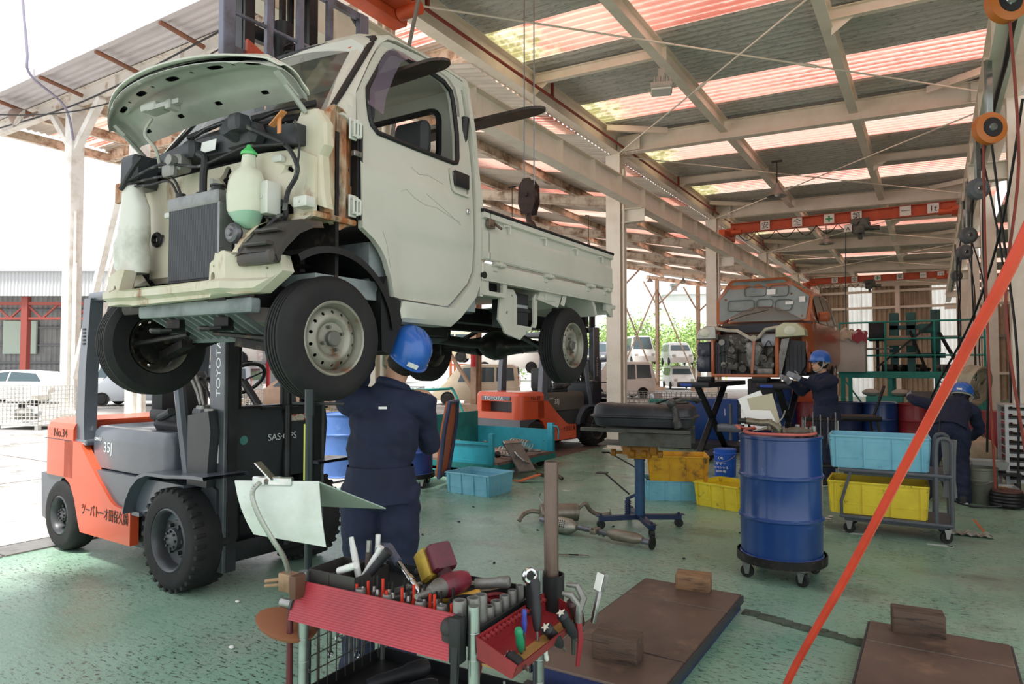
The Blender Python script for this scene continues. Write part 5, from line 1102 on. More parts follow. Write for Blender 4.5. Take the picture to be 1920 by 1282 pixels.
# black bin with pens
m = M(); x0, x1, y0, y1 = .005, .205, .01, .17
m.box(x0, x1, y0, y0+.004, .806, .905); m.box(x0, x1, y1-.004, y1, .806, .905); m.box(x0, x0+.004, y0, y1, .806, .905); m.box(x1-.004, x1, y0, y1, .806, .905); m.box(x0, x1, y0, y1, .806, .81); m.box(x0+.09, x0+.094, y0, y1, .806, .9)
b_ = m.build('parts_bin', mat('black_bin', '#3a3735', .5), None, C5); b_.rotation_euler = (0, 0, A5); tag(b_, 'black open bin holding markers at the left end of the tool cart', 'bin')
def stick(name, label, cat, a, b, r, mt, cap=None, capmt=None, r2=None, group=None):
    """tapered rod-like tool from a to b in cart space"""
    a, b = G(*a), G(*b); t = thing(name, label, cat, a, 0, group)
    d = b-a; m = M(); m.cyl((0, 0, 0), d*(.78 if cap else 1), r, r2 or r, n=12); m.build('barrel', mt, t)
    if cap: m = M(); m.cyl(d*.78, d, r*.9, r*cap, n=12); m.build('cap', capmt, t)
    return t
WM = mat('white_marker', '#dfe0dc', .4); DG = mat('dark_grip', '#222327', .55)
stick('marker', 'white paint marker with blue dots leaning at the back of the bin', 'marker', (.15, .10, .83), (.085, .12, .99), .011, WM, .7, WM)
stick('marker', 'dark tube marker standing upright in the black bin', 'marker', (.15, .12, .82), (.15, .135, .985), .0095, mat('brown_tube', '#4a403d', .5), .9, STEEL)
stick('marker', 'clear grey marker standing upright behind the dark tube', 'marker', (.165, .15, .82), (.165, .16, 1.0), .009, mat('clear_grey', '#a7b0ae', .3), .95, WM)
stick('marker', 'silver white marker leaning to the right in the bin', 'marker', (.14, .09, .84), (.215, .12, .975), .0115, WM, 1, WM)
stick('pry_tool', 'black grip pry tool leaning out of the bin', 'hand tool', (.15, .07, .84), (.25, .11, .97), .014, DG, 1.2, DG)
stick('marker', 'short white marker lying across the front rim of the bin', 'marker', (.11, .04, .905), (.185, .035, .935), .0115, WM, .95, WM)
# torque wrench
t = thing('torque_wrench', 'chrome torque wrench with grey handle lying across the cart', 'wrench', G(.20, .17, .955), A5)
m = M(); m.t = Matrix.Rotation(-A5, 4, 'Z') @ Matrix.Identity(4); d = R5.to_3x3() @ Vector((.215, -.10, -.085)); d = Matrix.Rotation(-A5, 3, 'Z') @ d; m = M()
m.cyl(d*.3, d, .0085, n=12); m.cyl(d*.62, d*.70, .012, n=12); m.cyl(d*.95, d*1.05, .014, n=12); m.build('shaft', CHROME, t)
m = M(); m.cyl(d*-.02, d*.3, .0185, .014, n=14); m.ball(d*-.02, .018, 12); m.build('grip', mat('grey_grip', '#4b5060', .4), t)
# impact driver
t = thing('impact_driver', 'dark red cordless impact driver with yellow battery lying on the cart', 'power tool', G(.40, .20, .86), A5+radians(-20))
m = M(); m.box(-.055, .045, -.048, .048, -.03, .035, .01, Matrix.Translation((-.06, .0, .05)) @ Matrix.Rotation(radians(55), 4, 'Y')); bt = m.build('battery', mat('battery_yellow', '#b89a3a', .5, c2='#6f6432', sc=14), t)
m = M(); m.box(-.05, .04, -.042, .042, .035, .075, .01, Matrix.Translation((-.06, 0, .05)) @ Matrix.Rotation(radians(55), 4, 'Y')); m.build('base', mat('maroon_plastic', '#5d1d2a', .4, c2='#2a1a1e', sc=9), t)
m = M(); m.tube([(-.02, 0, .06), (.03, -.01, .035), (.075, -.02, .03)], [.028, .022, .024], 12); m.build('handle', mat('maroon_dark', '#4a1f2c', .5, c2='#1d1a1c', sc=7, lo=.4, hi=.6), t)
m = M(); m.t = Matrix.Translation((.09, -.03, .035)) @ frame_to((.18, -.98, .0)); m.rev([(0, -.06), (.026, -.055), (.034, -.03), (.035, .03), (.03, .05)], 18); m.build('motor_housing', mat('maroon_bright', '#7d2236', .38, c2='#4a1620', sc=8), t)
m = M(); m.t = Matrix.Translation((.09, -.03, .035)) @ frame_to((.18, -.98, .0)); m.rev([(.03, .048), (.03, .06), (.018, .095), (.012, .1), (.012, .12), (.008, .13), (.008, .15), (0, .15)], 16); m.build('chuck', CASTAL, t)
m = M(); m.box(.045, .06, -.05, -.035, .02, .045, .004); m.build('trigger', STEEL, t)
def tool_handle(name, label, cat, a, b, r, mt, shaft=None, rs=.004, group=None, butt=None, k=.55):
    a, b = G(*a), G(*b); t = thing(name, label, cat, a, 0, group); d = b-a
    m = M(); m.t = frame_to(d); L = d.length*k; m.rev([(0, -.0), (r*.7, .002), (r, .012), (r*.85, L*.3), (r, L*.6), (r*.75, L*.9), (r*.5, L), (0, L)], 12); m.build('handle', mt, t)
    m = M(); m.cyl(d*k, d, rs, n=8); m.build('shank', shaft or STEEL, t)
    if butt: m = M(); m.t = frame_to(d); m.prism([(r*.8*(1 if i % 2 else .42)*cos(pi*i/5), r*.8*(1 if i % 2 else .42)*sin(pi*i/5)) for i in range(10)], -.002, .001, 'z'); m.build('star_emblem', butt, t)
    return t
tool_handle('screwdriver', 'orange brown wooden handle tool under the impact driver', 'hand tool', (.40, .12, .85), (.25, .17, .82), .014, mat('orange_wood', '#8a4f2a', .5))
tool_handle('file', 'yellow plastic handle file beside the impact driver', 'hand tool', (.535, .20, .865), (.40, .08, .835), .010, mat('yellow_handle', '#b98a2e', .5), k=.75)
tool_handle('screwdriver', 'black handle screwdriver lying at the back of the cart', 'hand tool', (.28, .22, .88), (.22, .34, .86), .013, DG)
for i, (a, b) in enumerate((((.20, .03, .83), (.30, .16, .86)), ((.215, .02, .83), (.33, .16, .865)), ((.235, .02, .825), (.35, .14, .855)))):
    a, b = G(*a), G(*b); t = thing('flat_spanner', 'worn flat spanner in the fan of spanners beside the bin', 'spanner', a, 0, 'fan of spanners beside the bin'); d = b-a
    m = M(); m.bar(d*.05, d*.95, .014, .004); m.build('shank', CASTAL, t); m = M(); m.torus(d, .011, .004, d.cross(V(0, 0, 1)).cross(d), 12, 6); m.build('ring', CASTAL, t)
for a, b, lb in (((.30, .05, .83), (.42, .08, .845), 'tan flat bar lying behind the bit pegs'), ((.33, .26, .85), (.50, .29, .86), 'thin silver rod at the back edge of the cart'), ((.48, .21, .85), (.59, .27, .87), 'pale flat steel rule beside the sockets')):
    a, b = G(*a), G(*b); m = M(); m.bar((0, 0, 0), b-a, .014, .005, .001); single('steel_bar', m, mat('tan_steel', '#a08a72', .45, .4), lb, 'hand tool', a)
# bits and small sockets along the front
single('bit_rack', M().box(-.02, .36, -.006, .045, 0, .03, .002), BLACK, 'black rack strip holding bits behind the red front plate', 'rack', G(.21, .004, .806), A5)
BR = mat('red_peg', '#c8321f', .45)
random.seed(3)
def small_socket(x, y, z, r, h, lb, grp, bore=True, mt=None, rim=None):
    m = M(); m.rev([(r*.9, 0), (r, h*.1), (r, h*.92), (r*.93, h), (r*.68, h), (r*.66, h*.6), (0, h*.58)], 16); return single('socket', m, mt or CASTAL, lb, 'socket', G(x, y, z), A5, grp)
for i in range(13):
    x = .21+i*.029; y = .012+.018*(i % 2)
    if i % 3 != 2:
        m = M(); m.cyl((0, 0, 0), (0, 0, .052+.008*(i % 4)), .0045, n=8); m.cyl((0, 0, 0), (0, 0, .03), .006, n=8); single('bit_peg', m, BR, 'red bit peg standing in the row behind the red front plate', 'bit peg', G(x, y, .836), A5, 'red bit pegs along the cart front')
    t = thing('hex_bit', 'steel hex bit standing in the row behind the red front plate', 'bit', G(x+.014, y+.012, .836), A5, 'hex bits along the cart front')
    m = M(); m.cyl((0, 0, 0), (0, 0, .03), .0085, n=12); m.cyl((0, 0, .03), (0, 0, .045), .0085, .005, n=12); m.build('base', STEEL, t); m = M(); m.cyl((0, 0, .044), (0, 0, .066+.01*(i % 3)), .0042, .0035, n=6); m.build('tip', DARKMET, t)
for i, x in enumerate((.225, .33, .45, .525)): small_socket(x, .012, .836, .0155, .042, 'short steel socket in the front row of the cart', 'short sockets in the front row')
m = M(); m.rev([(0, 0), (.048, 0), (.05, .075), (.046, .075), (.044, .045), (0, .045)], 28); cup = single('bolt_cup', m, BLACK, 'round black cup filled with loose bolts on the cart', 'cup', G(.565, .075, .806), A5)
bm = M(); random.seed(5)
for i in range(50):
    a, r_, = random.uniform(0, 6.3), random.uniform(0, .038); p = (r_*cos(a), r_*sin(a), .046+random.uniform(0, .008)); q = Vector(p)+Vector((random.uniform(-.012, .012), random.uniform(-.012, .012), random.uniform(0, .01))); bm.cyl(p, q, .0045, n=6); bm.cyl(q, q+(q-Vector(p))*.2, .0075, n=6)
o = single('loose_bolts', bm, CASTAL, 'loose mixed bolts heaped in the round black cup', 'bolts', G(.565, .075, .806), kind='stuff')
for i, (x, y, r, h) in enumerate(((.600, .005, .0195, .1), (.622, .04, .0195, .1), (.622, .078, .019, .098))):
    small_socket(x-.01, y+.0, .806, r, h, ('tall deep socket nearest the front post of the tool cart', 'middle one of the three tall deep sockets', 'tall deep socket farthest from the front post')[i], 'socket' and 'tall deep sockets')
for i in range(5): small_socket(.607+.003*i, .125+.042*i, .806, .0185-.0015*i, .05+.004*i, 'short wide socket '+('nearest the tall deep sockets', 'second from the tall deep sockets', 'in the middle of the right edge row', 'second from the brown pipe', 'nearest the brown pipe')[i]+' on the cart', 'row of wide sockets')
t = thing('extension_socket', 'long steel extension socket lying at the back right of the cart', 'socket', G(.50, .225, .875), A5)
m = M(); m.t = frame_to((.9, .30, .12)); m.rev([(.010, 0), (.016, .0), (.016, .07), (.0185, .075), (.0185, .105), (.014, .11), (0, .108)], 16); m.build('barrel', CASTAL, t); m = M(); m.t = frame_to((.9, .30, .12)); m.rev([(0, -.02), (.008, -.02), (.008, .0)], 4); m.build('drive', STEEL, t)
m = M(); m.torus((0, 0, .02), .034, .006, n=20, k=6); m.rev([(0, 0), (.034, 0), (.036, .025)], 20); single('red_dish', m, DRED, 'small dark red dish under the long extension socket', 'dish', G(.555, .26, .812), A5)
# corner cap, black knob socket
m = M(); m.ball((0, 0, .03), .034, 16, (1, 1, .9)); m.cyl((0, 0, 0), (0, 0, .02), .03, n=14); single('rubber_knob', m, mat('dark_rubber', '#2b2a2a', .6), 'round dark rubber knob by the front right post of the cart', 'knob', G(.615, -.045, .80) if False else G(.58, -.015, .806), A5)
# pole standing in the back corner
m = M(); m.rev([(0, 0), (.04, 0), (.042, .16), (.037, .16), (.036, .02)], 20); cu = single('pole_cup', m, BLACK, 'black round cup holding the brown pipe at the cart corner', 'cup', G(.665, .42, .72), A5)
m = M(); m.rev([(.0, 0), (.0235, 0), (.0235, .49), (.0215, .494), (.018, .494), (.018, .4), (0, .4)], 20); single('steel_pipe', m, mat('brown_steel_pipe', '#6b5a50', .42, .5, c2='#51443d', sc=5, st=(1, 1, .4)), 'brown steel pipe standing upright at the corner of the tool cart', 'pipe', G(.665, .42, .745), A5)
# dark T-handle post at the back left
t = thing('tee_post', 'tall dark T-bar post standing behind the white clip board', 'post', G(-.285, .29, 0), A5)
m = M(); m.cyl((0, 0, .02), (0, 0, 1.38), .0145, n=12); m.cyl((0, 0, 1.36), (0, 0, 1.46), .0185, n=12); m.build('shaft', mat('dark_green_pole', '#1f2a2b', .35, .3), t); m = M(); m.cyl((-.09, -.0, 1.405), (.12, .06, 1.405), .0055, n=8); m.build('cross_bar', BLACK, t); m = M(); m.cyl((-.012, -.012, 1.12), (-.012, -.012, 1.33), .0035, n=6); m.build('yellow_strip', mat('yellow_strip', '#c8cf6a', .5), t); m = M(); m.box(-.08, .08, -.08, .08, 0, .02); m.build('base', DARKMET, t)
# board on goose neck
WB = mat('board_pale_green', '#d5d9d3', .5, c2='#b5bab0', sc=4, c3='#8f9088', sc3=7, lo3=.66, hi3=.76)
o5 = Vector((-1.735, 1.475, .86)); bs = thing('clip_board', 'worn white folded clip board on a flexible arm above the tool cart', 'clip board', o5)
W5 = lambda n, m, mt, p=None, **k: m.build(n, mt, p or bs, world=True, **k)
gp = [(-1.735, 1.475, .90), (-1.725, 1.445, .96), (-1.735, 1.41, 1.02), (-1.765, 1.38, 1.10), (-1.785, 1.375, 1.16), (-1.78, 1.40, 1.19)]
m = M(); cp = catmull(gp, 14); m.tube(cp, [.0085 if i % 2 else .0072 for i in range(len(cp))], 9); W5('flex_arm', m, mat('flex_conduit', '#a5a79f', .35, .7))
m = M(); m.t = Matrix.Translation((-1.735, 1.475, .875)); m.box(-.028, .028, -.02, .02, -.03, .025, .004); m.cyl((-.03, 0, 0), (-.085, -.02, -.01), .006, n=8); m.cyl((-.03, -.01, -.015), (-.075, -.03, -.02), .005, n=8); W5('wood_clamp', m, mat('clamp_wood', '#9a7a5c', .6, c2='#5f4330', sc=8)); m = M(); m.t = Matrix.Translation((-1.735, 1.475, .86)); m.box(.028, .055, -.022, .022, -.03, .04, .003); W5('clamp_block', m, mat('brown_block', '#5a3a2a', .6))
TLb, TRb, BRb, BLb = Vector((-1.885, 1.385, 1.187)), Vector((-1.62, 1.49, 1.193)), Vector((-1.598, 1.50, .993)), Vector((-1.835, 1.42, 1.018))
nb = (TRb-TLb).cross(BLb-TLb).normalized(); nb = nb if nb.y < 0 else -nb
m = M(); m.grid(lambda u, v: (TLb.lerp(TRb, u)).lerp(BLb.lerp(BRb, u), v)+nb*(.016*sin(pi*v)*(1-u*.6)), 8, 8); q = len(m.v); m.grid(lambda u, v: (TLb.lerp(TRb, u)).lerp(BLb.lerp(BRb, u), v)+nb*(.016*sin(pi*v)*(1-u*.6)-.003), 8, 8); W5('front_leaf', m, WB)
Bk = [TLb+V(.0, 0, 0), TRb, V(-1.50, 1.66, 1.095), V(-1.72, 1.60, 1.09)]
m = M(); m.add([p for p in Bk]+[p-V(0, 0, .004) for p in Bk], [[0, 1, 2, 3], [7, 6, 5, 4], [0, 4, 5, 1], [1, 5, 6, 2], [2, 6, 7, 3], [3, 7, 4, 0]]); W5('back_leaf', m, mat('board_back_green', '#8f9a90', .5))
c_ = TLb.lerp(TRb, .42); m = M(); m.bar(c_+V(-.05, -.02, .0), c_+V(.07, .03, .0), .02, .028, .004); m.bar(c_+V(.02, 0, .005), c_+V(-.045, -.01, .055), .028, .005); m.bar(c_+V(.02, 0, .005), c_+V(.07, .05, -.01), .02, .008); W5('spring_clip', m, CHROME)
# red side tray with screwdrivers
tray = thing('side_tray', 'red tilted steel tray hung on the right side of the tool cart', 'tray', G(CW_+.02, .0, .83), A5)
m = M(); L2 = .40
m.loft([[(x, y, z) for x, z in ((.0, .0), (.006, -.055), (.11, -.085), (.125, -.05))] for y in (-.02, L2)], cap=False, closed=False); m.loft([[(x, y, z-.003) for x, z in ((.125, -.05), (.11, -.085), (.006, -.055), (.0, .0))] for y in (-.02, L2)], cap=False, closed=False); m.prism([(.0, -.0), (.006, -.058), (.11, -.088), (.125, -.05)], -.022, -.018, 'y'); m.prism([(.0, -.0), (.006, -.058), (.11, -.088), (.125, -.05)], L2, L2+.004, 'y'); m.build('tray_body', DRED, tray)
for i in range(17): m = M(); m.cyl((.006, .0+i*.022, -.012), (.018, .0+i*.022, -.014), .007, n=8); m.build('stud', DRED, tray)
m = M(); m.box(.012, .105, -.01, L2-.01, -.079, -.072, 0, Matrix.Rotation(radians(0), 4, 'Y')); m.build('wood_strip', mat('tan_wood_strip', '#a57f46', .6, c2='#7c5a30', sc=8), tray)
m = M(); m.bar((.0, .0, -.06), (-.05, .05, -.17), .02, .01); m.build('hook_bracket', DRED, tray)
STAR = mat('star_white', '#d9d5c4', .5)
for i, (a, b, lb) in enumerate((((.715, .055, .765), (.79, .03, .75), 'black screwdriver with white star butt nearest the tray front'), ((.755, .20, .80), (.78, .28, .71), 'black screwdriver with white star butt in the middle of the tray'), ((.775, .26, .825), (.80, .33, .72), 'larger black screwdriver with white star butt near the pliers'))):
    tool_handle('screwdriver', lb, 'screwdriver', a, b, .018, DG, butt=STAR, k=.8)
tool_handle('screwdriver', 'black screwdriver with red ring butt beside the slip pliers', 'screwdriver', (.78, .32, .845), (.80, .37, .74), .02, mat('red_ring_grip', '#3a1a1c', .5), k=.8)
tool_handle('screwdriver', 'green clear handle screwdriver standing in the red tray', 'screwdriver', (.735, .075, .835), (.735, .10, .735), .013, mat('green_handle', '#2b8f63', .3), k=.7)
tool_handle('screwdriver', 'blue handle pick behind the green screwdriver', 'screwdriver', (.735, .11, .875), (.73, .12, .74), .008, mat('blue_handle', '#3f48a0', .3), k=.5)
tool_handle('pry_bar', 'long black grip handle tool leaning over the red tray', 'hand tool', (.71, .22, .925), (.735, .19, .76), .016, DG, k=.85)
t = thing('ratchet', 'chrome ratchet head standing at the back of the sockets', 'ratchet', G(.668, .265, .80), A5)
m = M(); m.cyl((0, 0, 0), (0, 0, .09), .01, n=10); m.build('handle', BLACK, t); m = M(); m.torus((0, 0, .115), .017, .0085, (.8, -.5, .1), 18, 8); m.build('head', CHROME, t); m = M(); m.t = Matrix.Translation((0, 0, .115)) @ frame_to((.8, -.5, .1)); m.cyl((0, 0, -.007), (0, 0, .007), .014, n=12); m.build('gear', DARKMET, t)
t = thing('slip_pliers', 'steel slip joint pliers with red handle hooked over the tray edge', 'pliers', G(.80, .33, .80), A5)
m = M(); m.tube([(0, 0, -.02), (.0, .0, .03), (-.02, -.01, .06), (-.045, -.02, .065)], [.012, .013, .012, .006], 10); m.tube([(0, 0, .01), (.012, .01, .05), (-.01, .01, .085), (-.04, .0, .085)], [.012, .012, .01, .006], 10); m.build('jaw', CASTAL, t); m = M(); m.tube([(0, 0, -.015), (.006, .0, -.07), (-.004, .0, -.15)], [.011, .01, .006], 8); m.build('red_grip', mat('red_grip', '#8e1f2a', .4), t); m = M(); m.tube([(0, 0, -.01), (-.03, .03, -.07), (-.04, .05, -.14)], [.009, .008, .006], 8); m.build('steel_grip', STEEL, t)
t = thing('ratchet', 'ratchet with pale face plate sticking up behind the pliers', 'ratchet', G(.83, .37, .82), A5)
m = M(); m.bar((0, 0, -.05), (.015, .02, .05), .018, .012, .003); m.build('shank', STEEL, t); m = M(); m.bar((.015, .02, .045), (.025, .035, .095), .034, .016, .003); m.build('head', CASTAL, t); m = M(); m.bar((.010, .008, .048), (.018, .02, .096), .032, .004); m.build('face_plate', WHITEP, t)
tool_handle('brush', 'pale stick with metal ferrule hanging from the tray', 'hand tool', (.735, .25, .68), (.72, .24, .78), .007, WM)
for x in (.70, .745): a = G(x, .06, .56); m = M(); m.cyl((0, 0, 0), (0, 0, .13), .004, n=8); m.ball((0, 0, 0), .009, 8); single('tee_key', m, STEEL, 'thin steel key hanging below the red tray', 'hand tool', a, 0, 'keys below the red tray')
# wrenches hung on the wire side
for i, (y, z0, L) in enumerate(((.03, .775, .2), (.075, .79, .33), (.13, .80, .21), (.165, .80, .17), (.19, .79, .15), (.225, .80, .33), (.26, .80, .26), (.29, .80, .33), (.33, .80, .19))):
    t = thing('combination_wrench', 'combination wrench hanging on the wire side of the tool cart', 'wrench', G(-.012, y, z0), A5, 'wrenches on the cart side')
    w = .006+.001*(L > .3)*2
    m = M(); m.bar((0, 0, -.01), (0, 0, -L+.012), .006, w*1.6, .001); m.build('shank', CASTAL, t)
    m = M(); m.torus((0, 0, -L), .012 if L > .25 else .009, .0042, (1, 0, 0), 14, 6); m.build('ring_end', CHROME, t)
    m = M(); m.tube([(0, .013, .022), (0, .014, .006), (0, 0, -.006), (0, -.014, .006), (0, -.013, .022)], .0055, 7); m.build('open_end', CHROME, t)
t = thing('hammer', 'hammer with dark red handle hung on the cart left post', 'hammer', G(-.05, -.01, .78), A5); m = M(); m.cyl((0, 0, 0), (0, 0, -.3), .009, .012, n=10); m.build('handle', mat('dark_red_handle', '#5a1f26', .45), t); m = M(); m.cyl((-.035, 0, .01), (.035, 0, .01), .016, n=12); m.build('head', STEEL, t)
m = M(); m.rev([(0, 0), (.07, 0), (.075, .012), (.07, .014), (0, .012)], 24, Matrix.Diagonal((1.6, 1, 1, 1))); o = single('wood_disc', m, mat('brown_leather', '#8e5a3c', .6), 'brown oval pad hanging behind the cart left post', 'pad', G(-.10, .02, .70), A5); o.rotation_euler = (radians(8), radians(10), A5)
# lower shelf
for x, y, a, lb in ((.20, .25, 55, 'black air tool lying on the lower cart shelf'), (.30, .16, 40, 'black rubber grip bar lying on the lower cart shelf')):
    t = thing('air_tool', lb, 'hand tool', G(x, y, .525), A5+radians(a)); m = M(); m.t = frame_to((1, 0, .12)); m.rev([(0, -.12), (.018, -.12), (.024, -.09), (.024, .0), (.03, .02), (.03, .07), (.02, .09), (0, .09)], 16); m.build('barrel', DG, t); m = M(); m.cyl((-.12, 0, -.015), (-.22, 0, -.03), .006, n=8); m.build('shank', STEEL, t)
t = thing('tape_roll_can', 'grey cylinder can with a printed label on the lower shelf', 'can', G(.42, .10, .53), A5+radians(-15)); m = M(); m.t = frame_to((1, 0, 0)); m.rev([(0, 0), (.036, 0), (.038, .004), (.038, .15), (.036, .154), (0, .154)], 24); m.build('can_body', mat('can_grey', '#9a9f9e', .4, .2), t); m = M(); m.t = frame_to((1, 0, 0)); m.rev([(.0385, .05), (.0385, .1)], 24); m.build('label_band', mat('can_navy', '#2c3550', .5), t)
m = M(); m.box(-.04, .04, -.03, .03, 0, .03, .008); m.cyl((0, -.03, .015), (0, -.07, .015), .012, n=10); single('clamp', m, DG, 'small black clamp on the lower shelf beside the can', 'clamp', G(.36, .2, .49), A5+.6)
# ================================================================ DRUMS, CRATES, TROLLEYS ON THE FLOOR
DBLUE = mat('drum_blue', '#163c78', .32, c2='#123262', sc=2, coat=.3, c3='#5d78ad', sc3=6, lo3=.64, hi3=.78)
DPALE = mat('drum_lit_blue', '#4f76b8', .5, c2='#3f65a5', sc=3, c3='#7d95be', sc3=7, lo3=.6, hi3=.75)  # paler blue carries the open yard light in the drum's colour
DNAVY = mat('drum_navy', '#1c2b55', .45, c2='#131d3c', sc=3)
DRUMR = mat('drum_red', '#93262c', .4, c2='#7a1f28', sc=3, coat=.2)
def drum_mesh(open_=False):
    r = .286; pr = [(0, .0), (r-.01, 0), (r+.006, .004), (r+.006, .018), (r-.002, .024)]
    for z in (.29, .59): pr += [(r, z-.03), (r+.004, z-.016), (r+.012, z-.007), (r+.012, z+.007), (r+.004, z+.016), (r, z+.03)]
    pr += [(r-.002, .858), (r+.007, .864), (r+.007, .88), (r-.006, .882)]
    pr += [(r-.008, .3), (0, .3)] if open_ else [(r-.012, .868), (0, .868)]
    m = M(); m.rev(pr, 48); return m
def drum(label, x, y, mt, z=0, s=1, group=None, open_=False, rz=0):
    t = thing('steel_drum', label, 'drum', (x, y, z), rz, group); t.scale = (s, s, s)
    drum_mesh(open_).build('shell', mt, t, sharp=25)
    if not open_:
        m = M(); m.cyl((.19, 0, .868), (.19, 0, .876), .032, n=14); m.build('bung', STEEL, t)
    return t
def dolly(label, x, y, rz=0, h=.15):
    t = thing('drum_dolly', label, 'dolly', (x, y, 0), rz)
    m = M(); m.rev([(.30, h-.03), (.315, h-.03), (.315, h+.03), (.308, h+.03), (.306, h-.005), (0, h-.005), (0, h-.02), (.3, h-.03)], 36); m.build('ring', DARKMET, t)
    for i in range(4):
        a = 2*pi*i/4+.4; p = Vector((.27*cos(a), .27*sin(a), 0)); c = thing('caster', None, None, p, a*1.7); c.parent = t
        m = M(); m.t = Matrix.Translation((0, 0, .048)) @ Matrix.Rotation(pi/2, 4, 'X'); m.rev([(.0, -.014), (.012, -.016), (.03, -.012), (.036, -.014), (.046, -.013), (.048, 0), (.046, .013), (.036, .014), (.03, .012), (.012, .016), (0, .014)], 22); m.build('wheel', RUBBER, c)
        m = M(); 
        for s in (-1, 1): m.prism([(-.012, .03), (.014, .03), (.025, .1), (-.03, .1)], s*.02, s*.024, 'y')
        m.box(-.035, .03, -.026, .026, h-.045, h-.03); m.cyl((0, -.026, .048), (0, .026, .048), .008, n=8); m.cyl((0, 0, .1), (0, 0, h-.04), .018, n=10); m.build('fork', STEEL, c)
    return t
dolly('round black drum dolly under the big blue drum in the middle', -.985, 5.39, .3)
d1 = drum('big glossy blue drum on a wheeled dolly with a red hose on top', -.985, 5.39, DBLUE, .156, 1.0, None, False, .8)
# things on the big drum
ZD = .156+.868; CX_, CY_ = -.985, 5.39
HOSE = mat('salmon_hose', '#c8675a', .5, c2='#b5574c', sc=8)
pts = [(-.26, -.14, .06), (-.30, -.05, .07), (-.27, .07, .04), (-.15, .2, .03), (.03, .24, .03), (.2, .16, .03), (.24, .0, .03), (.18, -.14, .03), (.0, -.21, .03), (-.16, -.19, .03), (-.24, -.08, .035), (-.20, .08, .05)]
m = M(); m.tube(catmull(pts, 6), .011, 8); single('air_hose', m, HOSE, 'salmon red air hose coiled on top of the big blue drum', 'hose', (CX_, CY_, ZD))
t = thing('air_valve', 'bronze air valve with black coupling on the blue drum', 'valve', (CX_-.06, CY_-.06, ZD)); m = M(); m.tube(catmull([(-.16, -.02, .11), (-.06, -.01, .10), (0, 0, .10), (.06, .0, .06), (.07, 0, .02)], 5), .026, 10); m.cyl((0, 0, .05), (0, 0, .13), .018, n=10); m.build('valve_body', mat('bronze_worn', '#7c7462', .45, .5, c2='#55503f', sc=10), t); m = M(); m.cyl((-.22, -.03, .11), (-.12, -.015, .11), .021, n=10); m.torus((-.17, -.02, .11), .021, .006, (1, .1, 0), 12, 6); m.build('coupling', BLACK, t)
m = M(); m.ball((0, 0, .035), .06, 14, (1.6, .8, .6)); m.cyl((-.1, 0, .03), (.1, .02, .03), .028, n=10); single('impact_gun', m, mat('grimy_tool', '#5c5548', .6, c2='#2f2c27', sc=12), 'grimy air impact gun lying at the right of the drum top', 'power tool', (CX_+.13, CY_-.07, ZD+.01), .3)
m = M(); m.box(-.15, .15, -.02, .02, 0, .012, .003); single('socket_rail', m, BLACK, 'black rail of sockets at the back of the drum top', 'rail', (CX_+.06, CY_+.12, ZD), .5)
for i in range(11): a = .5; s_ = -.14+i*.028; small_socket(0, 0, 0, .008+.0008*(i % 5), .035+.006*(i % 4), 'small socket standing on the rail at the back of the drum top', 'sockets on the drum top rail').location = (CX_+.06+s_*cos(a), CY_+.12+s_*sin(a), ZD+.012)
for i, (dx, dy) in enumerate(((.20, .02), (.17, .06), (.225, .06), (.12, .02))): small_socket(0, 0, 0, .017, .06+.01*i, 'large socket standing at the right of the drum top', 'large sockets on the drum top').location = (CX_+dx, CY_+dy, ZD)
t = thing('clip_board', 'beige clip board with paper standing behind the big blue drum', 'clip board', (CX_-.10, CY_+.17, ZD+.01), radians(10)); m = M(); m.t = Matrix.Rotation(radians(-18), 4, 'X') @ Matrix.Rotation(radians(-14), 4, 'Y'); m.box(-.10, .09, 0, .006, .03, .30); m.build('board', mat('clip_beige', '#b5ad93', .6), t); m = M(); m.t = Matrix.Rotation(radians(-22), 4, 'X') @ Matrix.Rotation(radians(-24), 4, 'Y'); m.box(-.115, .07, -.012, -.008, .05, .34); m.build('paper', WHITEP, t); m = M(); m.tube(catmull([(.03, -.03, .0), (.05, -.03, .06), (.09, -.02, .12), (.11, 0, .17)], 5), .006, 6); m.build('flex_arm', STEEL, t)
# drums behind the worker
drum('pale lit blue drum in the yard behind the worker, left', -7.2, 7.05, DPALE, -.012, 1.0)
dolly('dark drum dolly beside the teal platform cart', -5.78, 6.86, .9); drum('worn blue drum with orange stain behind the worker, right', -5.78, 6.86, mat('drum_worn_blue', '#2a4a93', .5, c2='#1f3873', sc=3, c3='#b0623a', sc3=3, lo3=.66, hi3=.7), .156)
for x, y, mt, lb in ((-2.46, 13.75, DBLUE, 'blue drum at the left end of the drum row'), (-1.96, 13.8, DRUMR, 'red drum partly hidden by the worker under the orange car'), (-1.38, 13.9, DNAVY, 'dark navy drum just right of the worker at the orange car'), (-.83, 13.9, DBLUE, 'blue drum in the middle of the row beside a dark red drum'), (-.28, 13.95, DRUMR, 'dark red drum near the bending worker')): drum(lb, x, y, mt, 0, 1.0)
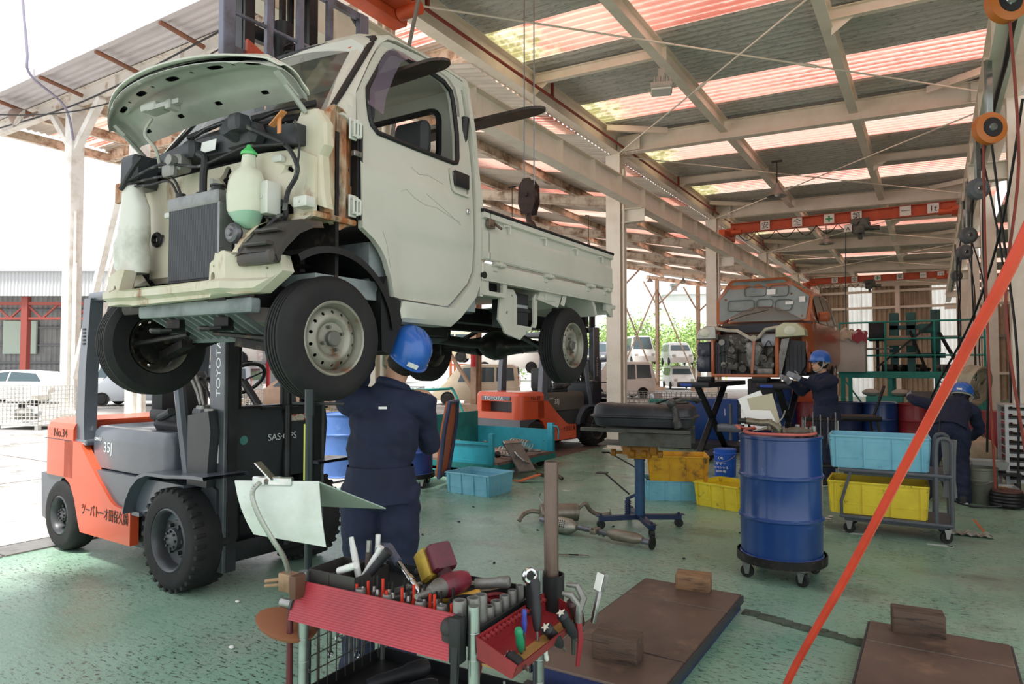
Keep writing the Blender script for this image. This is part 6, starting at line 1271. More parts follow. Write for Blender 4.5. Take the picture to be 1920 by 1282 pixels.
# crates
def crate(label, loc, rz, L, W_, H, mt, back=None):
    t = thing('plastic_crate', label, 'crate', loc, rz); w = .006; m = M()
    a, b = L/2, W_/2; ta, tb = a-.02, b-.02
    m.loft([[(-ta, -tb, 0), (ta, -tb, 0), (ta, tb, 0), (-ta, tb, 0)], [(-a, -b, H), (a, -b, H), (a, b, H), (-a, b, H)], [(-a+w, -b+w, H), (a-w, -b+w, H), (a-w, b-w, H), (-a+w, b-w, H)], [(-ta+w, -tb+w, .008), (ta-w, -tb+w, .008), (ta-w, tb-w, .008), (-ta+w, tb-w, .008)]])
    m.build('shell', mt, t, sharp=20)
    m = M()
    for z, h in ((H-.012, .014), (H-.05, .007), (H*.3, .005)):
        k = a+.012 if z > H-.03 else a-.02*(1-z/H)+.004; q = b+.012 if z > H-.03 else b-.02*(1-z/H)+.004
        for s in (-1, 1): m.box(-k, k, s*q, s*(q-.014), z, z+h); m.box(s*k, s*(k-.014), -q, q, z, z+h)
    m.build('rim', mt, t)
    m = M(); n = 4
    for i in range(n):
        x = -a*.86+2*a*.86*i/(n-1)
        for s in (-1, 1): m.bar((x, s*(b-.016), .004), (x, s*(b+.004), H-.02), .012, .016)
    for i in range(3):
        y = -b*.8+2*b*.8*i/2
        for s in (-1, 1): m.bar((s*(a-.016), y, .004), (s*(a+.004), y, H-.02), .016, .012)
    r = m.build('rib', mt, t); r['kind'] = 'stuff'
    return t
CRB = mat('crate_light_blue', '#83c3d8', .5, c2='#70b4cb', sc=4, c3='#3b6f85', sc3=16, lo3=.66, hi3=.75)
CRY = mat('crate_yellow', '#e9d238', .5, c2='#d8bd32', sc=3, c3='#6a5a2a', sc3=14, lo3=.62, hi3=.74)
CRA = mat('crate_amber_dirty', '#d9a51e', .5, c2='#b98418', sc=3, c3='#3f3524', sc3=6, lo3=.56, hi3=.72)
crate('light blue crate alone on the green floor beside the teal cart', (-4.78, 6.98, 0), radians(-3), .66, .50, .25, CRB)
crate('light blue crate under the dirty amber crate', (-2.66, 7.86, 0), radians(28), .62, .44, .23, CRB)
crate('dirty amber crate stacked on a light blue crate', (-2.58, 7.86, .232), radians(22), .66, .46, .28, CRA)
crate('yellow crate on the floor half hidden behind the big blue drum', (-1.96, 7.75, 0), radians(-18), .56, .50, .26, CRY)
# grey two-tier trolley
TG = mat('trolley_grey', '#55585f', .5, c2='#46494f', sc=4)
tr = thing('trolley', 'grey two deck trolley carrying a blue and a yellow crate', 'trolley', (-.34, 7.30, 0), radians(2))
def tp(n, m, mt, **k): return m.build(n, mt, tr, **k)
for z, n in ((.175, 'lower_deck'), (.60, 'upper_deck')):
    m = M(); m.box(-.44, .46, -.28, .28, z-.03, z, .012); m.box(-.40, .40, -.25, .25, z-.055, z-.03, .01); tp(n, m, TG)
for y in (-.26, .26):
    m = M(); m.tube(catmull([(.445, y, .14), (.445, y, .5), (.45, y, .84), (.43, y*.93, .90), (.38, y*.9, .91), (.34, y*.93, .86), (.33, y, .6), (.33, y, .16)], 6), .0165, 8); tp('handle_post', m, TG); m = M(); m.tube([(-.42, y, .15), (-.42, y, .3), (-.34, y, .58)], .014, 8); tp('front_post', m, TG)
for x in (-.36, .40):
    for y in (-.21, .21):
        c = thing('caster', None, None, (x, y, 0), .5*(x > 0)); c.parent = tr
        m = M(); m.t = Matrix.Translation((0, 0, .052)) @ Matrix.Rotation(pi/2, 4, 'X'); m.rev([(0, -.015), (.014, -.017), (.034, -.012), (.04, -.015), (.05, -.014), (.052, 0), (.05, .014), (.04, .015), (.034, .012), (.014, .017), (0, .015)], 22); m.build('wheel', RUBBER, c)
        m = M(); m.box(-.03, .03, -.03, .03, .118, .122); [m.prism([(-.014, .04), (.012, .04), (.03, .12), (-.03, .12)], s*.022, s*.026, 'y') for s in (-1, 1)]; m.build('fork', STEEL, c)
crate('light blue crate on the upper deck of the grey trolley', (-.455, 7.28, .603), radians(3), .80, .46, .30, CRB)
crate('bright yellow crate on the lower deck of the grey trolley', (-.47, 7.30, .178), radians(2), .80, .48, .30, CRY)
m = M(); m.loft([[(x*k, .02*sin(i*2.3)+y, z) for i, (x, y) in enumerate(((-.05, -.03), (-.02, -.045), (.03, -.04), (.05, 0), (.03, .04), (-.03, .03)))] for z, k in ((0, 1.2), (-.15, 1.0), (-.35, .9), (-.5, 1.1))]); single('grey_rag', m, mat('rag_grey', '#6f7072', .9, bump=.3, bs=40), 'grey rag draped over the trolley handle', 'rag', (.10, 7.12, .90))
m = M(); m.grid(lambda u, v: (.34*(u-.5)+.02*sin(9*v), .16*(v-.5), .018+.016*sin(u*17)*sin(v*9)+.01*sin(u*31)), 18, 8); single('floor_rag', m, mat('rag_beige', '#8d8b80', .9), 'crumpled grey rag on the floor behind the trolley caster', 'rag', (.24, 7.55, 0))
# transmission jack with fuel tank
JB = mat('jack_dark_blue', '#243454', .45, .2, c2='#1b2741', sc=4, c3='#5a5148', sc3=14, lo3=.62, hi3=.72)
JY = mat('jack_ochre', '#b0761f', .5, c2='#8a5a1a', sc=6, c3='#3a2f22', sc3=15, lo3=.6, hi3=.7)
jk = thing('transmission_jack', 'blue post jack with ochre head and steel tray on crossed legs', 'jack', (-2.42, 6.25, 0), radians(12))
def jp(n, m, mt, p=None): return m.build(n, mt, p or jk)
for a in (25, 115, 205, 295):
    d = Vector((cos(radians(a)), sin(radians(a)), 0)); n_ = Vector((-d.y, d.x, 0))
    m = M(); m.bar(d*.03+V(0, 0, .105), d*.40+V(0, 0, .095), .065, .045, .004); m.bar(d*.36+V(0, 0, .12), d*.43+V(0, 0, .12), .07, .006); m.cyl(d*.38+V(0, 0, .12), d*.38+V(0, 0, .14), .012, n=8); l = jp('leg', m, JB)
    m = M(); m.cyl(d*.38+n_*.02+V(0, 0, .04), d*.38-n_*.02+V(0, 0, .04), .04, n=16); m.box(*[v for k in range(3) for v in (d[k]*.38-.02+(.05 if k == 2 else 0), d[k]*.38+.02+(.05 if k == 2 else 0))]); jp('caster', m, BLACK, l)
m = M(); m.cyl((0, 0, .08), (0, 0, .64), .048, n=18); m.cyl((0, 0, .64), (0, 0, .655), .054, n=18); m.cyl((0, 0, .655), (0, 0, .70), .03, n=14); jp('post', m, mat('jack_post_blue', '#2c4f73', .4, .2, c2='#223d5a', sc=5, c3='#5a6470', sc3=9, lo3=.62, hi3=.75))
m = M(); m.cyl((-.12, .02, .10), (-.12, .02, .26), .022, n=12)
for k in range(7): m.torus((-.12, .02, .12+k*.02), .028, .005, n=14, k=5)
m.bar((-.13, .02, .26), (-.02, 0, .32), .05, .03); jp('pump', m, JB)
m = M(); m.bar((-.1, .0, .31), (-.33, -.02, .50), .014); m.box(-.42, -.31, -.06, .03, .50, .51, 0); m.bar((-.03, .02, .56), (-.30, .02, .70), .012); m.bar((-.30, .02, .70), (-.36, -.04, .705), .014); jp('pedal', m, DARKMET)
m = M(); m.box(-.11, .11, -.055, .055, .66, .78, .01); m.box(-.15, -.07, -.08, -.05, .70, .80, .006); m.box(.10, .17, -.07, .02, .71, .80, .01); m.cyl((-.24, -.03, .71), (.2, -.03, .71), .012, n=8)
for x in (-.245, .2, -.05, .06): m.cyl((x-.02, -.06 if abs(x) < .1 else -.03, .71), (x+.02, -.07 if abs(x) < .1 else -.03, .71), .034, n=14)
jp('saddle', m, JY)
TRB = mat('tray_bare_steel', '#54544f', .5, .5, c2='#38372f', sc=6, c3='#6a4d38', sc3=10, lo3=.6, hi3=.7)
m = M(); m.box(-.36, .44, -.22, .22, .80, .808)
for s in (-1, 1): m.box(-.16, .50, s*.22, s*.226, .80, .92); m.box(-.36, .46, s*.16, s*.2, .92, .95)
m.box(-.52, .50, -.26, -.2, .93, .96); m.box(-.36, .50, .2, .26, .93, .96); jp('tray', m, TRB)
ft = thing('fuel_tank', 'black moulded fuel tank resting on the jack tray', 'fuel tank', (-2.36, 6.36, .963), radians(10))
ft.scale = (.88, .95, .95)
FT = mat('fuel_tank_black', '#2a2c31', .42, c2='#3a3c41', sc=3, c3='#55524d', sc3=5, lo3=.62, hi3=.75)
m = M(); n_ = 28
def tk(z, k, dz=0): return [( .56*k*(abs(cos(t))**.35)*(1 if cos(t) > 0 else -1)-.05, .27*k*(abs(sin(t))**.4)*(1 if sin(t) > 0 else -1), z+dz*(.5+.5*sin(t*2+1))) for t in [2*pi*i/n_+.06 for i in range(n_)]]
m.loft([tk(.0, .86), tk(.012, .93), tk(.09, .98), tk(.10, 1.03), tk(.112, 1.03), tk(.12, .98), tk(.18, .95, .02), tk(.205, .86, .03), tk(.215, .7, .02)]); m.build('tank_shell', FT, ft, sharp=40)
m = M(); m.cyl((.30, .05, .2), (.30, .05, .245), .11, n=20); m.torus((.30, .05, .235), .11, .012, n=24, k=6); m.tube(catmull([(.22, .0, .26), (.3, -.1, .29), (.45, -.05, .28), (.5, .08, .25)], 6), .014, 7); m.tube(catmull([(.05, .1, .22), (.2, .08, .27), (.3, .05, .26)], 5), .01, 6); m.build('pump_unit', BLACK, ft)
m = M(); m.tube(catmull([(.36, -.30, .02), (.34, -.31, .10), (.33, -.30, .17), (.30, -.30, .24)], 6), [.045]*6+[.033]*13, 12); m.ball((.29, -.30, .25), .05, 12); m.tube(catmull([(.28, -.3, .25), (.4, -.26, .29), (.55, -.1, .28), (.5, .06, .25)], 6), .018, 8); m.build('filler_neck', mat('filler_grey', '#3d3d3c', .5, .3, c2='#6b6963', sc=8), ft)
# exhaust parts on the floor
EXH = mat('exhaust_grey', '#8d8577', .45, .6, c2='#6d6558', sc=6, c3='#5a3f2c', sc3=8, lo3=.6, hi3=.74)
mf = thing('muffler', 'oval grey exhaust muffler with bent tail pipes on the floor', 'muffler', (-3.18, 6.03, 0), radians(38))
m = M(); sec = lambda x, k: [(x, .115*k*cos(2*pi*i/20), .10+.085*k*sin(2*pi*i/20)) for i in range(20)]
m.loft([sec(-.19, .75), sec(-.185, .95)]+[sec(-.18+.36*i/8, 1.0+.015*(i % 2)) for i in range(9)]+[sec(.185, .95), sec(.19, .75)]); m.build('can', EXH, mf)
m = M(); m.tube(catmull([(-.18, .03, .10), (-.28, .03, .11), (-.36, .0, .08), (-.40, -.03, .03)], 6), .022, 10); m.build('inlet_pipe', EXH, mf)
m = M(); m.tube(catmull([(.18, 0, .12), (.26, .0, .18), (.33, .02, .10), (.42, .02, .06), (.52, -.01, .075)], 6), .022, 10); m.cyl((.52, -.01, .075), (.53, -.012, .077), .05, n=14); m.build('tail_pipe', EXH, mf)
m = M(); m.tube([(-.15, .06, .18), (-.19, .08, .24), (-.17, .09, .27)], .008, 6); m.build('hanger', STEEL, mf)
ct = thing('catalyst_pipe', 'exhaust pipe with catalyst shells lying on the green floor', 'exhaust pipe', (-2.98, 5.66, 0), radians(-7))
def cs(x, r): return [(x, r*cos(2*pi*i/16), max(.0, .075)+r*sin(2*pi*i/16)*.9) for i in range(16)]
m = M(); m.cyl((-.25, .05, .08), (.95, -.0, .06), .024, n=12); m.build('pipe', mat('exhaust_blue_grey', '#7f828a', .4, .6, c2='#5a5a5e', sc=7), ct)
m = M(); m.loft([cs(-.06, .03), cs(-.03, .07), cs(.0, .082), cs(.12, .078), cs(.15, .06), cs(.19, .03)]); k_ = m.build('heat_shield', mat('shield_silver', '#a9a69a', .45, .6, c2='#7d786c', sc=9), ct)
m = M()
for i in range(6):
    for j in range(4): m.cyl((-.01+.022*i, -.083+.006*j, .085+.016*j), (-.01+.022*i, -.079+.006*j, .085+.016*j), .006, n=6)
o = m.build('shield_hole', BLACK, k_); o['kind'] = 'stuff'
m = M(); m.loft([cs(.52, .026), cs(.56, .05), cs(.58, .055), cs(.78, .053), cs(.81, .048), cs(.86, .026)]); m.build('catalyst', EXH, ct)
m = M(); m.box(.36, .42, -.06, .06, .055, .10, .01); m.cyl((.39, .07, .03), (.39, -.08, .12), .01, n=8); m.build('flange', EXH, ct); m = M(); m.cyl((.94, 0, .06), (.955, -.0, .06), .055, n=14); m.build('end_flange', DARKMET, ct)
m = M(); m.loft([[(x, y*w, .012+.004*w) for y in (-.02, .02)]+[(x, y*w, .016) for y in (.02, -.02)] for x, w in ((-.12, .6), (-.03, 1), (.05, 1.0), (.13, .3))]); single('flat_bar', m, mat('brown_flat', '#5a463c', .6), 'brown flat steel lying on the floor behind the pipe', 'bar', (-2.52, 5.02, 0), radians(25))
# teal platform cart
TEAL = mat('teal_cart_paint', '#2a9db0', .5, c2='#238a9c', sc=4, c3='#5f4a3a', sc3=15, lo3=.66, hi3=.72)
TEALD = mat('teal_dark_paint', '#1f7a78', .5, c2='#195f60', sc=4, c3='#5f4a3a', sc3=14, lo3=.64, hi3=.72)
tc_ = thing('platform_cart', 'teal platform cart with low sides full of old car parts', 'cart', (-5.75, 8.35, 0), radians(0))
def cp_(n, m, mt): return m.build(n, mt, tc_)
m = M(); m.box(-.75, .72, -.55, 1.05, .20, .225); m.box(-.75, .72, -.56, -.53, .14, .225); m.box(.69, .73, -.55, 1.05, .13, .225); m.build('deck', mat('brown_deck', '#7a6256', .7, c2='#5a4a42', sc=5), tc_)
m = M(); m.box(.70, .735, -.56, 1.06, .12, .20); m.box(-.75, .73, -.575, -.545, .12, .20); cp_('deck_frame', m, TEALD)
m = M(); m.box(-.12, .62, -.56, -.53, .20, .50); m.box(-.12, .62, -.575, -.53, .46, .50); m.box(-.12, .62, -.57, -.53, .20, .24); m.box(.57, .64, -.58, -.52, .18, .62, .004); m.box(-.15, -.1, -.575, -.52, .2, .52); cp_('near_side', m, TEAL)
m = M(); m.box(-.70, .70, 1.02, 1.05, .22, .56); m.box(.62, .72, .99, 1.06, .2, .66, .004); m.tube([(.70, 1.0, .62), (.80, 1.0, .61), (.82, 1.0, .56), (.81, 1.0, .42)], .012, 6); cp_('far_side', m, TEAL)
m = M(); m.box(-.75, -.72, -.55, 1.05, .20, .80); cp_('end_board', m, TEALD)
m = M(); m.tube(catmull([(-.74, -.42, .5), (-.80, -.42, .8), (-.98, -.40, 1.15), (-.98, -.30, 1.17)], 6)+catmull([(-.98, .6, 1.17), (-.98, .7, 1.15), (-.80, .72, .8), (-.74, .72, .5)], 6), .022, 8); cp_('push_handle', m, mat('teal_handle', '#2c9a94', .45))
for x, y in ((-.6, -.4), (.55, -.4), (-.6, .9), (.55, .9)): m = M(); m.cyl((x, y-.02, .07), (x, y+.02, .07), .07, n=16); m.box(x-.03, x+.03, y-.03, y+.03, .1, .2); cp_('caster', m, BLACK)
for k, (x, y, z, r) in enumerate(((-.2, -.2, .31, .085), (.02, -.28, .30, .075), (.2, -.15, .34, .10), (.36, -.3, .30, .07), (.05, .1, .32, .09))):
    m = M(); m.rev([(0, -.07), (r*.6, -.07), (r*.7, -.03), (r, -.02), (r, .02), (r*.8, .03), (r*.5, .06), (0, .06)], 18, Matrix.Rotation(.5+k, 4, 'X') @ Matrix.Rotation(k*.7, 4, 'Y')); 
    for q in range(5): a = q*1.26+k; m.tube([(r*.5*cos(a), r*.5*sin(a), .03), (r*1.1*cos(a), r*1.1*sin(a), .06), (r*1.3*cos(a+.5), r*1.2*sin(a+.5), .02)], .01, 6)
    single('engine_part', m, DARKMET, 'oily black engine part piled inside the teal cart', 'car part', (-5.75+x, 8.35+y, z+.02), 0, 'old parts in the teal cart')
SPR = mat('spring_grey', '#b3b1a8', .45, .5)
for k, (x, y, z, a) in enumerate(((.56, .30, .40, 0), (.50, .12, .30, .25))):
    m = M(); m.tube([(-.2+.4*i/90, .062*cos(i*.49), .062*sin(i*.49)) for i in range(91)], .008, 6); single('coil_spring', m, SPR, ('upper' if k == 0 else 'lower')+' pale coil spring lying across the teal cart parts', 'spring', (-5.75+x, 8.35+y, z), a-.3)
for k, (x, y, lb, a) in enumerate(((.35, -.05, 'pale drive shaft with rubber boot across the cart deck', -.2), (.42, .55, 'dark drive shaft at the far side of the cart', .3))):
    t = thing('drive_shaft', lb, 'car part', (-5.75+x, 8.35+y, .27), a); m = M(); m.cyl((-.28, 0, 0), (.3, 0, 0), .02, n=10); m.build('shaft', CASTAL, t); m = M(); m.rev([(.02, 0), (.045, .01)]+[(.045-.004*i+.008*(i % 2), .012*i+.02) for i in range(7)]+[(.02, .11)], 14, Matrix.Rotation(pi/2, 4, 'Y')); m.build('boot', BLACK, t)
t = thing('brake_assembly', 'grey flat radiator pack leaning off the front of the teal cart', 'car part', (-4.92, 8.18, .26), radians(-30)); m = M(); m.t = Matrix.Rotation(radians(38), 4, 'Y'); m.box(-.28, .26, -.13, .13, -.02, .02, .006); m.build('core', mat('core_grey', '#6f6d68', .5, .3, c2='#4c4a46', sc=6), t); m = M(); m.t = Matrix.Rotation(radians(38), 4, 'Y'); m.tube([(-.1, -.05, .03), (.0, -.05, .05), (.1, .0, .05), (.12, .08, .03)], .012, 6); m.box(-.34, -.27, -.14, .14, -.03, .03, .01); m.build('pipe', STEEL, t)
t = thing('brake_hose', 'orange bracket with a dark pipe lying on the floor', 'car part', (-4.50, 8.0, 0), .3); m = M(); m.bar((-.25, -.15, .02), (.0, .0, .10), .09, .012); m.bar((-.25, -.15, .02), (-.33, -.14, .03), .03, .012); m.build('bracket', mat('orange_bracket', '#c5673a', .5), t); m = M(); m.tube(catmull([(-.05, .02, .10), (.1, .1, .06), (.22, .05, .08), (.30, .0, .05)], 5), .026, 9); m.build('pipe', mat('brown_pipe', '#4d423a', .5, .4), t)
# pail and blue tray left of the cart
def pail(label, x, y, mt, h=.34, r=.145, z=0, txt=None, rz=0, lid=None, txm=None):
    t = thing('paint_pail', label, 'pail', (x, y, z), rz)
    m = M(); m.rev([(0, 0), (r*.93, 0), (r*.95, .008), (r, h*.62), (r+.006, h*.64), (r+.006, h*.66), (r, h*.68), (r+.002, h*.93), (r+.009, h*.94), (r+.009, h), (r-.004, h), (r-.006, h*.3), (0, h*.3)] if not lid else [(0, 0), (r*.93, 0), (r*.95, .008), (r, h*.8), (r+.008, h*.82), (r+.008, h*.86), (r, h*.88), (r+.004, h), (0, h)], 32); m.build('shell', mt, t)
    m = M(); m.tube([((r+.012)*cos(radians(a)), (r+.012)*sin(radians(a)), h*.8-.1*sin(radians(a+200))) for a in range(200, 341, 14)], .004, 6); m.build('bail_handle', STEEL, t)
    if txt:
        for i, ch in enumerate(txt[0]): 
            a = radians(txt[1]); text('lettering', ch, txt[2], txm or INKW, t, ((r+.004)*cos(a), (r+.004)*sin(a), txt[3]+i*txt[2]*.78), rot_axes((0, 0, 1), (sin(a), -cos(a), 0)))
    return t
pail('open grey metal pail beside the teal cart', -6.05, 8.05, mat('pail_grey', '#6b6f73', .45, .3, c2='#57595c', sc=4), .36, .15, .10, ('NISSAN', 255, .07, .04), 0)
m = M(); m.box(-.55, .35, -.3, .3, .02, .10, .01); m.box(-.56, .36, -.31, .31, .08, .10, .004); single('low_platform', m, TEALD, 'low teal platform under the grey pail', 'platform', (-5.85, 7.95, 0))
p_ = pail('blue oil pail with white lettering on the floor under the scissor lift', -2.52, 9.78, mat('pail_blue', '#1f55b8', .35, c2='#1a489e', sc=4), .38, .15, 0, None, 0, True)
for i, (s_, z_) in enumerate((('OIL', .25), ('ギヤー', .17), ('スペシャル', .12), ('80W-90', .07))): text('lettering', s_, .05 if i < 2 else .042, INKW, p_, (-.02, -.1535, z_), FACE_R, ext=.006, align='CENTER')
pail('grey green metal pail by the bending worker', .43, 9.42, mat('pail_green_grey', '#6f7265', .5, .3, c2='#57594e', sc=5), .40, .16)
t = thing('bonnet_panel', 'dark car bonnet panel leaning on the blue drum behind the worker', 'car part', (-5.40, 7.02, .15), radians(20)); m = M(); m.t = Matrix.Rotation(radians(8), 4, 'Y'); m.prism([(-.2, 0), (.2, .05), (.24, .7), (.15, .95), (-.18, .95), (-.24, .6)], -.02, .02, 'x'); m.build('skin', mat('bonnet_orange', '#b8623a', .5), t); m = M(); m.t = Matrix.Rotation(radians(8), 4, 'Y'); m.tube([(.03, y, z) for y, z in ((-.2, 0), (.2, .05), (.24, .7), (.15, .95), (-.18, .95), (-.24, .6))], .03, 6, closed=True); m.build('inner_frame', mat('bonnet_navy', '#3a4260', .5), t)
# lift platforms and wood blocks
PLT = mat('lift_plate_steel', '#6b5a50', .42, .35, c2='#4f423b', sc=2.2, c3='#8b705e', sc3=5, lo3=.58, hi3=.76)
PLB = mat('lift_side_blue', '#2b3560', .5, c2='#22253a', sc=5)
def lift(label, x0, x1, cuts):
    t = thing('lift_platform', label, 'vehicle lift', ((x0+x1)/2, cuts[0], 0)); h = .1; hw = (x1-x0)/2
    for a, b in zip(cuts, cuts[1:]):
        m = M(); m.box(-hw, hw, a-cuts[0]+.007, b-cuts[0]-.007, .06, h, .004); m.build('plate', PLT, t)
    m = M(); L = cuts[-1]-cuts[0]; m.box(-hw+.006, hw-.006, .004, L-.006, .004, .088); m.build('side_frame', PLB, t)
    m = M(); m.box(-hw-.012, -hw-.002, .0, L, .05, .092); m.box(hw+.002, hw+.012, .0, L, .05, .092); m.build('edge_strip', mat('edge_steel', '#3c3c42', .5, .3), t)
    return t
l1 = lift('left brown steel lift platform with two wood blocks', -1.70, -1.065, (2.93, 3.33, 4.13, 4.50))
m = M(); [m.box(-1.05+.05*i, -1.0+.05*i, 4.44-.012*i-.03*random.random(), 4.50-.012*i+.03*random.random(), 0, .006+.006*random.random()) for i in range(14)]; struct('floor_joint', m, mat('joint_rough', '#4d5a4c', .9, c2='#33392f', sc=12))
l2 = lift('right brown steel lift platform with one wood block', -.335, .31, (1.9, 4.10, 4.43))
t = thing('flat_case', 'flat black case with a blue label strip before the left platform', 'case', (-1.47, 2.78, 0), radians(4)); m = M(); m.box(-.2, .2, -.08, .08, 0, .06, .006); m.build('case', BLACK, t); m = M(); m.box(-.15, .15, -.05, .05, .06, .062); m.build('label_strip', mat('label_blue', '#2f62c0', .5), t)
WOOD = mat('block_wood', '#8b6a4c', .75, c2='#5f4735', sc=5, st=(1, 6, 6), c3='#3b2e25', sc3=10, lo3=.56, hi3=.7, bump=.3, bs=30)
WOODD = mat('block_wood_dark', '#5a473a', .75, c2='#43362d', sc=5, st=(1, 6, 6), c3='#2a211b', sc3=8, lo3=.55, hi3=.7, bump=.3, bs=30)
for x, y, rz, L, W_, H, mt, lb in ((-1.355, 4.44, 8, .22, .10, .10, WOOD, 'pale square cut wood block at the far end of the left platform'), (-1.36, 3.20, 3, .23, .12, .125, WOODD, 'dark split wood block at the near end of the left platform'), (-.10, 4.36, 8, .25, .11, .12, WOODD, 'dark chipped wood block on the right platform')):
    m = M(); m.box(-L/2, L/2, -W_/2, W_/2, 0, H, .006)
    for i, v in enumerate(m.v): v.z += .006*sin(v.x*60+v.y*40) if v.z > H*.5 else 0
    single('wood_block', m, mt, lb, 'wood block', (x, y, .1), radians(rz))
for x, y, lb in ((.02, 3.62, 'small loose bolt on the right platform near its seam'), (-.04, 3.50, 'small loose bolt on the right platform nearer the camera')): m = M(); m.cyl((0, 0, .008), (.03, .01, .008), .006, n=8); m.cyl((-.008, -.003, .008), (.0, 0, .008), .012, n=6); single('loose_bolt', m, STEEL, lb, 'bolt', (x, y, .1))
# red hose across the front
RH = mat('red_orange_hose', '#d8452f', .38, c2='#c23c2a', sc=6)
m = M(); m.tube(catmull([(-.60, 2.9, .012), (-.55, 2.75, .06), (-.49, 2.5, .26), (-.403, 2.26, .571), (-.203, 2.014, 1.002), (-.056, 1.797, 1.332), (.06, 1.564, 1.596), (.133, 1.426, 1.765), (.25, 1.25, 2.1), (.5, .95, 2.9)], 8), .0105, 10); single('red_hose', m, RH, 'thick red air hose crossing the picture from upper right to the floor', 'hose', (0, 0, 0))
# grate, tape marks, litter
m = M(); m.box(-.62, .4, -1.2, 1.2, .0, .006); single('floor_plate', m, mat('checker_plate', '#7a655c', .6, .3, c2='#5f4f48', sc=8, bump=.6, bs=160), 'brown checker plate let into the floor by the parked forklift', 'plate', (-5.85, 11.2, 0))
TAPE = mat('white_tape', '#cfd0cb', .7)
for i, (x, y, a, L) in enumerate(((-2.31, 7.75, 0, .1), (-2.26, 7.83, 1.57, .08), (-.99, 7.62, .1, .16), (-.93, 7.75, 1.4, .08), (-.96, 7.22, .2, .07), (-.72, 7.14, .1, .08), (-.60, 7.08, .1, .18), (.02, 7.0, .05, .2), (.09, 7.0, 1.5, .05), (-3.9, 7.6, 0, .09), (-.62, 7.7, 0, .07))): m = M(); m.box(-L/2, L/2, -.02, .02, .0, .002); single('tape_mark', m, TAPE, 'scrap of white tape stuck on the green floor', 'tape', (x, y, 0), a, 'tape marks on the floor')
m = M(); m.box(-.012, .012, -.35, .35, 0, .0015); single('paint_mark', m, mat('orange_mark', '#b0683a', .8), 'short orange line painted on the floor by the grey pail', 'line', (.35, 8.0, 0), .1)
random.seed(11)
for i in range(16):
    x, y = random.uniform(-4.6, -1.5), random.uniform(4.4, 6.6); m = M(); m.ball((0, 0, .006), .009, 8, (1.4, 1, .8)); m.cyl((0, 0, .004), (.02, .005, .004), .004, n=5); single('litter_bit', m, BLACK, 'small dark scrap lying on the open green floor', 'scrap', (x, y, 0), i, 'scraps on the floor')
for x, y in ((-3.3, 2.42), (-3.9, 2.9)): m = M(); m.ball((0, 0, .01), .014, 8, (1.3, 1, .6)); single('litter_bit', m, WHITEP, 'crumpled white scrap on the floor in front of the forklift', 'scrap', (x, y, 0), 0, 'white scraps')
# ================================================================ ORANGE CAR ON THE SCISSOR LIFT, CRANES, LAMPS, REELS, MACHINE PLATFORM
CORG = mat('car_copper_orange', '#b5663f', .3, c2='#a25835', sc=2, coat=.5)
CHOOD = mat('hood_underside_grey', '#8f9795', .5, c2='#7b8381', sc=3)
oc = thing('orange_car', 'copper orange car raised on a scissor lift, hood up and nose stripped', 'car', (-2.40, 11.35, 1.36), radians(-2))
def ob(n, m, mt, p=None, **k): return m.build(n, mt, p or oc, **k)
def bsec(y, zb, zbelt, zr, hb, hbelt, hr): return [(-hb, y, zb), (-hbelt, y, zb+.2), (-hbelt, y, zbelt), (-hr, y, zr-.06), (-hr+.08, y, zr), (hr-.08, y, zr), (hr, y, zr-.06), (hbelt, y, zbelt), (hbelt, y, zb+.2), (hb, y, zb)]
m = M(); m.loft([bsec(y, .08, .86, zr_, .66, .735, hr) for y, zr_, hr in ((.62, .90, .69), (.95, 1.22, .62), (1.25, 1.46, .58), (1.5, 1.52, .575), (2.6, 1.53, .57), (3.05, 1.48, .56), (3.3, 1.1, .62), (3.38, .9, .66))])
cb_ = ob('body_shell', m, CORG, sharp=30)
m = M(); m.add([(-.60, .56, .93), (.60, .56, .93), (.50, 1.16, 1.50), (-.50, 1.16, 1.50)], [[0, 1, 2, 3]]); ob('windshield', m, glass('car_glass_pale_reflection', '#a9bab6', .75), cb_)  # pale tint paints the white reflection into the glass colour
WINB = mat('car_window_dark', '#3c4a4b', .12)
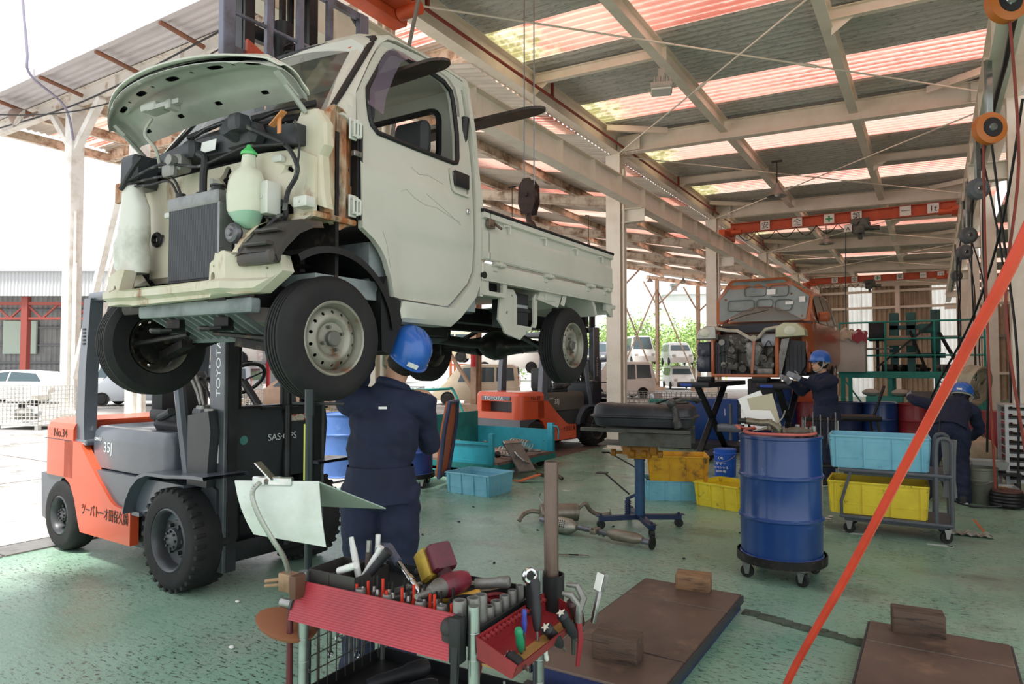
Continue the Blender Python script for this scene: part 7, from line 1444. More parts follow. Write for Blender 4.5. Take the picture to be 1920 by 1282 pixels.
for s in (-1, 1):
    for n, P in (('side_window', [(1.12, .90), (1.30, 1.36), (1.95, 1.44), (1.95, .90)]), ('side_window', [(2.03, .90), (2.03, 1.44), (2.60, 1.43), (2.75, .92)]), ('side_window', [(2.82, .94), (2.72, 1.40), (3.0, 1.36), (3.1, .98)]), ('quarter_window', [(.80, .90), (.92, .98), (1.06, .9)])):
        m = M(); xf = lambda z: s*(.735-.16*(z-.86)/.60+.006); m.loft([[(xf(z), y, z) for y, z in P], [(xf(z)+s*.006, y, z) for y, z in P]]); ob(n, m, WINB, cb_)
    m = M(); m.box(s*.74, s*.92, .98, 1.08, .92, 1.08, .03); ob('door_mirror', m, CORG, cb_)
    # crumpled front fender
    m = M(); n = 14
    def fend(u, v):
        y = .02+.95*u; z = .12+.74*v; d = sqrt((y-.42)**2+(z-.05)**2); w = .028*sin(9*y+4*z)+.045*mnoise.noise(Vector((y*5, z*6, s*3.)))
        return (s*(.735+w-.10*(1-u)*(1-u)*v), y, z if d > .36 else .05+sqrt(max(0, .36**2-(y-.42)**2)) if abs(y-.42) < .36 else z)
    m.grid(fend, 20, 14); ob('crumpled_fender', m, CORG, cb_)
    t_, r_2, n_2, b_2 = wheel_parts(.28, .15, .17, holes=10)
    for yy in (2.85,) if s > 0 else (2.85,):
        w = thing('wheel', None, None, (s*.70, yy, .12), 0 if s > 0 else pi); w.parent = oc
        t_.build('tyre', RUBBER, w); r_2.build('rim', STEEL, w)
    m = M(); A = arc(.42, .05, .36, 0, 180, 14); m.loft([[(s*.72, y, z) for y, z in A], [(s*.38, y, z) for y, z in A]], cap=False, closed=False); ob('wheel_liner', m, BLACK)
    m = M(); m.prism([(s*.44, .60), (s*.72, .56), (s*.72, .20), (s*.62, .02), (s*.42, .0)], .0, .04, 'y'); [m.box(s*(.46+.06*i), s*(.48+.06*i), -.012, .0, .06, .5) for i in range(4)]; ob('splash_shield', m, mat('splash_black', '#24262b', .5, c2='#343840', sc=3))
m = M(); n = 16
HP = [(-.74, .90), (-.76, 1.28), (-.56, 1.58), (-.50, 1.63), (.36, 1.63), (.42, 1.58), (.78, 1.30), (.73, .90)]+[(.66-1.32*i/12, .90+.26*sin(pi*i/12)) for i in range(13)]
hfn = lambda x, z: (x, .30+.20*(z-.9)+.06*sin(pi*(x+.76)/1.5)-.1*sm(1.5, 1.63, z), z)
ch = ob('hood', M().sheet(HP, [], hfn, (0, .015, 0), .12), CORG)
q = lambda x, z: (.0+x*.93, 1.28+(z-1.28)*.90-.005)
HI = [q(x, z) for x, z in HP]
ob('hood_liner', M().sheet(HI, [arc(x, z, .02, 0, 300, 6) for x, z in ((-.3, 1.5), (.0, 1.47), (.45, 1.35), (-.6, 1.3), (.62, .98))], lambda x, z: tuple(Vector(hfn(x, z))-V(0, .012+.014*(1-sm(.02, .05, abs(z-1.33)))+.014*(1-sm(.02, .05, abs(x-.12+.5*(z-1.3))))+.012*(1-sm(.02, .05, abs(x+.3-.4*(z-1.2)))), 0)), (0, .004, 0), (.045, .035)), CHOOD, ch)
for x, z, w, h in ((.13, 1.40, .07, .045), (.42, 1.20, .06, .025), (.62, 1.25, .045, .045)): m = M(); m.box(x-w, x+w, -.005, 0, z-h, z+h); m.v = [Vector((p.x, hfn(p.x, p.z)[1]-.035+p.y, p.z)) for p in m.v]; ob('caution_label', m, WHITEP, ch)
for x0, x1, z0, z1 in ((-.56, -.14, 1.10, 1.28), (-.30, .05, 1.34, 1.5), (.10, .40, 1.32, 1.5), (.2, .46, 1.08, 1.26), (-.1, .16, 1.14, 1.28)): m = M(); m.tube([(x, hfn(x, z)[1]-.030, z) for x, z in rrect(x0, x1, z0, z1, .05)], .008, 5, closed=True); ob('rib_shade_line', m, mat('rib_shade_grey', '#62686a', .5), ch)  # dark grey loops draw the shade lines of the liner's pressed relief
m = M(); m.bar((-.62, .30, .90), (-.30, .35, 1.02), .012); m.bar((-.3, .35, 1.02), (.1, .36, 1.10), .012); ob('hood_stay', m, DARKMET, ch)
m = M(); m.loft([[(x, .40, .82+.05*(1-x*x)), (x, .66, .90+.03*(1-x*x)), (x, .66, .78), (x, .40, .74)] for x in [-.72+1.44*i/8 for i in range(9)]]); ob('cowl', m, mat('cowl_navy_black', '#22262f', .4))
m = M(); m.tube([(-.12, 1.0, .98), (-.30, 1.02, 1.0)], .02, 6); m.torus((-.33, .98, .98), .16, .012, (0, -.8, .5), 20, 6); ob('steering_wheel', m, BLACK)
# nose: lamps, beam, frame, engine
HLAMP = mat('cloudy_lamp', '#c9c8a8', .25, c2='#b5b48f', sc=4, coat=.3)
for s, P in ((-1, [(-.97, .62), (-.92, .78), (-.80, .85), (-.66, .83), (-.65, .62)]), (1, [(.30, .62), (.31, .80), (.42, .86), (.62, .85), (.73, .74), (.74, .64)])):
    m = M(); m.loft([[(x, -.06, z) for x, z in P], [(x*.985+.006, -.10, .74+(z-.74)*.86) for x, z in P]][::-1]+[[(x, .12, z) for x, z in P]]); l = ob('headlamp', m, HLAMP if s > 0 else mat('lamp_silver', '#c3c4bd', .25, c2='#a9a99a', sc=5)); c_ = Vector(((P[0][0]+P[-1][0])/2, -.10, .73)); m = M(); m.ball(c_, .075, 14, (1.2, .2, 1)); ob('lens', m, mat('lens_pale', '#d9d9c4', .2), l)
m = M(); m.tube([(-.66, -.02, .80), (-.45, -.03, .76), (-.30, -.03, .75), (-.12, -.05, .64), (-.04, -.05, .60), (.04, -.05, .64), (.14, -.03, .76), (.35, -.02, .80)], .028, 6); m.cyl((-.04, -.08, .62), (-.04, -.04, .62), .05, n=12); ob('latch_beam', m, mat('beam_cream', '#c9c3b2', .5, c2='#9a9484', sc=8))
for x0, x1, z0, z1 in ((-.73, -.68, .04, .62), (.28, .34, .04, .62)): m = M(); m.box(x0, x1, -.05, .02, z0, z1, .01); ob('frame_upright', m, CORG)
m = M(); m.box(-.72, .34, -.07, .0, .0, .05, .012); ob('lower_bar', m, CORG); m = M(); m.bar((-.02, -.10, .58), (-.06, -.10, .06), .035, .02); ob('centre_stay', m, CORG)
m = M(); m.rev([(0, -.26), (.08, -.25), (.11, -.12), (.15, .02), (.16, .14), (.12, .2), (0, .2)], 16, Matrix.Translation((-.05, .02, .36)) @ Matrix.Diagonal((1, .6, 1, 1))); ob('exhaust_cover', m, CASTAL)
ENG = mat('engine_grimy', '#5a5853', .5, .4, c2='#2a2926', sc=9, c3='#9a988f', sc3=16, lo3=.58, hi3=.66)
m = M(); m.box(-.66, .26, .10, .40, .06, .70, .02)
for (x, y, z, sx, sy, sz) in ((-.42, .05, .34, .2, .12, .26), (-.40, .03, .18, .22, .12, .12), (-.55, .06, .5, .12, .1, .2), (.14, .04, .22, .22, .12, .2), (.02, .05, .12, .14, .12, .1), (.20, .05, .40, .12, .1, .16), (-.2, .06, .6, .14, .1, .1)): m.cb((x, y, z), (sx, sy, sz), .02)
for (x, z, r) in ((-.40, .44, .06), (-.52, .2, .05), (.10, .30, .06), (.22, .2, .05), (-.22, .14, .06)): m.cyl((x, .04, z), (x, -.05, z), r, n=14)
ob('engine', m, ENG)
m = M(); m.box(.06, .28, .0, .12, .50, .68, .008); ob('air_box', m, mat('air_box_silver', '#9da1a8', .4, .3)); m = M(); m.box(-.16, .1, .02, .1, .36, .62, .02); ob('fan_shroud', m, BLACK); m = M(); m.box(-.0, .24, -.04, .06, .05, .14, .01); ob('oil_pan', m, CASTAL)
m = M(); m.cyl((-.56, -.02, .57), (-.56, .04, .57), .05, n=14); ob('horn', m, CASTAL)
m = M(); m.box(-1.0, -.72, -.02, .20, .08, .34, .05); m.box(-.98, -.74, .0, .2, .34, .58, .03); ob('bumper_duct', m, mat('duct_navy', '#2b3242', .45, c2='#6d6f75', sc=6, lo=.55, hi=.65))
m = M()
for i in range(14):
    a = random.uniform(-.6, .25), random.uniform(.1, .6); m.tube(catmull([(a[0], -.02, a[1]), (a[0]+random.uniform(-.1, .1), -.05, a[1]+random.uniform(-.1, .1)), (a[0]+random.uniform(-.2, .2), 0, a[1]+random.uniform(-.15, .15))], 5), .007, 5)
ob('engine_loom', m, BLACK)
m = M(); m.prism([(.30, .1), (.36, .0), (.5, .62), (.38, .6)], -.04, .0, 'y'); ob('bent_bracket', m, CASTAL)
# scissor lift
sl = thing('scissor_lift', 'black scissor lift holding up the orange car', 'vehicle lift', (-2.62, 11.7, 0), radians(-2))
SLM = mat('lift_black', '#202226', .45, .2, c2='#2d3036', sc=4)
for x in (-.62, .62):
    for a, b in (((-.7, .10), (.75, 1.20)), ((-.7, 1.20), (.75, .10)), ): m = M(); m.bar((x, a[0], a[1]), (x, b[0], b[1]), .05, .10, .008, up=(1, 0, 0)); m.cyl((x-.04, a[0], a[1]), (x+.04, a[0], a[1]), .04, n=12); sl_ = m.build('scissor_arm', SLM, sl)
    m = M(); m.box(x-.26, x+.26, -.95, 1.2, 1.20, 1.28, .01); m.build('platform', SLM, sl); m = M(); m.box(x-.2, x-.02, -.955, -.945, 1.22, 1.26); m.build('blue_mark', mat('mark_blue', '#2f4fae', .5), sl)
    m = M(); m.box(x-.14, x+.14, -.9, 1.1, .0, .08, .01); m.build('base_frame', SLM, sl)
m = M(); m.box(-.5, -.1, -.1, .12, .44, .56, .01); m.cyl((-.3, 0, .3), (-.3, 0, .9), .03, n=10); m.build('hydraulic_block', mat('hyd_grey', '#6c6f76', .4, .4), sl)
for x, y, z in ((-.55, -.5, 1.28), (.3, -.4, 1.28)): m = M(); m.box(x-.12, x+.12, y-.1, y+.1, z, z+.085, .01); m.build('rubber_pad', BLACK, sl)
# blue cabinet, boxes on it
m = M(); m.box(-.5, .5, -.3, .3, .05, .88, .01); t = single('blue_cabinet', m, mat('cabinet_blue', '#1f4f9e', .45, c2='#1b438a', sc=3), 'blue steel cabinet standing behind the scissor lift', 'cabinet', (-3.85, 14.1, 0), radians(8)); text('number', '1', .2, INKW, t, (.2, -.304, .55), FACE_R)
m = M(); m.box(-.9, .9, -.4, .4, .02, .12); [m.cyl((x, -.3, .05), (x, -.25, .05), .05, n=10) for x in (-.7, .7)]; single('low_dolly', m, BLACK, 'long black low dolly in front of the blue cabinet', 'dolly', (-3.6, 12.9, 0), 0)
boxthing('grey_cabinet', 'dark grey cabinet between the scissor lift and the red drum', 'cabinet', mat('cabinet_dark', '#34373b', .5), -2.95, 14.6, 0, .62, .4, 1.28, .1)
m = M(); m.box(-.62, .62, .1, 3.2, .02, .09); ob('underbody', m, BLACK)
# cranes
ORC = mat('crane_orange', '#c4512a', .5, c2='#ad4522', sc=3, c3='#7a3a22', sc3=9, lo3=.64, hi3=.76)
SIGN = mat('sign_white', '#dedcd4', .5)
def crane(label, Y, hoist_x, signs, detail=True):
    t = thing('overhead_crane', label, 'crane', (-2, Y, 4.9), 0); z0 = .10
    m = M(); m.ibeam((-2.5, 0, z0+.14), (2.5, 0, z0+.14), .26, .16, .014); m.build('girder', ORC, t)
    for s in (-1, 1): m = M(); m.box(s*2.52, s*2.68, -.55, .55, -.02, .16, .01); m.box(s*2.40, s*2.6, -.12, .12, .05, .25, .01); [m.cyl((s*2.56, y, .0), (s*2.64, y, .0), .07, n=14) for y in (-.42, .42)]; e = m.build('end_carriage', ORC, t); m = M(); m.cyl((s*2.40, -.35, .08), (s*2.15, -.35, .08), .07, n=12); m.build('drive_motor', ORC, e)
    for x, ch in signs:
        m = M(); m.box(x-.115, x+.115, -.088, -.083, z0+.03, z0+.25); sg = m.build('sign_plate', SIGN, t)
        if ch == '+':
            m = M(); m.box(x-.075, x+.075, -.091, -.088, z0+.12, z0+.16); m.box(x-.02, x+.02, -.0912, -.088, z0+.065, z0+.215); m.build('green_cross', mat('cross_green', '#2e8a4c', .5), sg)
        else: text('lettering', ch, .19, INKD, sg, (x, -.089, z0+.075), FACE_R, align='CENTER')
    h = Vector((hoist_x, 0, z0-.12)); m = M(); m.cyl(h+V(-.28, .0, 0), h+V(.22, 0, 0), .10, n=16); m.box(h.x-.16, h.x+.1, -.14, .14, h.z-.16, h.z+.02, .02); m.box(h.x-.05, h.x+.05, -.05, .05, h.z-.30, h.z-.16, .02); m.cyl(h+V(.2, 0, -.05), h+V(.42, 0, -.05), .06, n=12); m.box(h.x-.2, h.x+.2, -.1, .1, h.z+.02, h.z+.2, .01); ho = m.build('hoist', mat('hoist_grey', '#4b4c47', .5, .3, c2='#6d6c62', sc=5), t)
    m = M(); m.box(h.x-.34, h.x-.16, -.16, -.15, h.z-.12, h.z+.06); sg = m.build('sign_plate', SIGN, ho); text('lettering', 'A', .14, INKD, sg, (h.x-.25, -.165, h.z-.09), FACE_R, align='CENTER')
    m = M(); P = []
    for i in range(6):
        x0 = -2.3+i*(hoist_x+2.3)/6; x1 = -2.3+(i+1)*(hoist_x+2.3)/6; P += [(x0+(x1-x0)*k/6, -.12, z0-.0-.22*sin(pi*k/6)) for k in range(6)]
    m.tube(P+[(hoist_x, -.12, z0)], .011, 5); m.tube([(hoist_x-.3, -.1, z0-.1), (hoist_x-.33, -.1, -1.4), (hoist_x-.33, -.1, -2.6)], .012, 5); m.build('festoon_cable', BLACK, t)
    return t
crane('orange overhead crane nearer the camera with safety sign plates', 18.3, .55, ((-1.62, '安'), (-.85, '全'), (-.12, '+'), (.48, '第'), (1.50, '一'), (2.05, '1t')))
crane('orange overhead crane at the far end before the back wall', 31.7, -.2, ((-1.5, '安'), (-.75, '全'), (.1, '+'), (.9, '第'), (1.7, '一'), (2.3, '1t')))
t = thing('overhead_crane', 'orange overhead crane end above the white truck with its hook block', 'crane', (-2, 4.9, 5.0), 0)
m = M(); m.ibeam((-2.5, 0, .3), (2.5, 0, .3), .3, .2, .014); m.build('girder', ORC, t); m = M(); m.box(-2.72, -2.52, -.42, .40, .02, .22, .02); m.box(-2.52, -2.3, -.2, .2, .1, .3, .02); m.cyl((-2.5, .25, .08), (-2.25, .25, .08), .07, n=14); m.build('end_carriage', ORC, t)
hb_ = Vector((-.86, 0, -1.95))
m = M(); m.box(hb_.x-.15, hb_.x+.15, -.1, .1, -.05, .25, .03); m.build('hoist', DARKMET, t)
for dx in (-.045, .05): m = M(); m.cyl(hb_+V(dx, 0, .0), hb_+V(dx*1.0, 0, 1.95), .0065, n=6); m.build('wire_rope', STEEL, t)
HK = mat('hook_block_brown', '#4a3a33', .5, .4, c2='#2f2724', sc=8, c3='#6e4a3a', sc3=12, lo3=.6, hi3=.7)
m = M(); P = [(-.03, .06), (.03, .06), (.075, .0), (.08, -.14), (.05, -.24), (-.05, -.24), (-.08, -.14), (-.075, 0)]
for y in (-.045, .035): m.prism([(hb_.x+x, hb_.z+z) for x, z in P], y, y+.01, 'y')
m.cyl((hb_.x, -.033, hb_.z-.08), (hb_.x, .033, hb_.z-.08), .07, n=20); m.cyl((hb_.x, -.06, hb_.z-.08), (hb_.x, .06, hb_.z-.08), .018, n=8); m.tube(catmull([(hb_.x, 0, hb_.z-.22), (hb_.x, 0, hb_.z-.29), (hb_.x+.045, 0, hb_.z-.34), (hb_.x+.03, 0, hb_.z-.41), (hb_.x-.03, 0, hb_.z-.42), (hb_.x-.05, 0, hb_.z-.37)], 5), [.028]*8+[.026]*10+[.022, .02, .018, .014, .012, .01, .008, .006][:8], 8) if False else m.tube(catmull([(hb_.x, 0, hb_.z-.22), (hb_.x, 0, hb_.z-.29), (hb_.x+.045, 0, hb_.z-.34), (hb_.x+.03, 0, hb_.z-.41), (hb_.x-.03, 0, hb_.z-.42), (hb_.x-.05, 0, hb_.z-.37)], 5), .024, 8)
m.build('hook_block', HK, t)
m = M(); m.tube(catmull([(-3.05, 4.1, 5.6), (-3.3, 4.0, 4.4), (-3.55, 3.95, 3.2), (-3.6, 3.9, 2.2)], 6), .016, 7); single('pendant_cable', m, mat('cable_grey_brown', '#6e655c', .6), 'slanting grey cable hanging behind the truck cab roof', 'cable', (0, 0, 0))
# lamps
LG = mat('lamp_shade_grey', '#8f8c86', .5, .4, c2='#a39f98', sc=5)
def bell(label, x, y, z, drop=.5, s=1):
    t = thing('pendant_lamp', label, 'lamp', (x, y, z), 0, 'pendant lamps under the roof'); m = M(); m.cyl((0, 0, .24*s), (0, 0, .24*s+drop), .01, n=6); m.box(-.1, .1, -.03, .03, .24*s+drop, .27*s+drop); m.build('stem', BLACK, t)
    m = M(); m.rev([(.04*s, .26*s), (.055*s, .20*s), (.12*s, .10*s), (.20*s, .0), (.195*s, .0), (.11*s, .10*s), (.03*s, .2*s), (0, .2*s)], 24); m.build('shade', LG, t); m = M(); m.ball((0, 0, .05*s), .06*s, 12); m.build('bulb', mat('frosted_bulb', '#e3e2da', .3), t)
for a in (('grey bell lamp under the purlin near the middle roof bay', -2.62, 14.4, 4.95, .45), ('grey bell lamp above the first crane hoist side', -2.5, 20.8, 4.95, .4), ('pale bell lamp in the left annex right of the truck cab', -9.2, 14.9, 5.0, .9), ('pale bell lamp in the left annex before the white column', -9.2, 19.5, 5.15, .9), ('pale bell lamp in the far left annex beyond the second column', -11.4, 36, 6.0, .5), ('pale bell lamp at the far annex post', -14.2, 38.5, 6.5, .5)): bell(*a)
t = thing('flood_lamp', 'square white flood lamp under the near purlin', 'lamp', (-3.0, 8.62, 5.28), radians(20)); m = M(); m.box(-.14, .14, -.14, .14, -.10, -.03, .01); m.build('housing', mat('lamp_housing', '#a9a49a', .5), t); m = M(); m.box(-.13, .13, -.13, .13, -.125, -.10, .006); m.build('lens', mat('lamp_lens', '#dcdad2', .2), t); m = M(); m.box(-.04, .04, -.1, .1, -.03, .16); [m.box(-.10+.04*i, -.085+.04*i, -.1, .1, -.03, .05) for i in range(6)]; m.build('bracket', mat('lamp_housing', '#a9a49a', .5), t)
t = thing('flood_lamp', 'round white flood lamp under the high canopy edge at the far left', 'lamp', (-23.3, 9.5, 9.0), radians(-30)); m = M(); m.t = Matrix.Rotation(radians(60), 4, 'X'); m.rev([(.30, 0), (.29, .04), (.2, .2), (.12, .28), (0, .28)], 24); m.build('housing', mat('lamp_brown', '#8a7266', .5), t); m = M(); m.t = Matrix.Rotation(radians(60), 4, 'X'); m.rev([(.285, .005), (.2, -.02), (0, -.03)], 24); m.build('lens', mat('lamp_lens', '#dcdad2', .2), t); m = M(); m.bar((.05, .1, .0), (.05, .45, .25), .05); m.build('arm', mat('lamp_brown', '#8a7266', .5), t)
# reels and hanging hoses on the right runway
def reel(label, x, y, z, mt, r=.125):
    t = thing('hose_reel', label, 'reel', (x, y, z), radians(32)); m = M(); m.t = Matrix.Rotation(pi/2, 4, 'X'); m.rev([(0, -.05), (r*.75, -.05), (r, -.035), (r, .035), (r*.75, .05), (0, .05)], 28); m.build('drum', mt, t); m = M(); m.t = Matrix.Rotation(pi/2, 4, 'X'); m.rev([(r*.62, .05), (r*.60, .056), (0, .056)], 24); c = m.build('cover', BLACK if mt is RO else mat('reel_cover_grey', '#777c80', .5), t); m = M(); m.t = Matrix.Rotation(pi/2, 4, 'X'); m.rev([(r*.26, .056), (r*.22, .066), (0, .066)], 16); m.build('hub', CHROME, c); m = M(); m.box(-.03, .03, -.02, .02, r-.02, max(r+.04, 4.46-z), .004); m.build('hanger', GALVP, t)
RO = mat('reel_orange', '#c4702e', .45); RG = mat('reel_grey', '#5f6468', .5)
reel('orange hose reel with black cover hung under the right runway', .49, 7.85, 3.80, RO, .15); reel('orange hose reel at the very top right of the frame', .52, 6.35, 4.32, RO, .15)
for i, (y, z, l) in enumerate(((10.1, 3.72, 'nearest grey cable reel under the right runway'), (12.9, 3.60, 'second grey cable reel under the right runway'), (14.4, 3.55, 'third grey cable reel, lower behind the second one'), (19.5, 3.7, 'far small grey reel by the crane end'))): reel(l, .5, y, z, RG, .13)
for i, (x, y, z1, z0, mt, l) in enumerate(((.44, 7.85, 3.65, .4, REDP, 'thin red hose hanging from the orange reel'), (.54, 6.36, 4.2, .9, REDP, 'long thin red hose hanging at the top right edge'), (.5, 10.1, 3.6, .5, BLACK, 'black cable hanging from the nearest grey reel'), (.53, 12.9, 3.5, .5, BLACK, 'black cable hanging from the second grey reel'), (.46, 14.4, 3.4, .6, BLACK, 'black cable hanging from the third grey reel'), (.75, 9.5, 4.4, .3, BLACK, 'thick black cable strung before the right column'), (.8, 11.0, 4.4, .3, BLACK, 'black cable beside the nearest right column'), (.85, 16.5, 4.4, .5, BLACK, 'dark cable on the second right column'), (.72, 17.6, 4.4, .8, BLACK, 'dark cable left of the second right column'), (.4, 16, 4.3, 1.4, BLACK, 'thin cable above the machine platform'), (.62, 20.2, 4.4, 1.2, BLACK, 'far dark cable on the third right column'))):
    m = M(); z1 = max(z1, 4.47) if mt is BLACK else z1; m.tube(catmull([(.58 if z1 > 4.4 else x, y, z1), (x+.05*sin(i), y+.1, (z1*2+z0)/3), (x-.08*sin(i*2), y-.05, (z1+z0*2)/3), (x+.03, y, z0)], 6), .011 if mt is REDP else .013, 6); single('hanging_cable', m, mt, l, 'cable', (0, 0, 0))
m = M(); m.tube(catmull([(.86, 9.0, 4.4), (.70, 9.6, 3.2), (.45, 10.6, 2.2), (.05, 11.6, 1.3), (-.1, 12.4, .9)], 8), .014, 6); single('hanging_cable', m, BLACK, 'long black cable swooping down to the machine platform', 'cable', (0, 0, 0))
m = M(); m.tube([(.62, y, 4.40+.03*sin(y*3)) for y in [5+.7*i for i in range(38)]], .022, 6); single('cable_bundle', m, BLACK, 'black cable bundle running along the right runway beam', 'cable', (0, 0, 0))
# machine platform
TG_ = mat('machine_teal', '#2a9a8b', .5, c2='#238575', sc=3, c3='#2c4440', sc3=12, lo3=.62, hi3=.72); TGD = mat('machine_dark_teal', '#22625e', .5, c2='#2b4644', sc=4)
mp_ = thing('machine_platform', 'teal steel machine platform with hand rails by the back wall', 'platform', (-.4, 15.6, 0), 0)
def mp(n, m, mt, p=None): return m.build(n, mt, p or mp_)
m = M(); m.box(-1.25, 1.25, -.05, 1.5, 1.36, 1.42); m.box(-1.27, 1.27, -.08, -.04, 1.30, 1.43); mp('deck', m, TG_)
for x in (-1.2, -.35, .45, 1.2): m = M(); m.box(x-.04, x+.04, -.04, .04, 0, 1.36); mp('leg', m, TG_); m = M(); m.box(x-.04, x+.04, 1.4, 1.48, 0, 1.36); mp('leg', m, TG_)
for x in (-1.25, -.42, .42, 1.22): m = M(); m.cyl((x, -.04, 1.42), (x, -.04, 2.42), .02, n=8); mp('rail_post', m, TG_)
for z in (1.75, 2.08, 2.42): m = M(); m.cyl((-1.25, -.04, z), (1.22, -.04, z), .018, n=8); mp('hand_rail', m, TG_)
m = M(); m.bar((-1.2, -.05, 1.3), (-.6, -.05, .4), .03); m.bar((.45, 0, 1.3), (1.15, 0, .5), .03); mp('brace', m, TG_)
for x, h in ((-.28, 2.62), (.02, 2.62), (.44, 2.66)): m = M(); m.box(x-.07, x+.07, .35, .5, 1.42, h-.8); m.box(x-.085, x+.085, .3, .55, h-.85, h, .01); m.cyl((x, .42, 1.42), (x, .42, h-.8), .03, n=8); mp('press_column', m, TGD)
m = M(); m.box(-.3, .6, .35, .55, 1.70, 1.80); m.box(-.35, .15, .3, .5, 2.28, 2.36); m.box(.15, .5, .25, .5, 2.20, 2.38, .01); mp('press_beam', m, TGD)
m = M(); m.bar((.0, .2, 2.25), (.28, .1, 1.44), .04); m.bar((.5, .3, 2.2), (.85, .1, 1.44), .05); m.bar((-.6, .2, 1.5), (.4, .2, 2.4), .04); mp('swing_arm', m, BLACK)
CRW = mat('cabinet_white', '#d9d6cc', .5, c2='#c9c5b8', sc=2)
boxthing('white_cabinet', 'tall white cabinet with rags on top at the left of the teal platform', 'cabinet', CRW, -1.42, 15.5, 1.42, .52, .5, .82, 0, .012, [('handle', (.2, .22, .35, .5, STEEL))])
for x, z, mt, l in ((-1.50, 2.24, mat('rag_cream', '#c9c2ad', .9, c2='#8f8f86', sc=9), 'cream rag heaped on the white cabinet'), (-1.26, 2.20, mat('rag_pink', '#9e4a58', .9), 'pink red rag hanging off the white cabinet')): m = M(); m.grid(lambda u, v: (.28*(u-.5), .36*(v-.5)-.08, .06*sin(u*3.1)*sin(v*3.1)+.03*sin(u*11+v*7)-(.18*max(0, .25-v)/.25)), 12, 10); single('rag', m, mt, l, 'rag', (x, 15.42, z))
boxthing('control_box', 'black control box standing on the teal platform', 'control box', BLACK, -.98, 15.9, 2.05, .30, .3, .40, 0)
m = M(); m.cyl((0, 0, 0), (0, 0, .65), .03, n=8); m.cyl((0, 0, .65), (0, 0, .67), .06, n=10); single('jack_stand', m, DARKMET, 'dark stand under the black control box', 'stand', (-.98, 15.9, 1.42))
boxthing('cardboard_box', 'flattened beige carton on the platform shelf', 'box', mat('carton', '#a4907a', .8), -.62, 16.0, 1.95, .5, .35, .2, .1)
for i in range(12):
    x = random.uniform(-1.0, .9); y = random.uniform(15.8, 16.8); m = M(); s_ = random.uniform(.07, .16); m.cb((0, 0, s_*.5), (s_*2, s_*1.4, s_), .02, i); m.cyl((s_*.4, 0, s_*.5), (s_*1.3, 0, s_*.7), s_*.3, n=10); single('machine_part', m, DARKMET if i % 3 else CASTAL, 'grimy machine part lying on the teal platform deck', 'machine part', (x, y, 1.42), i*.7, 'parts on the platform deck')
for q in ((-.55, .1, .2, .5, 1.78, 1.81), (-1.1, -.3, .25, .6, 1.88, 1.91)): mp('shelf', M().box(*q), mat('shelf_steel', '#7a7a74', .5, .4))
boxthing('drawer_cabinet', 'teal drawer cabinet with a white label under the platform', 'drawer cabinet', TG_, -.82, 15.0, .62, .62, .4, .34, 0, .008, [('label', (-.12, .2, .2, .25, WHITEP))])
m = M(); m.box(-.5, .5, -.3, .3, .58, .62); [m.box(x-.02, x+.02, y-.02, y+.02, 0, .58) for x in (-.45, .45) for y in (-.25, .25)]; single('work_table', m, TGD, 'dark teal table under the drawer cabinet', 'table', (-.8, 15.0, 0))
boxthing('steel_bench', 'grey steel bench panel behind the bending worker', 'bench', mat('bench_grey', '#55585a', .5, .3, c2='#6a6c6c', sc=3), .1, 14.9, .0, 1.05, .5, 1.06, 0)
for i, (x, z, l) in enumerate(((-1.05, 1.0, 'white plastic bag on the table under the platform'), (-.55, 1.0, 'pale parts tray on the table under the platform'))): m = M(); m.ball((0, 0, .06), .12, 12, (1.3, 1, .6)); single('parts_bag', m, mat('pale_bag', '#b9b6aa', .8), l, 'bag', (x, 14.95, z-.03))
boxthing('red_cabinet', 'red cabinet behind the beige tank', 'cabinet', DRUMR, .75, 14.2, 0, .9, .5, .78, 0)
# fan, tank, rack, reels at right
fa = thing('floor_fan', 'old beige drum fan on a stand beyond the bending worker', 'fan', (.52, 12.7, 0), radians(60)); FB = mat('fan_beige', '#b7b09a', .5, c2='#9a927c', sc=5)
m = M(); m.t = Matrix.Translation((0, 0, 1.25)) @ Matrix.Rotation(pi/2, 4, 'X') @ Matrix.Rotation(.2, 4, 'X'); m.rev([(.27, -.1), (.30, -.1), (.31, .1), (.28, .1), (.27, -.1)], 28); [m.torus((0, 0, .1), r, .004, n=24, k=4) for r in (.08, .15, .22)]; m.cyl((0, 0, -.2), (0, 0, .05), .08, n=12); m.build('housing', FB, fa)
m = M(); m.t = Matrix.Translation((0, 0, 1.25)) @ Matrix.Rotation(pi/2, 4, 'X') @ Matrix.Rotation(.2, 4, 'X')
for i in range(4): a = i*pi/2; m.loft([[(.05*cos(a), .05*sin(a), .0), (.05*cos(a+.5), .05*sin(a+.5), .05)], [(.24*cos(a), .24*sin(a), .0), (.24*cos(a+.6), .24*sin(a+.6), .06)]], cap=False, closed=False)
m.build('blade', CASTAL, fa); m = M(); m.cyl((0, 0, 0), (0, 0, .95), .025, n=10); m.cyl((0, 0, 0), (0, 0, .03), .22, n=20); m.build('stand', CHROME, fa)
ta = thing('pressure_tank', 'beige rounded tank on the floor by the grey drawer rack', 'tank', (.42, 12.1, 0), 0); m = M(); m.rev([(0, .1), (.3, .1), (.34, .16), (.34, .34), (.28, .46), (.15, .52), (0, .53)], 28); m.build('vessel', mat('tank_beige', '#b9ab93', .5, c2='#a39580', sc=4), ta); m = M(); m.cyl((0, 0, .5), (0, 0, .62), .05, n=10); m.tube([(0, 0, .58), (.15, 0, .6), (.2, 0, .5)], .015, 6); m.build('valve', STEEL, ta); m = M(); m.box(-.25, .25, -.25, .25, 0, .12, .02); m.build('base', BLACK, ta)
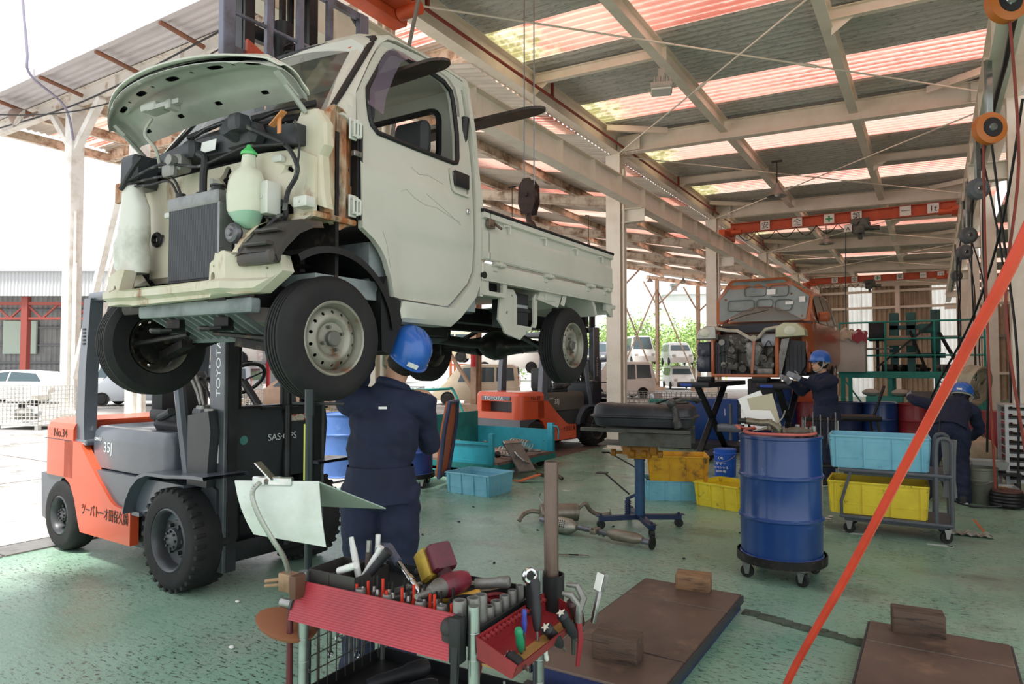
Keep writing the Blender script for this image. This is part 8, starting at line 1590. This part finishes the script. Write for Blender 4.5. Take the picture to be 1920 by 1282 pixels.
t = thing('cable_drum', 'orange cable drum hanging beside the fan stand', 'reel', (.35, 12.4, .82), radians(40)); m = M(); m.t = Matrix.Rotation(pi/2, 4, 'X'); m.rev([(.0, -.05), (.17, -.05), (.17, -.04), (.1, -.04), (.1, .04), (.17, .04), (.17, .05), (0, .05)], 26); m.build('drum', mat('cable_drum_brown', '#8a4a30', .5), t); m = M(); m.torus((0, 0, 0), .12, .03, (0, 1, 0), 24, 8); m.build('coil', BLACK, t); m = M(); m.cyl((0, .0, -.82), (0, 0, -.15), .02, n=8); m.box(-.15, .15, -.15, .15, -.82, -.79); m.build('stand', STEEL, t)
ra = thing('drawer_rack', 'grey steel rack of shallow drawers at the right edge', 'drawer rack', (.92, 10.55, 0), radians(6)); RK = mat('rack_grey_white', '#b9babc', .45, .2, c2='#a5a6a8', sc=4)
for x in (-.2, .2):
    for y in (-.22, .22): m = M(); m.box(x-.018, x+.018, y-.018, y+.018, 0, 1.06); m.build('post', RK, ra)
for i in range(9):
    z = .12+i*.105; m = M(); m.box(-.19, .19, -.22, .2, z, z+.012); m.box(-.19, .19, -.225, -.215, z, z+.04); d = m.build('drawer', RK, ra); m = M(); m.box(-.18, .18, -.20, .18, z+.012, z+.06); m.build('contents', mat('rack_dark', '#3c3e42', .6, c2='#5a5648', sc=12), d)
m = M(); m.box(-.22, .22, -.24, .24, 1.05, 1.07); m.build('top', RK, ra)
for i, (x, y, z, l) in enumerate(((.55, 10.3, .28, 'clear tray of brass fittings on the low shelf by the rack'), (.62, 10.0, .02, 'clear tray with ochre pieces on the floor by the rack'))): t = thing('parts_tray', l, 'tray', (x, y, z), .1); m = M(); m.loft([[(-.17, -.12, 0), (.17, -.12, 0), (.17, .12, 0), (-.17, .12, 0)], [(-.19, -.14, .1), (.19, -.14, .1), (.19, .14, .1), (-.19, .14, .1)], [(-.18, -.13, .1), (.18, -.13, .1), (.18, .13, .1), (-.18, .13, .1)], [(-.16, -.11, .01), (.16, -.11, .01), (.16, .11, .01), (-.16, .11, .01)]]); m.build('shell', mat('clear_tray', '#9a9c98', .3), t); m = M(); [m.ball((random.uniform(-.13, .13), random.uniform(-.09, .09), .06), .025, 7) for _ in range(24)]; o = m.build('fittings', mat('brass_ochre', '#a8853c', .5, .3), t); o['kind'] = 'stuff'
m = M(); m.box(-.45, .35, -.2, .25, .22, .25); [m.box(x-.02, x+.02, y-.02, y+.02, 0, .22) for x in (-.42, .32) for y in (-.17, .22)]; single('low_shelf', m, DARKMET, 'low dark shelf left of the grey drawer rack', 'shelf', (.52, 10.35, 0))
t = thing('cable_reel', 'black cable reel lying on the floor at the right edge', 'reel', (.66, 9.25, 0), 0); m = M(); [m.torus((0, 0, .04+.035*i), .15-.008*(i % 2), .022, n=26, k=7) for i in range(4)]; m.build('coil', BLACK, t); m = M(); m.cyl((0, 0, .0), (0, 0, .2), .07, n=14); m.cyl((0, 0, .17), (0, 0, .19), .14, n=20); m.build('core', mat('reel_core_brown', '#5a3a30', .6), t)
m = M(); m.tube(catmull([(.05, 9.0, .95), (.02, 8.9, .5), (.1, 8.85, .15), (.3, 9.0, .02), (.6, 9.1, .03)], 6), .01, 6); single('floor_cable', m, BLACK, 'black cable trailing from the bending worker to the reel', 'cable', (0, 0, 0))
# worker side trolley by the orange car
t = thing('tool_trolley', 'small dark tool trolley with hanging tools before the worker at the orange car', 'trolley', (-1.22, 9.25, 0), .2)
[M().box(-.2, .2, -.14, .14, z, z+.035, .01).build('shelf', DARKMET, t) for z in (.30, .865)]
for x in (-.19, .19):
    for y in (-.13, .13): m = M(); m.cyl((x, y, .04), (x, y, .88), .012, n=8); m.cyl((x-.015, y, .04), (x+.015, y, .04), .04, n=12); m.build('post', GALVP, t)
for i in range(9): m = M(); x = -.17+i*.042; m.cyl((x, -.15, .55+.02*(i % 4)), (x, -.15, .92+.03*(i % 3)), .008, n=6); m.build('hung_tool', DARKMET if i % 2 else CASTAL, t)
m = M(); m.box(-.3, .3, -.25, .25, .75, .82, .01); [m.bar((x*.25, y*.2, .75), (x*.36, y*.3, 0), .03) for x in (-1, 1) for y in (-1, 1)]; m.bar((.3, .2, .8), (.42, .1, 1.25), .03); single('saw_horse', m, DARKMET, 'dark steel stand behind the worker at the orange car', 'stand', (-1.0, 11.2, 0), .3)
m = M(); m.bar((0, 0, 0), (.02, .3, .95), .025, .02); m.bar((.32, 0, 0), (.30, .3, .95), .025, .02); [m.bar((.0, .05+.25*k/5, .14+.14*k), (.32, .05+.25*k/5, .14+.14*k), .02) for k in range(6)]; single('step_ladder', m, mat('alu_ladder', '#a3a8aa', .4, .6), 'small aluminium ladder leaning in the yard by the pale blue drum', 'ladder', (-7.9, 6.75, -.012), radians(40))
for i, (x, y, z, mt, l) in enumerate(((-2.1, 12.95, .9, mat('box_orange', '#d0572e', .5), 'orange tool case on the red drum behind the worker'), (-2.4, 13.0, .9, mat('can_blue', '#2c4f9a', .5), 'blue can stack behind the raised arm'))): boxthing('tool_case', l, 'case', mt, x, y+.75, .87, .36, .3, .28, .2)
# ================================================================ YARD: CARS, CAGES, TREES, BUILDINGS
def car_colours(): pass
YW = mat('yard_car_white', '#e6e6e2', .35, c2='#d6d5cf', sc=2, coat=.3); YC = mat('yard_car_cream', '#d8cdb4', .4, c2='#c8bca2', sc=2, coat=.3); YB_ = mat('yard_car_dark', '#3f4550', .4); YS = mat('yard_car_silver', '#b3b9bf', .35, .3)
YG = mat('yard_car_glass', '#46565c', .12); LR = mat('tail_lamp_red', '#b5262a', .3); YT = mat('yard_car_tan', '#b3947c', .4, c2='#a3856e', sc=3)
def yard_car(label, x, y, z, rz, mt, L=3.4, Wd=1.48, H=1.7, kind='van', wheels=True):
    """small car, nose along -y in its own frame; tail at +y"""
    t = thing('scrap_car' if z > .1 else 'parked_car', label, 'car', (x, y, z), rz); w = Wd/2; b = lambda n, m, k, p=None, **q: m.build(n, k, p or t, **q)
    if kind == 'van': ys = ((-L/2, .55, .80, .9), (-L/2+.10, .62, .9, .96), (-L/2+.55, .95, .98, 1), (-L/2+1.05, H-.06, .80, 1), (-L/2+1.4, H, .80, 1), (L/2-.25, H, .80, 1), (L/2-.06, H-.12, .82, 1), (L/2, 1.0, .95, .98))
    else: ys = ((-L/2, .5, .85, .9), (-L/2+.15, .68, .9, .97), (-L/2+.95, .86, .98, 1), (-L/2+1.6, H-.04, .72, 1), (-L/2+2.1, H, .72, 1), (L/2-1.05, H-.08, .72, 1), (L/2-.45, .95, .9, 1), (L/2, .78, .88, .95))
    def sec(yy, zt, kr, kb): zb = min(.88, zt-.06); return [(-w*kb*.95, yy, .2), (-w*kb, yy, .42), (-w*kb, yy, zb), (-w*kr, yy, zt-.03), (-w*kr+.08, yy, zt), (w*kr-.08, yy, zt), (w*kr, yy, zt-.03), (w*kb, yy, zb), (w*kb, yy, .42), (w*kb*.95, yy, .2)]
    m = M(); m.loft([sec(*q) for q in ys]); bs_ = b('body_shell', m, mt, sharp=28)
    kr = .80 if kind == 'van' else .72; xf = lambda z, s: s*(w*(1-(1-kr)*(max(z, .88)-.88)/(H-.91))+.006)
    yr = L/2
    if kind == 'van': wins = [[(-yr+1.02, .92), (-yr+1.22, H-.16), (-yr+1.75, H-.14), (-yr+1.75, .92)], [(-yr+1.83, .92), (-yr+1.83, H-.14), (-yr+2.45, H-.14), (-yr+2.45, .92)], [(-yr+2.53, .95), (-yr+2.53, H-.14), (yr-.22, H-.16), (yr-.16, .98)]]
    else: wins = [[(-yr+1.25, .92), (-yr+1.68, H-.12), (-yr+2.15, H-.08), (-yr+2.15, .92)], [(-yr+2.22, .92), (-yr+2.22, H-.08), (yr-1.1, H-.14), (yr-.75, .92)]]
    for s in (-1, 1):
        for P in wins: m = M(); m.loft([[(xf(z_, s), y_, z_) for y_, z_ in P], [(xf(z_, s)+s*.004, y_, z_) for y_, z_ in P]]); b('side_window', m, YG, bs_)
    if kind == 'van':
        m = M(); zt = H-.16; m.add([(-w*.80, yr-.005, 1.02), (w*.80, yr-.005, 1.02), (w*.70, yr-.06, zt), (-w*.70, yr-.06, zt)], [[3, 2, 1, 0]]); m.v = [p+V(0, .012, 0) for p in m.v]; b('rear_window', m, YG, bs_)
        for s in (-1, 1): m = M(); m.box(s*w*.80, s*w*.93, yr-.04, yr+.015, .78, 1.12, .01); b('tail_lamp', m, LR, bs_)
        m = M(); m.box(-.17, .17, yr+.0, yr+.012, .55, .70); b('number_plate', m, WHITEP, bs_); m = M(); m.box(-w*.95, w*.95, yr-.06, yr+.04, .28, .48, .03); b('rear_bumper', m, mt, bs_)
        m = M(); y0 = -yr+.60; m.add([(-w*.84, y0, 1.0), (w*.84, y0, 1.0), (w*.7, -yr+1.05, H-.12), (-w*.7, -yr+1.05, H-.12)], [[0, 1, 2, 3]]); m.v = [p+V(0, -.03, .015) for p in m.v]; b('windshield', m, YG, bs_)
    for s in (-1, 1): m = M(); m.box(s*w*.55, s*w*.88, -yr-.01, -yr+.06, .58, .72, .02); b('headlamp', m, mat('lamp_silver', '#c3c4bd', .25), bs_)
    if wheels:
        for s in (-1, 1):
            for yy in (-yr+.62, yr-.6):
                m = M(); m.t = Matrix.Translation((s*(w+.005), yy, .27)) @ Matrix.Rotation(pi/2, 4, 'Y'); m.rev([(0, -.02), (.16, -.02), (.17, 0), (.24, .005), (.27, -.02), (.27, .02), (.24, .03), (0, .03)] if s < 0 else [(0, .02), (.16, .02), (.17, 0), (.24, -.005), (.27, .02), (.27, -.02), (.24, -.03), (0, -.03)], 20); b('wheel', m, RUBBER)
    return t
D2R = radians
# stacked white vans seen past the first column
CARS = [
 ('white tall van lying on top of the car stack left of the tan post', -16.6, 43.0, 1.62, 32, YW, 'van', 1.9), ('white small van crushed under the tall van', -16.4, 42.6, 0, 34, YW, 'van', 1.6),
 ('white hatch on top of the stack right of the tan post', -14.6, 44.6, 1.55, 30, YW, 'van', 1.55), ('white hatch with dark rear window under the right stack', -14.4, 44.3, 0, 30, YW, 'van', 1.55),
 ('dark van in the stack beside the first white column', -19.6, 43.5, 1.5, 10, YB_, 'van', 1.7), ('white kei car under the dark van', -19.2, 43.2, 0, 16, YW, 'van', 1.6),
 ('cream boxy wagon parked behind the teal cart handle', -15.6, 22.6, 0, -62, YC, 'van', 1.62), ('cream sedan roof stacked beyond the cream wagon', -20.5, 26.5, 1.7, -60, YC, 'van', 1.5), ('white van behind the parked forklift seat', -17.2, 27.5, 1.2, -60, YW, 'van', 1.6),
 ('tan sedan parked beyond the front forklift mast', -16.8, 15.2, 0, -70, YT, 'sedan', 1.4), ('white car shell stacked above the tan sedan', -24.5, 22.5, 1.9, -75, YW, 'van', 1.7),
 ('white sedan parked at the far left edge of the yard', -32.5, 13.6, 0, -62, YW, 'sedan', 1.38), ('white minivan behind the white sedan at the far left', -37.5, 20.2, 0, -62, YW, 'van', 1.75), ('silver wreck stacked by the left canopy column', -26.8, 15.4, 1.5, -40, YS, 'van', 1.5), ('silver wreck at the bottom of the left stack', -26.6, 15.2, 0, -50, YS, 'van', 1.5), ('grey wreck between the canopy columns', -23.0, 15.8, 0, -55, YS, 'van', 1.6), ('pale wreck on top between the canopy columns', -23.2, 16.0, 1.55, -45, YW, 'van', 1.5), ('white pickup cab far behind the parked forklift', -13.0, 30.5, 0, -50, YW, 'van', 1.75)]
for l, x, y, z, a, mt, k, h in CARS: yard_car(l, x, y, z-.012, D2R(a), mt, 3.4 if k == 'van' else 4.4, 1.5 if k == 'van' else 1.68, h, k)
RS = mat('red_rack_steel', '#c23038', .5)
for nm, lb, x, y, a in (('steel_rack', 'red steel storage rack behind the tan sedan', -20.3, 19.0, 25), ('steel_rack', 'rusty orange storage rack by the cream wagon', -19.5, 30.0, 28)):
    t = thing(nm, lb, 'rack', (x, y, -.012), D2R(a)); k = RS if 'red' in lb else mat('rusty_orange_rack', '#b8653f', .6)
    for px_ in (-2.4, 0, 2.4): m = M(); m.box(px_-.06, px_+.06, -.06, .06, 0, 3.0); m.build('upright', k, t); m = M(); m.box(px_-.06, px_+.06, 1.4, 1.52, 0, 3.0); m.build('upright', k, t)
    for z in (1.55, 2.75): m = M(); m.box(-2.5, 2.5, -.05, .05, z, z+.1); m.build('beam', k, t); m = M(); m.box(-2.5, 2.5, 1.4, 1.5, z, z+.1); m.build('beam', k, t)
# mesh cages
def cage(label, x, y, rz, L, Wd, H, mt, fill):
    t = thing('mesh_cage', label, 'cage', (x, y, -.012), D2R(rz)); m = M(); a, b = L/2, Wd/2; n = int(L/.11); k = int(H/.11)
    for i in range(n+1):
        X = -a+L*i/n
        for Y in (-b, b): m.bar((X, Y, .12), (X, Y, H), .012)
    for i in range(int(Wd/.11)+1):
        Y = -b+Wd*i/int(Wd/.11)
        for X in (-a, a): m.bar((X, Y, .12), (X, Y, H), .012)
    for j in range(k+1):
        z = .12+(H-.12)*j/k; 
        for Y in (-b, b): m.bar((-a, Y, z), (a, Y, z), .012)
        for X in (-a, a): m.bar((X, -b, z), (X, b, z), .012)
    o = m.build('wire_mesh', mt, t); o['kind'] = 'stuff'
    m = M(); m.box(-a, a, -b, b, .10, .13); [m.box(X-.05, X+.05, Y-.05, Y+.05, 0, .1) for X in (-a+.1, a-.1) for Y in (-b+.1, b-.1)]; m.build('base', mt, t)
    for i in range(fill): m = M(); s_ = random.uniform(.1, .22); m.cb((random.uniform(-a*.7, a*.7), random.uniform(-b*.6, b*.6), .2+random.uniform(0, H*.75)), (s_*2, s_*1.3, s_), .03, i, Matrix.Rotation(i, 4, 'X')); m.build('scrap_piece', (CASTAL, YS, DARKMET, WHITEST)[i % 4], t)
GW = mat('cage_white', '#d2d2cd', .5); GG = mat('cage_grey', '#9c9d98', .5, .3)
cage('white wire cage of scrap at the left of the canopy column', -19.2, 8.3, 20, 1.4, 1.1, 1.05, GW, 8); cage('white wire cage of scrap right of the canopy column', -16.2, 11.6, 25, 1.6, 1.1, 1.1, GW, 8); cage('wire cage with yellow crates behind the worker', -13.3, 14.4, 30, 2.4, 1.2, .95, GG, 6)
cage('long grey wire cage with teal parts behind the fuel tank', -5.2, 14.9, 4, 2.6, 1.0, .95, GG, 5)
crate('yellow crate lying in the wire cage behind the worker', (-13.5, 14.2, .35), D2R(30), 1.0, .6, .3, CRY)
boxthing('teal_bin', 'teal bin inside the long grey wire cage', 'bin', TG_, -4.9, 14.9, .45, 1.1, .6, .35, .1)
t = thing('fire_extinguisher', 'red fire extinguisher on the tan post behind the worker', 'extinguisher', (-13.1, 18.75, 1.5)); m = M(); m.rev([(0, 0), (.09, 0), (.09, .45), (.04, .52), (0, .53)], 16); m.build('bottle', RS, t); m = M(); m.box(-.03, .06, -.02, .02, .53, .6); m.build('valve', BLACK, t)
m = M(); m.ibeam((-13.2, 19, 0), (-13.2, 19, 6.3), .22, .22, .012); m.box(-13.8, -12.6, 18.5, 19.5, -.01, .25); m.bar((-13.2, 19, .6), (-14.6, 19, 2.4), .1); struct('annex_post', m, GALV)
# trees
LEAF = mat('leaf_bright_green', '#8fae5a', .7, c2='#6f9446', sc=.6, c3='#b5c987', sc3=2, lo3=.5, hi3=.65); BARK = mat('bark', '#6d5a48', .85)
def tree(label, x, y, h, r, seed):
    rg = random.Random(seed); t = thing('broadleaf_tree', label, 'tree', (x, y, -.01), 0, 'trees behind the yard'); m = M(); m.tube([(0, 0, 0), (.1, 0, h*.35), (0, .1, h*.7)], [.22, .16, .06], 8)
    for i in range(6): a = i*1.05; m.tube([(0, 0, h*.35), (r*.4*cos(a), r*.4*sin(a), h*.6), (r*.7*cos(a), r*.7*sin(a), h*.75)], [.09, .06, .03], 6)
    m.build('trunk', BARK, t); vs = []; fs = []
    cl = [(Vector((rg.gauss(0, r*.42), rg.gauss(0, r*.42), h*.62+rg.gauss(0, h*.17))), rg.uniform(.5, 1.0)*r*.42) for _ in range(26)]
    for c, q in cl:
        for _ in range(110):
            d = Vector((rg.gauss(0, 1), rg.gauss(0, 1), rg.gauss(0, 1))).normalized(); p = c+d*q*rg.uniform(.75, 1.05); s_ = rg.uniform(.10, .2); u = Vector((rg.gauss(0, 1), rg.gauss(0, 1), rg.gauss(0, .6))).normalized(); v = u.orthogonal().normalized(); k = len(vs); vs += [p-u*s_, p+v*s_*.5, p+u*s_, p-v*s_*.5]; fs.append([k, k+1, k+2, k+3])
    m = M(); m.add(vs, fs); o = m.build('foliage', LEAF, t, sharp=None); o['kind'] = 'stuff'
for i, (x, y, h, r) in enumerate(((-33, 62, 7.5, 4.2), (-28.5, 66, 6.5, 4), (-25, 68, 6.0, 4), (-21.5, 71, 5.8, 3.8), (-36, 58, 7, 4), (-30, 60, 5, 3.4), (-24, 73, 6, 4))): tree(('tall green tree just right of the first white column', 'green tree behind the tan cross braces', 'green tree behind the tan post with the car stacks', 'low green tree beside the white warehouse', 'tall green tree seen under the truck rear axle', 'small green tree seen above the parked forklift', 'green tree farthest back against the white warehouse')[i], x, y, h, r, i)
# far buildings
FBW = mat('far_white_wall', '#e9eaea', .6, c2='#dfe1e2', sc=.4)
t = thing('far_warehouse', 'plain white warehouse beyond the trees at the right', 'building', (-19.5, 78, 0), D2R(24)); m = M(); m.box(-7, 9, 0, 14, 0, 9.6); m.build('wall', FBW, t); m = M(); m.box(-7.3, 9.3, -.3, 14.3, 9.6, 10.0); m.build('roof_edge', mat('far_roof', '#c9cccd', .6), t)
for x in (-5.6, 5.4): m = M(); m.cyl((x, 4, 10), (x, 4, 11), .35, n=10); m.cyl((x, 4, 11), (x, 4, 11.3), .5, n=10); m.build('roof_vent', CASTAL, t)
fs_ = thing('far_shed', 'grey corrugated shed with red steel frame at the left', 'building', (-52, 33, 0), D2R(31.7)); GS = mat('shed_grey', '#a5a6a6', .7, c2='#8f9191', sc=.5)
for i in range(22): vcorr(-34+2.3*i, -31.7+2.3*i, 0, 8.4, .46, .05).build('wall_sheet', GS, fs_, sharp=None).location = (0, 7, 0)
for i in range(22): vcorr(-34+2.3*i, -31.7+2.3*i, 7.2, 9.2, .3, .04).build('fascia_sheet', mat('shed_fascia', '#c3c5c6', .7), fs_, sharp=None)
for z in (1.8, 3.4, 5.0, 6.6): m = M(); m.box(-34, 16, 6.75, 6.9, z-.08, z+.08); m.build('girt', mat('girt_grey', '#84868a', .6), fs_)
RF = mat('red_frame_steel', '#96483f', .6)
for x in (-21, -13, -5, 3): m = M(); m.box(x-.25, x+.25, .3, .8, 0, 7.2); m.build('red_post', RF, fs_)
for a, b in ((-21, -13), (-13, -5), (-5, 3)):
    m = M(); m.box(a, b, .4, .7, 6.5, 6.75); m.box(a, b, .4, .7, 5.3, 5.5); n = 6
    for i in range(n): x0 = a+(b-a)*i/n; x1 = a+(b-a)*(i+1)/n; m.bar((x0, .55, 5.4 if i % 2 else 6.6), (x1, .55, 6.6 if i % 2 else 5.4), .14)
    m.build('truss', RF, fs_)
m = M(); m.box(-19.3, -16.3, 6.5, 6.7, 2.6, 5.6); m.build('translucent_panel', mat('pale_green_panel', '#ccdccf', .5), fs_)
m = M(); m.box(-35, 17, -.3, 8, 9.2, 9.4); m.build('roof', mat('far_roof', '#c9cccd', .6), fs_)
m = M(); m.tube(catmull([(-21.3, 8.6, 12.5), (-20.9, 8.65, 10.2), (-20.9, 8.75, 9.5), (-20.85, 9.6, 8.9), (-20.9, 9.88, 8.0)], 6), .035, 6); single('drop_cable', m, mat('lilac_cable', '#8a8496', .6), 'lilac grey service cable dropping to the canopy column', 'cable', (0, 0, 0))
m = M(); m.tube(catmull([(-30, 8, 10.2), (-20, 9.6, 8.6), (-12, 10, 9.4)], 8), .02, 5); m.tube(catmull([(-26, 9.8, 9.2), (-20, 9.7, 8.9), (-14, 9.7, 9.3), (-10, 9.7, 9.6)], 8), .025, 5); single('overhead_wire', m, BLACK, 'thin dark wires strung along the high canopy edge', 'cable', (0, 0, 0))
